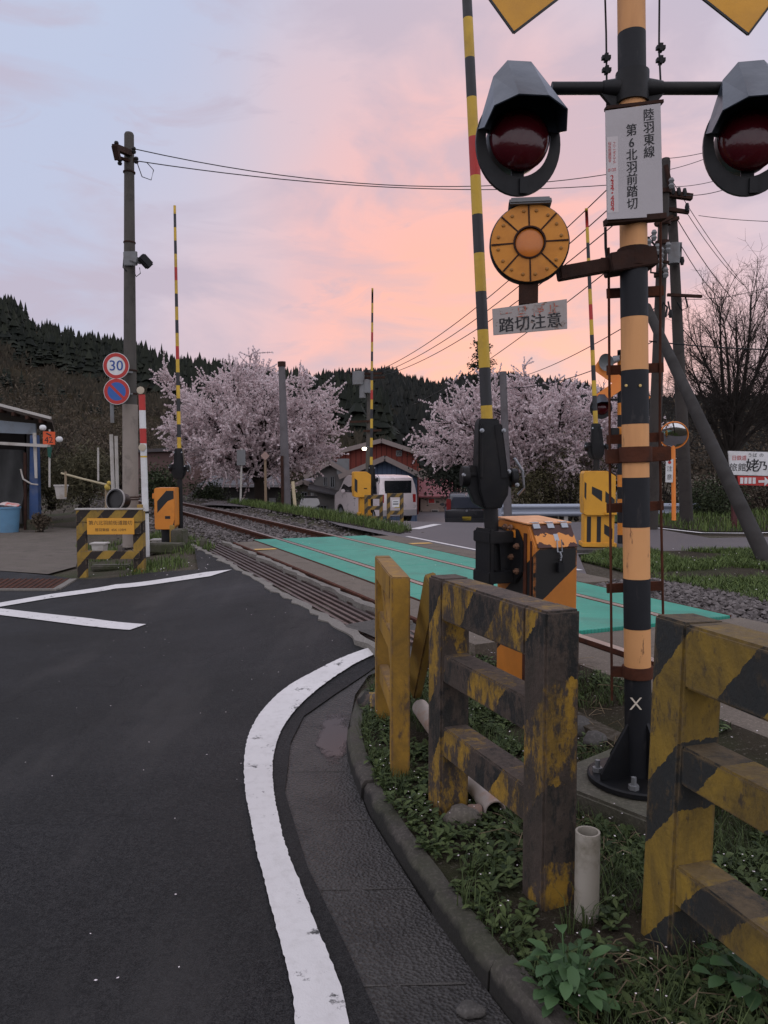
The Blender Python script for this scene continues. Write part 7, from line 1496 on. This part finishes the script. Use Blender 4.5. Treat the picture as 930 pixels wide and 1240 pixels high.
# verge weeds
FEET = [((0.555, 2.46), 0.1), ((0.268, 3.17), 0.1), ((0.83, 2.235), 0.1), ((0.62, 2.36), 0.045), ((base.x, base.y), 0.0)]
def okv(x, y):
    t, s = st_(X_ := x, y)
    if s > -1.0 or not inview(x, y, 140) or y > 5.6: return False
    q = Matrix.Rotation(-R(40), 3, 'Z') @ V((x - cs.location.x + 0.01, y - cs.location.y - 0.02, 0))
    if abs(q.x) < 0.31 and abs(q.y) < 0.29: return False
    return all((x - a) ** 2 + (y - b_) ** 2 > r * r for (a, b_), r in FEET)
vp_ = kback + [(2.2, -0.5), (4, 1), (4.0, 3.0), XY(2.5, -1.0), XY(4.4, -1.0), (0.55, 5.5)]
def leaf(mb, p, d, L, w, up_, droop, rr):
    sdv = V((-d.y, d.x, 0)).normalized(); pr = []
    for i, (u, ww) in enumerate(((0, 0.12), (0.3, 0.85), (0.62, 1.0), (0.86, 0.55), (1.0, 0.0))):
        c = p + d * L * u + V((0, 0, L * (up_ * u - droop * u * u))); pr.append((c - sdv * w * ww + V((0, 0, w * 0.25 * ww)), c, c + sdv * w * ww + V((0, 0, w * 0.25 * ww))))
    vs = [q for r in pr[:4] for q in r] + [pr[4][1]]
    mb.add(vs, [(i * 3 + k, i * 3 + k + 1, i * 3 + k + 4, i * 3 + k + 3) for i in range(3) for k in range(2)] + [(9, 10, 12), (10, 11, 12)])
mb = MB(); mf = MB(); md = MB()
def kdist(x, y): return min((x - q[0]) ** 2 + (y - q[1]) ** 2 for q in kback[::3]) ** 0.5
for (x, y) in samples(vp_, 4200, rg, okv):
    kd = kdist(x, y); dens = mnoise.noise(V((x * 2.6, y * 2.6, 5))) + (0.38 if kd < 0.45 else -0.10)
    if dens < 0.0: continue
    z = zv(x, y); k = rg.randint(4, 8); L = rg.uniform(0.012, 0.04)
    for i in range(k):
        a = i * 6.283 / k + rg.random(); leaf(mb, V((x, y, z + rg.uniform(0, 0.03))), V((math.cos(a), math.sin(a), 0)), L * rg.uniform(0.7, 1.3), L * rg.uniform(0.22, 0.36), rg.uniform(0.2, 1.1), rg.uniform(0.2, 0.7), rg)
    if rg.random() < 0.07:
        c = V((x + rg.uniform(-.02, .02), y, z + rg.uniform(0.05, 0.11))); s_ = 0.0035
        mf.add([c + V((s_, 0, 0.001)), c + V((0, s_, 0)), c + V((-s_, 0, 0.001)), c + V((0, -s_, 0))], [(0, 1, 2, 3)])
for (x, y) in samples(vp_, 24000, rg, okv):
    if mnoise.noise(V((x * 1.9, y * 1.9, 8))) < -0.02: continue
    blade(mb, V((x, y, zv(x, y) - 0.005)), rg.uniform(0.02, 0.09), 0.0022, rg, 0.9)
for (x, y) in samples(vp_, 130, rg, okv):        # taller tufts and seeding stalks
    if mnoise.noise(V((x * 2.1, y * 2.1, 31))) < -0.05: continue
    for _ in range(rg.randint(7, 18)): blade(mb, V((x + rg.gauss(0, .015), y + rg.gauss(0, .015), zv(x, y) - 0.005)), rg.uniform(0.06, 0.16), 0.0022, rg, 0.8)
tag(raw_thing('weeds', mb, WEED, 'low weeds and fine grass covering the verge behind the kerb', 'weeds', 'stuff'))
for (x, y) in samples(vp_, 1500, rg, okv):
    if x < 0.5 or mnoise.noise(V((x * 2.2, y * 2.2, 15))) < 0.05: continue
    p = V((x, y, zv(x, y) + 0.012)); a = rg.random() * 6.28; d = V((math.cos(a), math.sin(a), 0)); L = rg.uniform(0.06, 0.2); md.path([p, p + d * L * 0.5 + V((0, 0, rg.uniform(0.005, 0.05))), p + d * L + V((0, 0, rg.uniform(0, 0.02)))], 0.0018, 3, False)
tag(raw_thing('dry_grass', md, DRY, 'bleached dry straw lying among the weeds by the striped fences', 'dry grass', 'stuff'))
def fleck(mb, p, s, rr, tilt=0.5):
    a = rr.random() * 6.28; u = V((math.cos(a), math.sin(a), rr.uniform(-tilt, tilt) * 0.5)) * s; w = V((-math.sin(a), math.cos(a), rr.uniform(-tilt, tilt) * 0.5)) * s * 0.7
    mb.add([p - u, p - w, p + u, p + w], [(0, 1, 2, 3)])
for k in range(110):
    x, y = rg.uniform(-3, 0.4), rg.uniform(1.6, 8)
    if inview(x, y) and inpoly(x, y, road_poly): fleck(mf, V((x, y, zb(x, y) + 0.014)), rg.uniform(0.003, 0.006), rg, 0.3)
for (x, y) in samples(vp_, 150, rg, okv): fleck(mf, V((x, y, zv(x, y) + rg.uniform(0.015, 0.06))), rg.uniform(0.003, 0.007), rg)
for k in range(60):
    t, s = rg.uniform(4.6, 12.4), rg.uniform(-1.3, 1.4)
    if abs(abs(s) - 0.53) > 0.08: x, y = XY(t, s); fleck(mf, V((x, y, 0.292)), rg.uniform(0.006, 0.013), rg, 0.2)
for (x, y) in samples(LAWN, 120, rg, inview): fleck(mf, V((x, y, zl(x, y) + rg.uniform(0.04, 0.1))), rg.uniform(0.006, 0.011), rg)
for k in range(60):
    p = GT(rg.uniform(100, 260), rg.uniform(672, 700)); fleck(mf, p + V((0, 0, 0.03)), rg.uniform(0.008, 0.014), rg)
tag(raw_thing('fallen_petals', mf, PETAL, 'fallen cherry petals and tiny white weed flowers on verge and road', 'petals', 'stuff'))
# broad leaved plant
q = GZ(688, 1195, 0.11); q.z = zv(q.x, q.y); t = thing('dock_plant', 'bushy broad leaved weed in front of the grey pipe stub', 'plant', q); mb = MB(t); rr = random.Random(6)
for k in range(85):
    a = rr.random() * 6.28; d = V((math.cos(a), math.sin(a), 0)); h = rr.uniform(0.015, 0.14) ; o = q + d * rr.uniform(0.0, 0.09) + V((0, 0, h)); L = rr.uniform(0.03, 0.065)
    mb.path([q + d * 0.01, o], 0.0022, 4, False); leaf(mb, o, d, L, L * rr.uniform(0.24, 0.36), rr.uniform(0.1, 0.9), rr.uniform(0.2, 0.7), rr)
mb.build('leaves', leafy('broad_leaf', (0.02, 0.05, 0.016), (0.06, 0.12, 0.04), 0.6, spec=0.35), t, smooth=60, normals=False)
q = GZ(915, 1190, 0.11); t = thing('dock_plant', 'dark broad leaved weed under the ochre striped fence', 'plant', q); mb = MB(t)
for k in range(30):
    a = rr.random() * 6.28; d = V((math.cos(a), math.sin(a), 0)); h = rr.uniform(0.01, 0.07); o = q + d * rr.uniform(0.0, 0.12) + V((0, 0, h)); L = rr.uniform(0.04, 0.07); mb.path([q + d * 0.03, o], 0.0022, 4, False); leaf(mb, o, d, L, L * 0.35, rr.uniform(0.1, 0.7), 0.4, rr)
mb.build('leaves', MATS['broad_leaf'], t, smooth=60, normals=False)
# twigs on the track bank at right of the cabinet
# ballast stones
n = NT('ballast_stone'); n.color(n.mix(n.island(), (0.05, 0.043, 0.04), (0.17, 0.15, 0.145))); n.rough(0.9); BALL = n.done(0.25)
OCT = [V(q) for q in ((1, 0, 0), (0, 1, 0), (-1, 0, 0), (0, -1, 0), (0, 0, 1), (0, 0, -1))]
OF = [(0, 1, 4), (1, 2, 4), (2, 3, 4), (3, 0, 4), (1, 0, 5), (2, 1, 5), (3, 2, 5), (0, 3, 5)]
def pebble(mb, p, s, rr):
    a = rr.random() * 6.28; M = Matrix.Rotation(a, 3, 'Z') @ Matrix.Rotation(rr.uniform(-.6, .6), 3, 'X')
    mb.add([p + M @ V((q.x * rr.uniform(.7, 1.3), q.y * rr.uniform(.6, 1.1), q.z * rr.uniform(.5, .9))) * s for q in OCT], OF)
mb = MB()
for k in range(13000):
    t = rg.uniform(-2, 6.6); s = rg.uniform(1.15, 2.25)
    x, y = XY(t, s)
    if not inview(x, y): continue
    if s > 1.9 and rg.random() < (s - 1.9) * 1.6: continue
    pebble(mb, V((x, y, 0.238 + 0.03 * ss(1.2, 1.6, s) * ss(2.4, 1.8, s) + rg.uniform(-0.015, 0.02))), rg.uniform(0.015, 0.038), rg)
for k in range(15000):
    t = rg.uniform(12.7, 34); s = rg.gauss(0, 1.15)
    if not -3.0 < s < 2.4: continue
    if s < -1.5 and mnoise.noise(V((t * 0.8, s * 0.8, 3))) < -0.1: continue
    x, y = XY(t, s); z = 0.165 if abs(s) < 1.35 else max(zg(x, y) - 0.02, 0.165 - 0.25 * (abs(s) - 1.35))
    pebble(mb, V((x, y, z + rg.uniform(-0.01, 0.025))), rg.uniform(0.02, 0.05), rg)
tag(raw_thing('ballast', mb, BALL, 'grey track ballast stones beside and between the rails', 'ballast', 'stuff'))
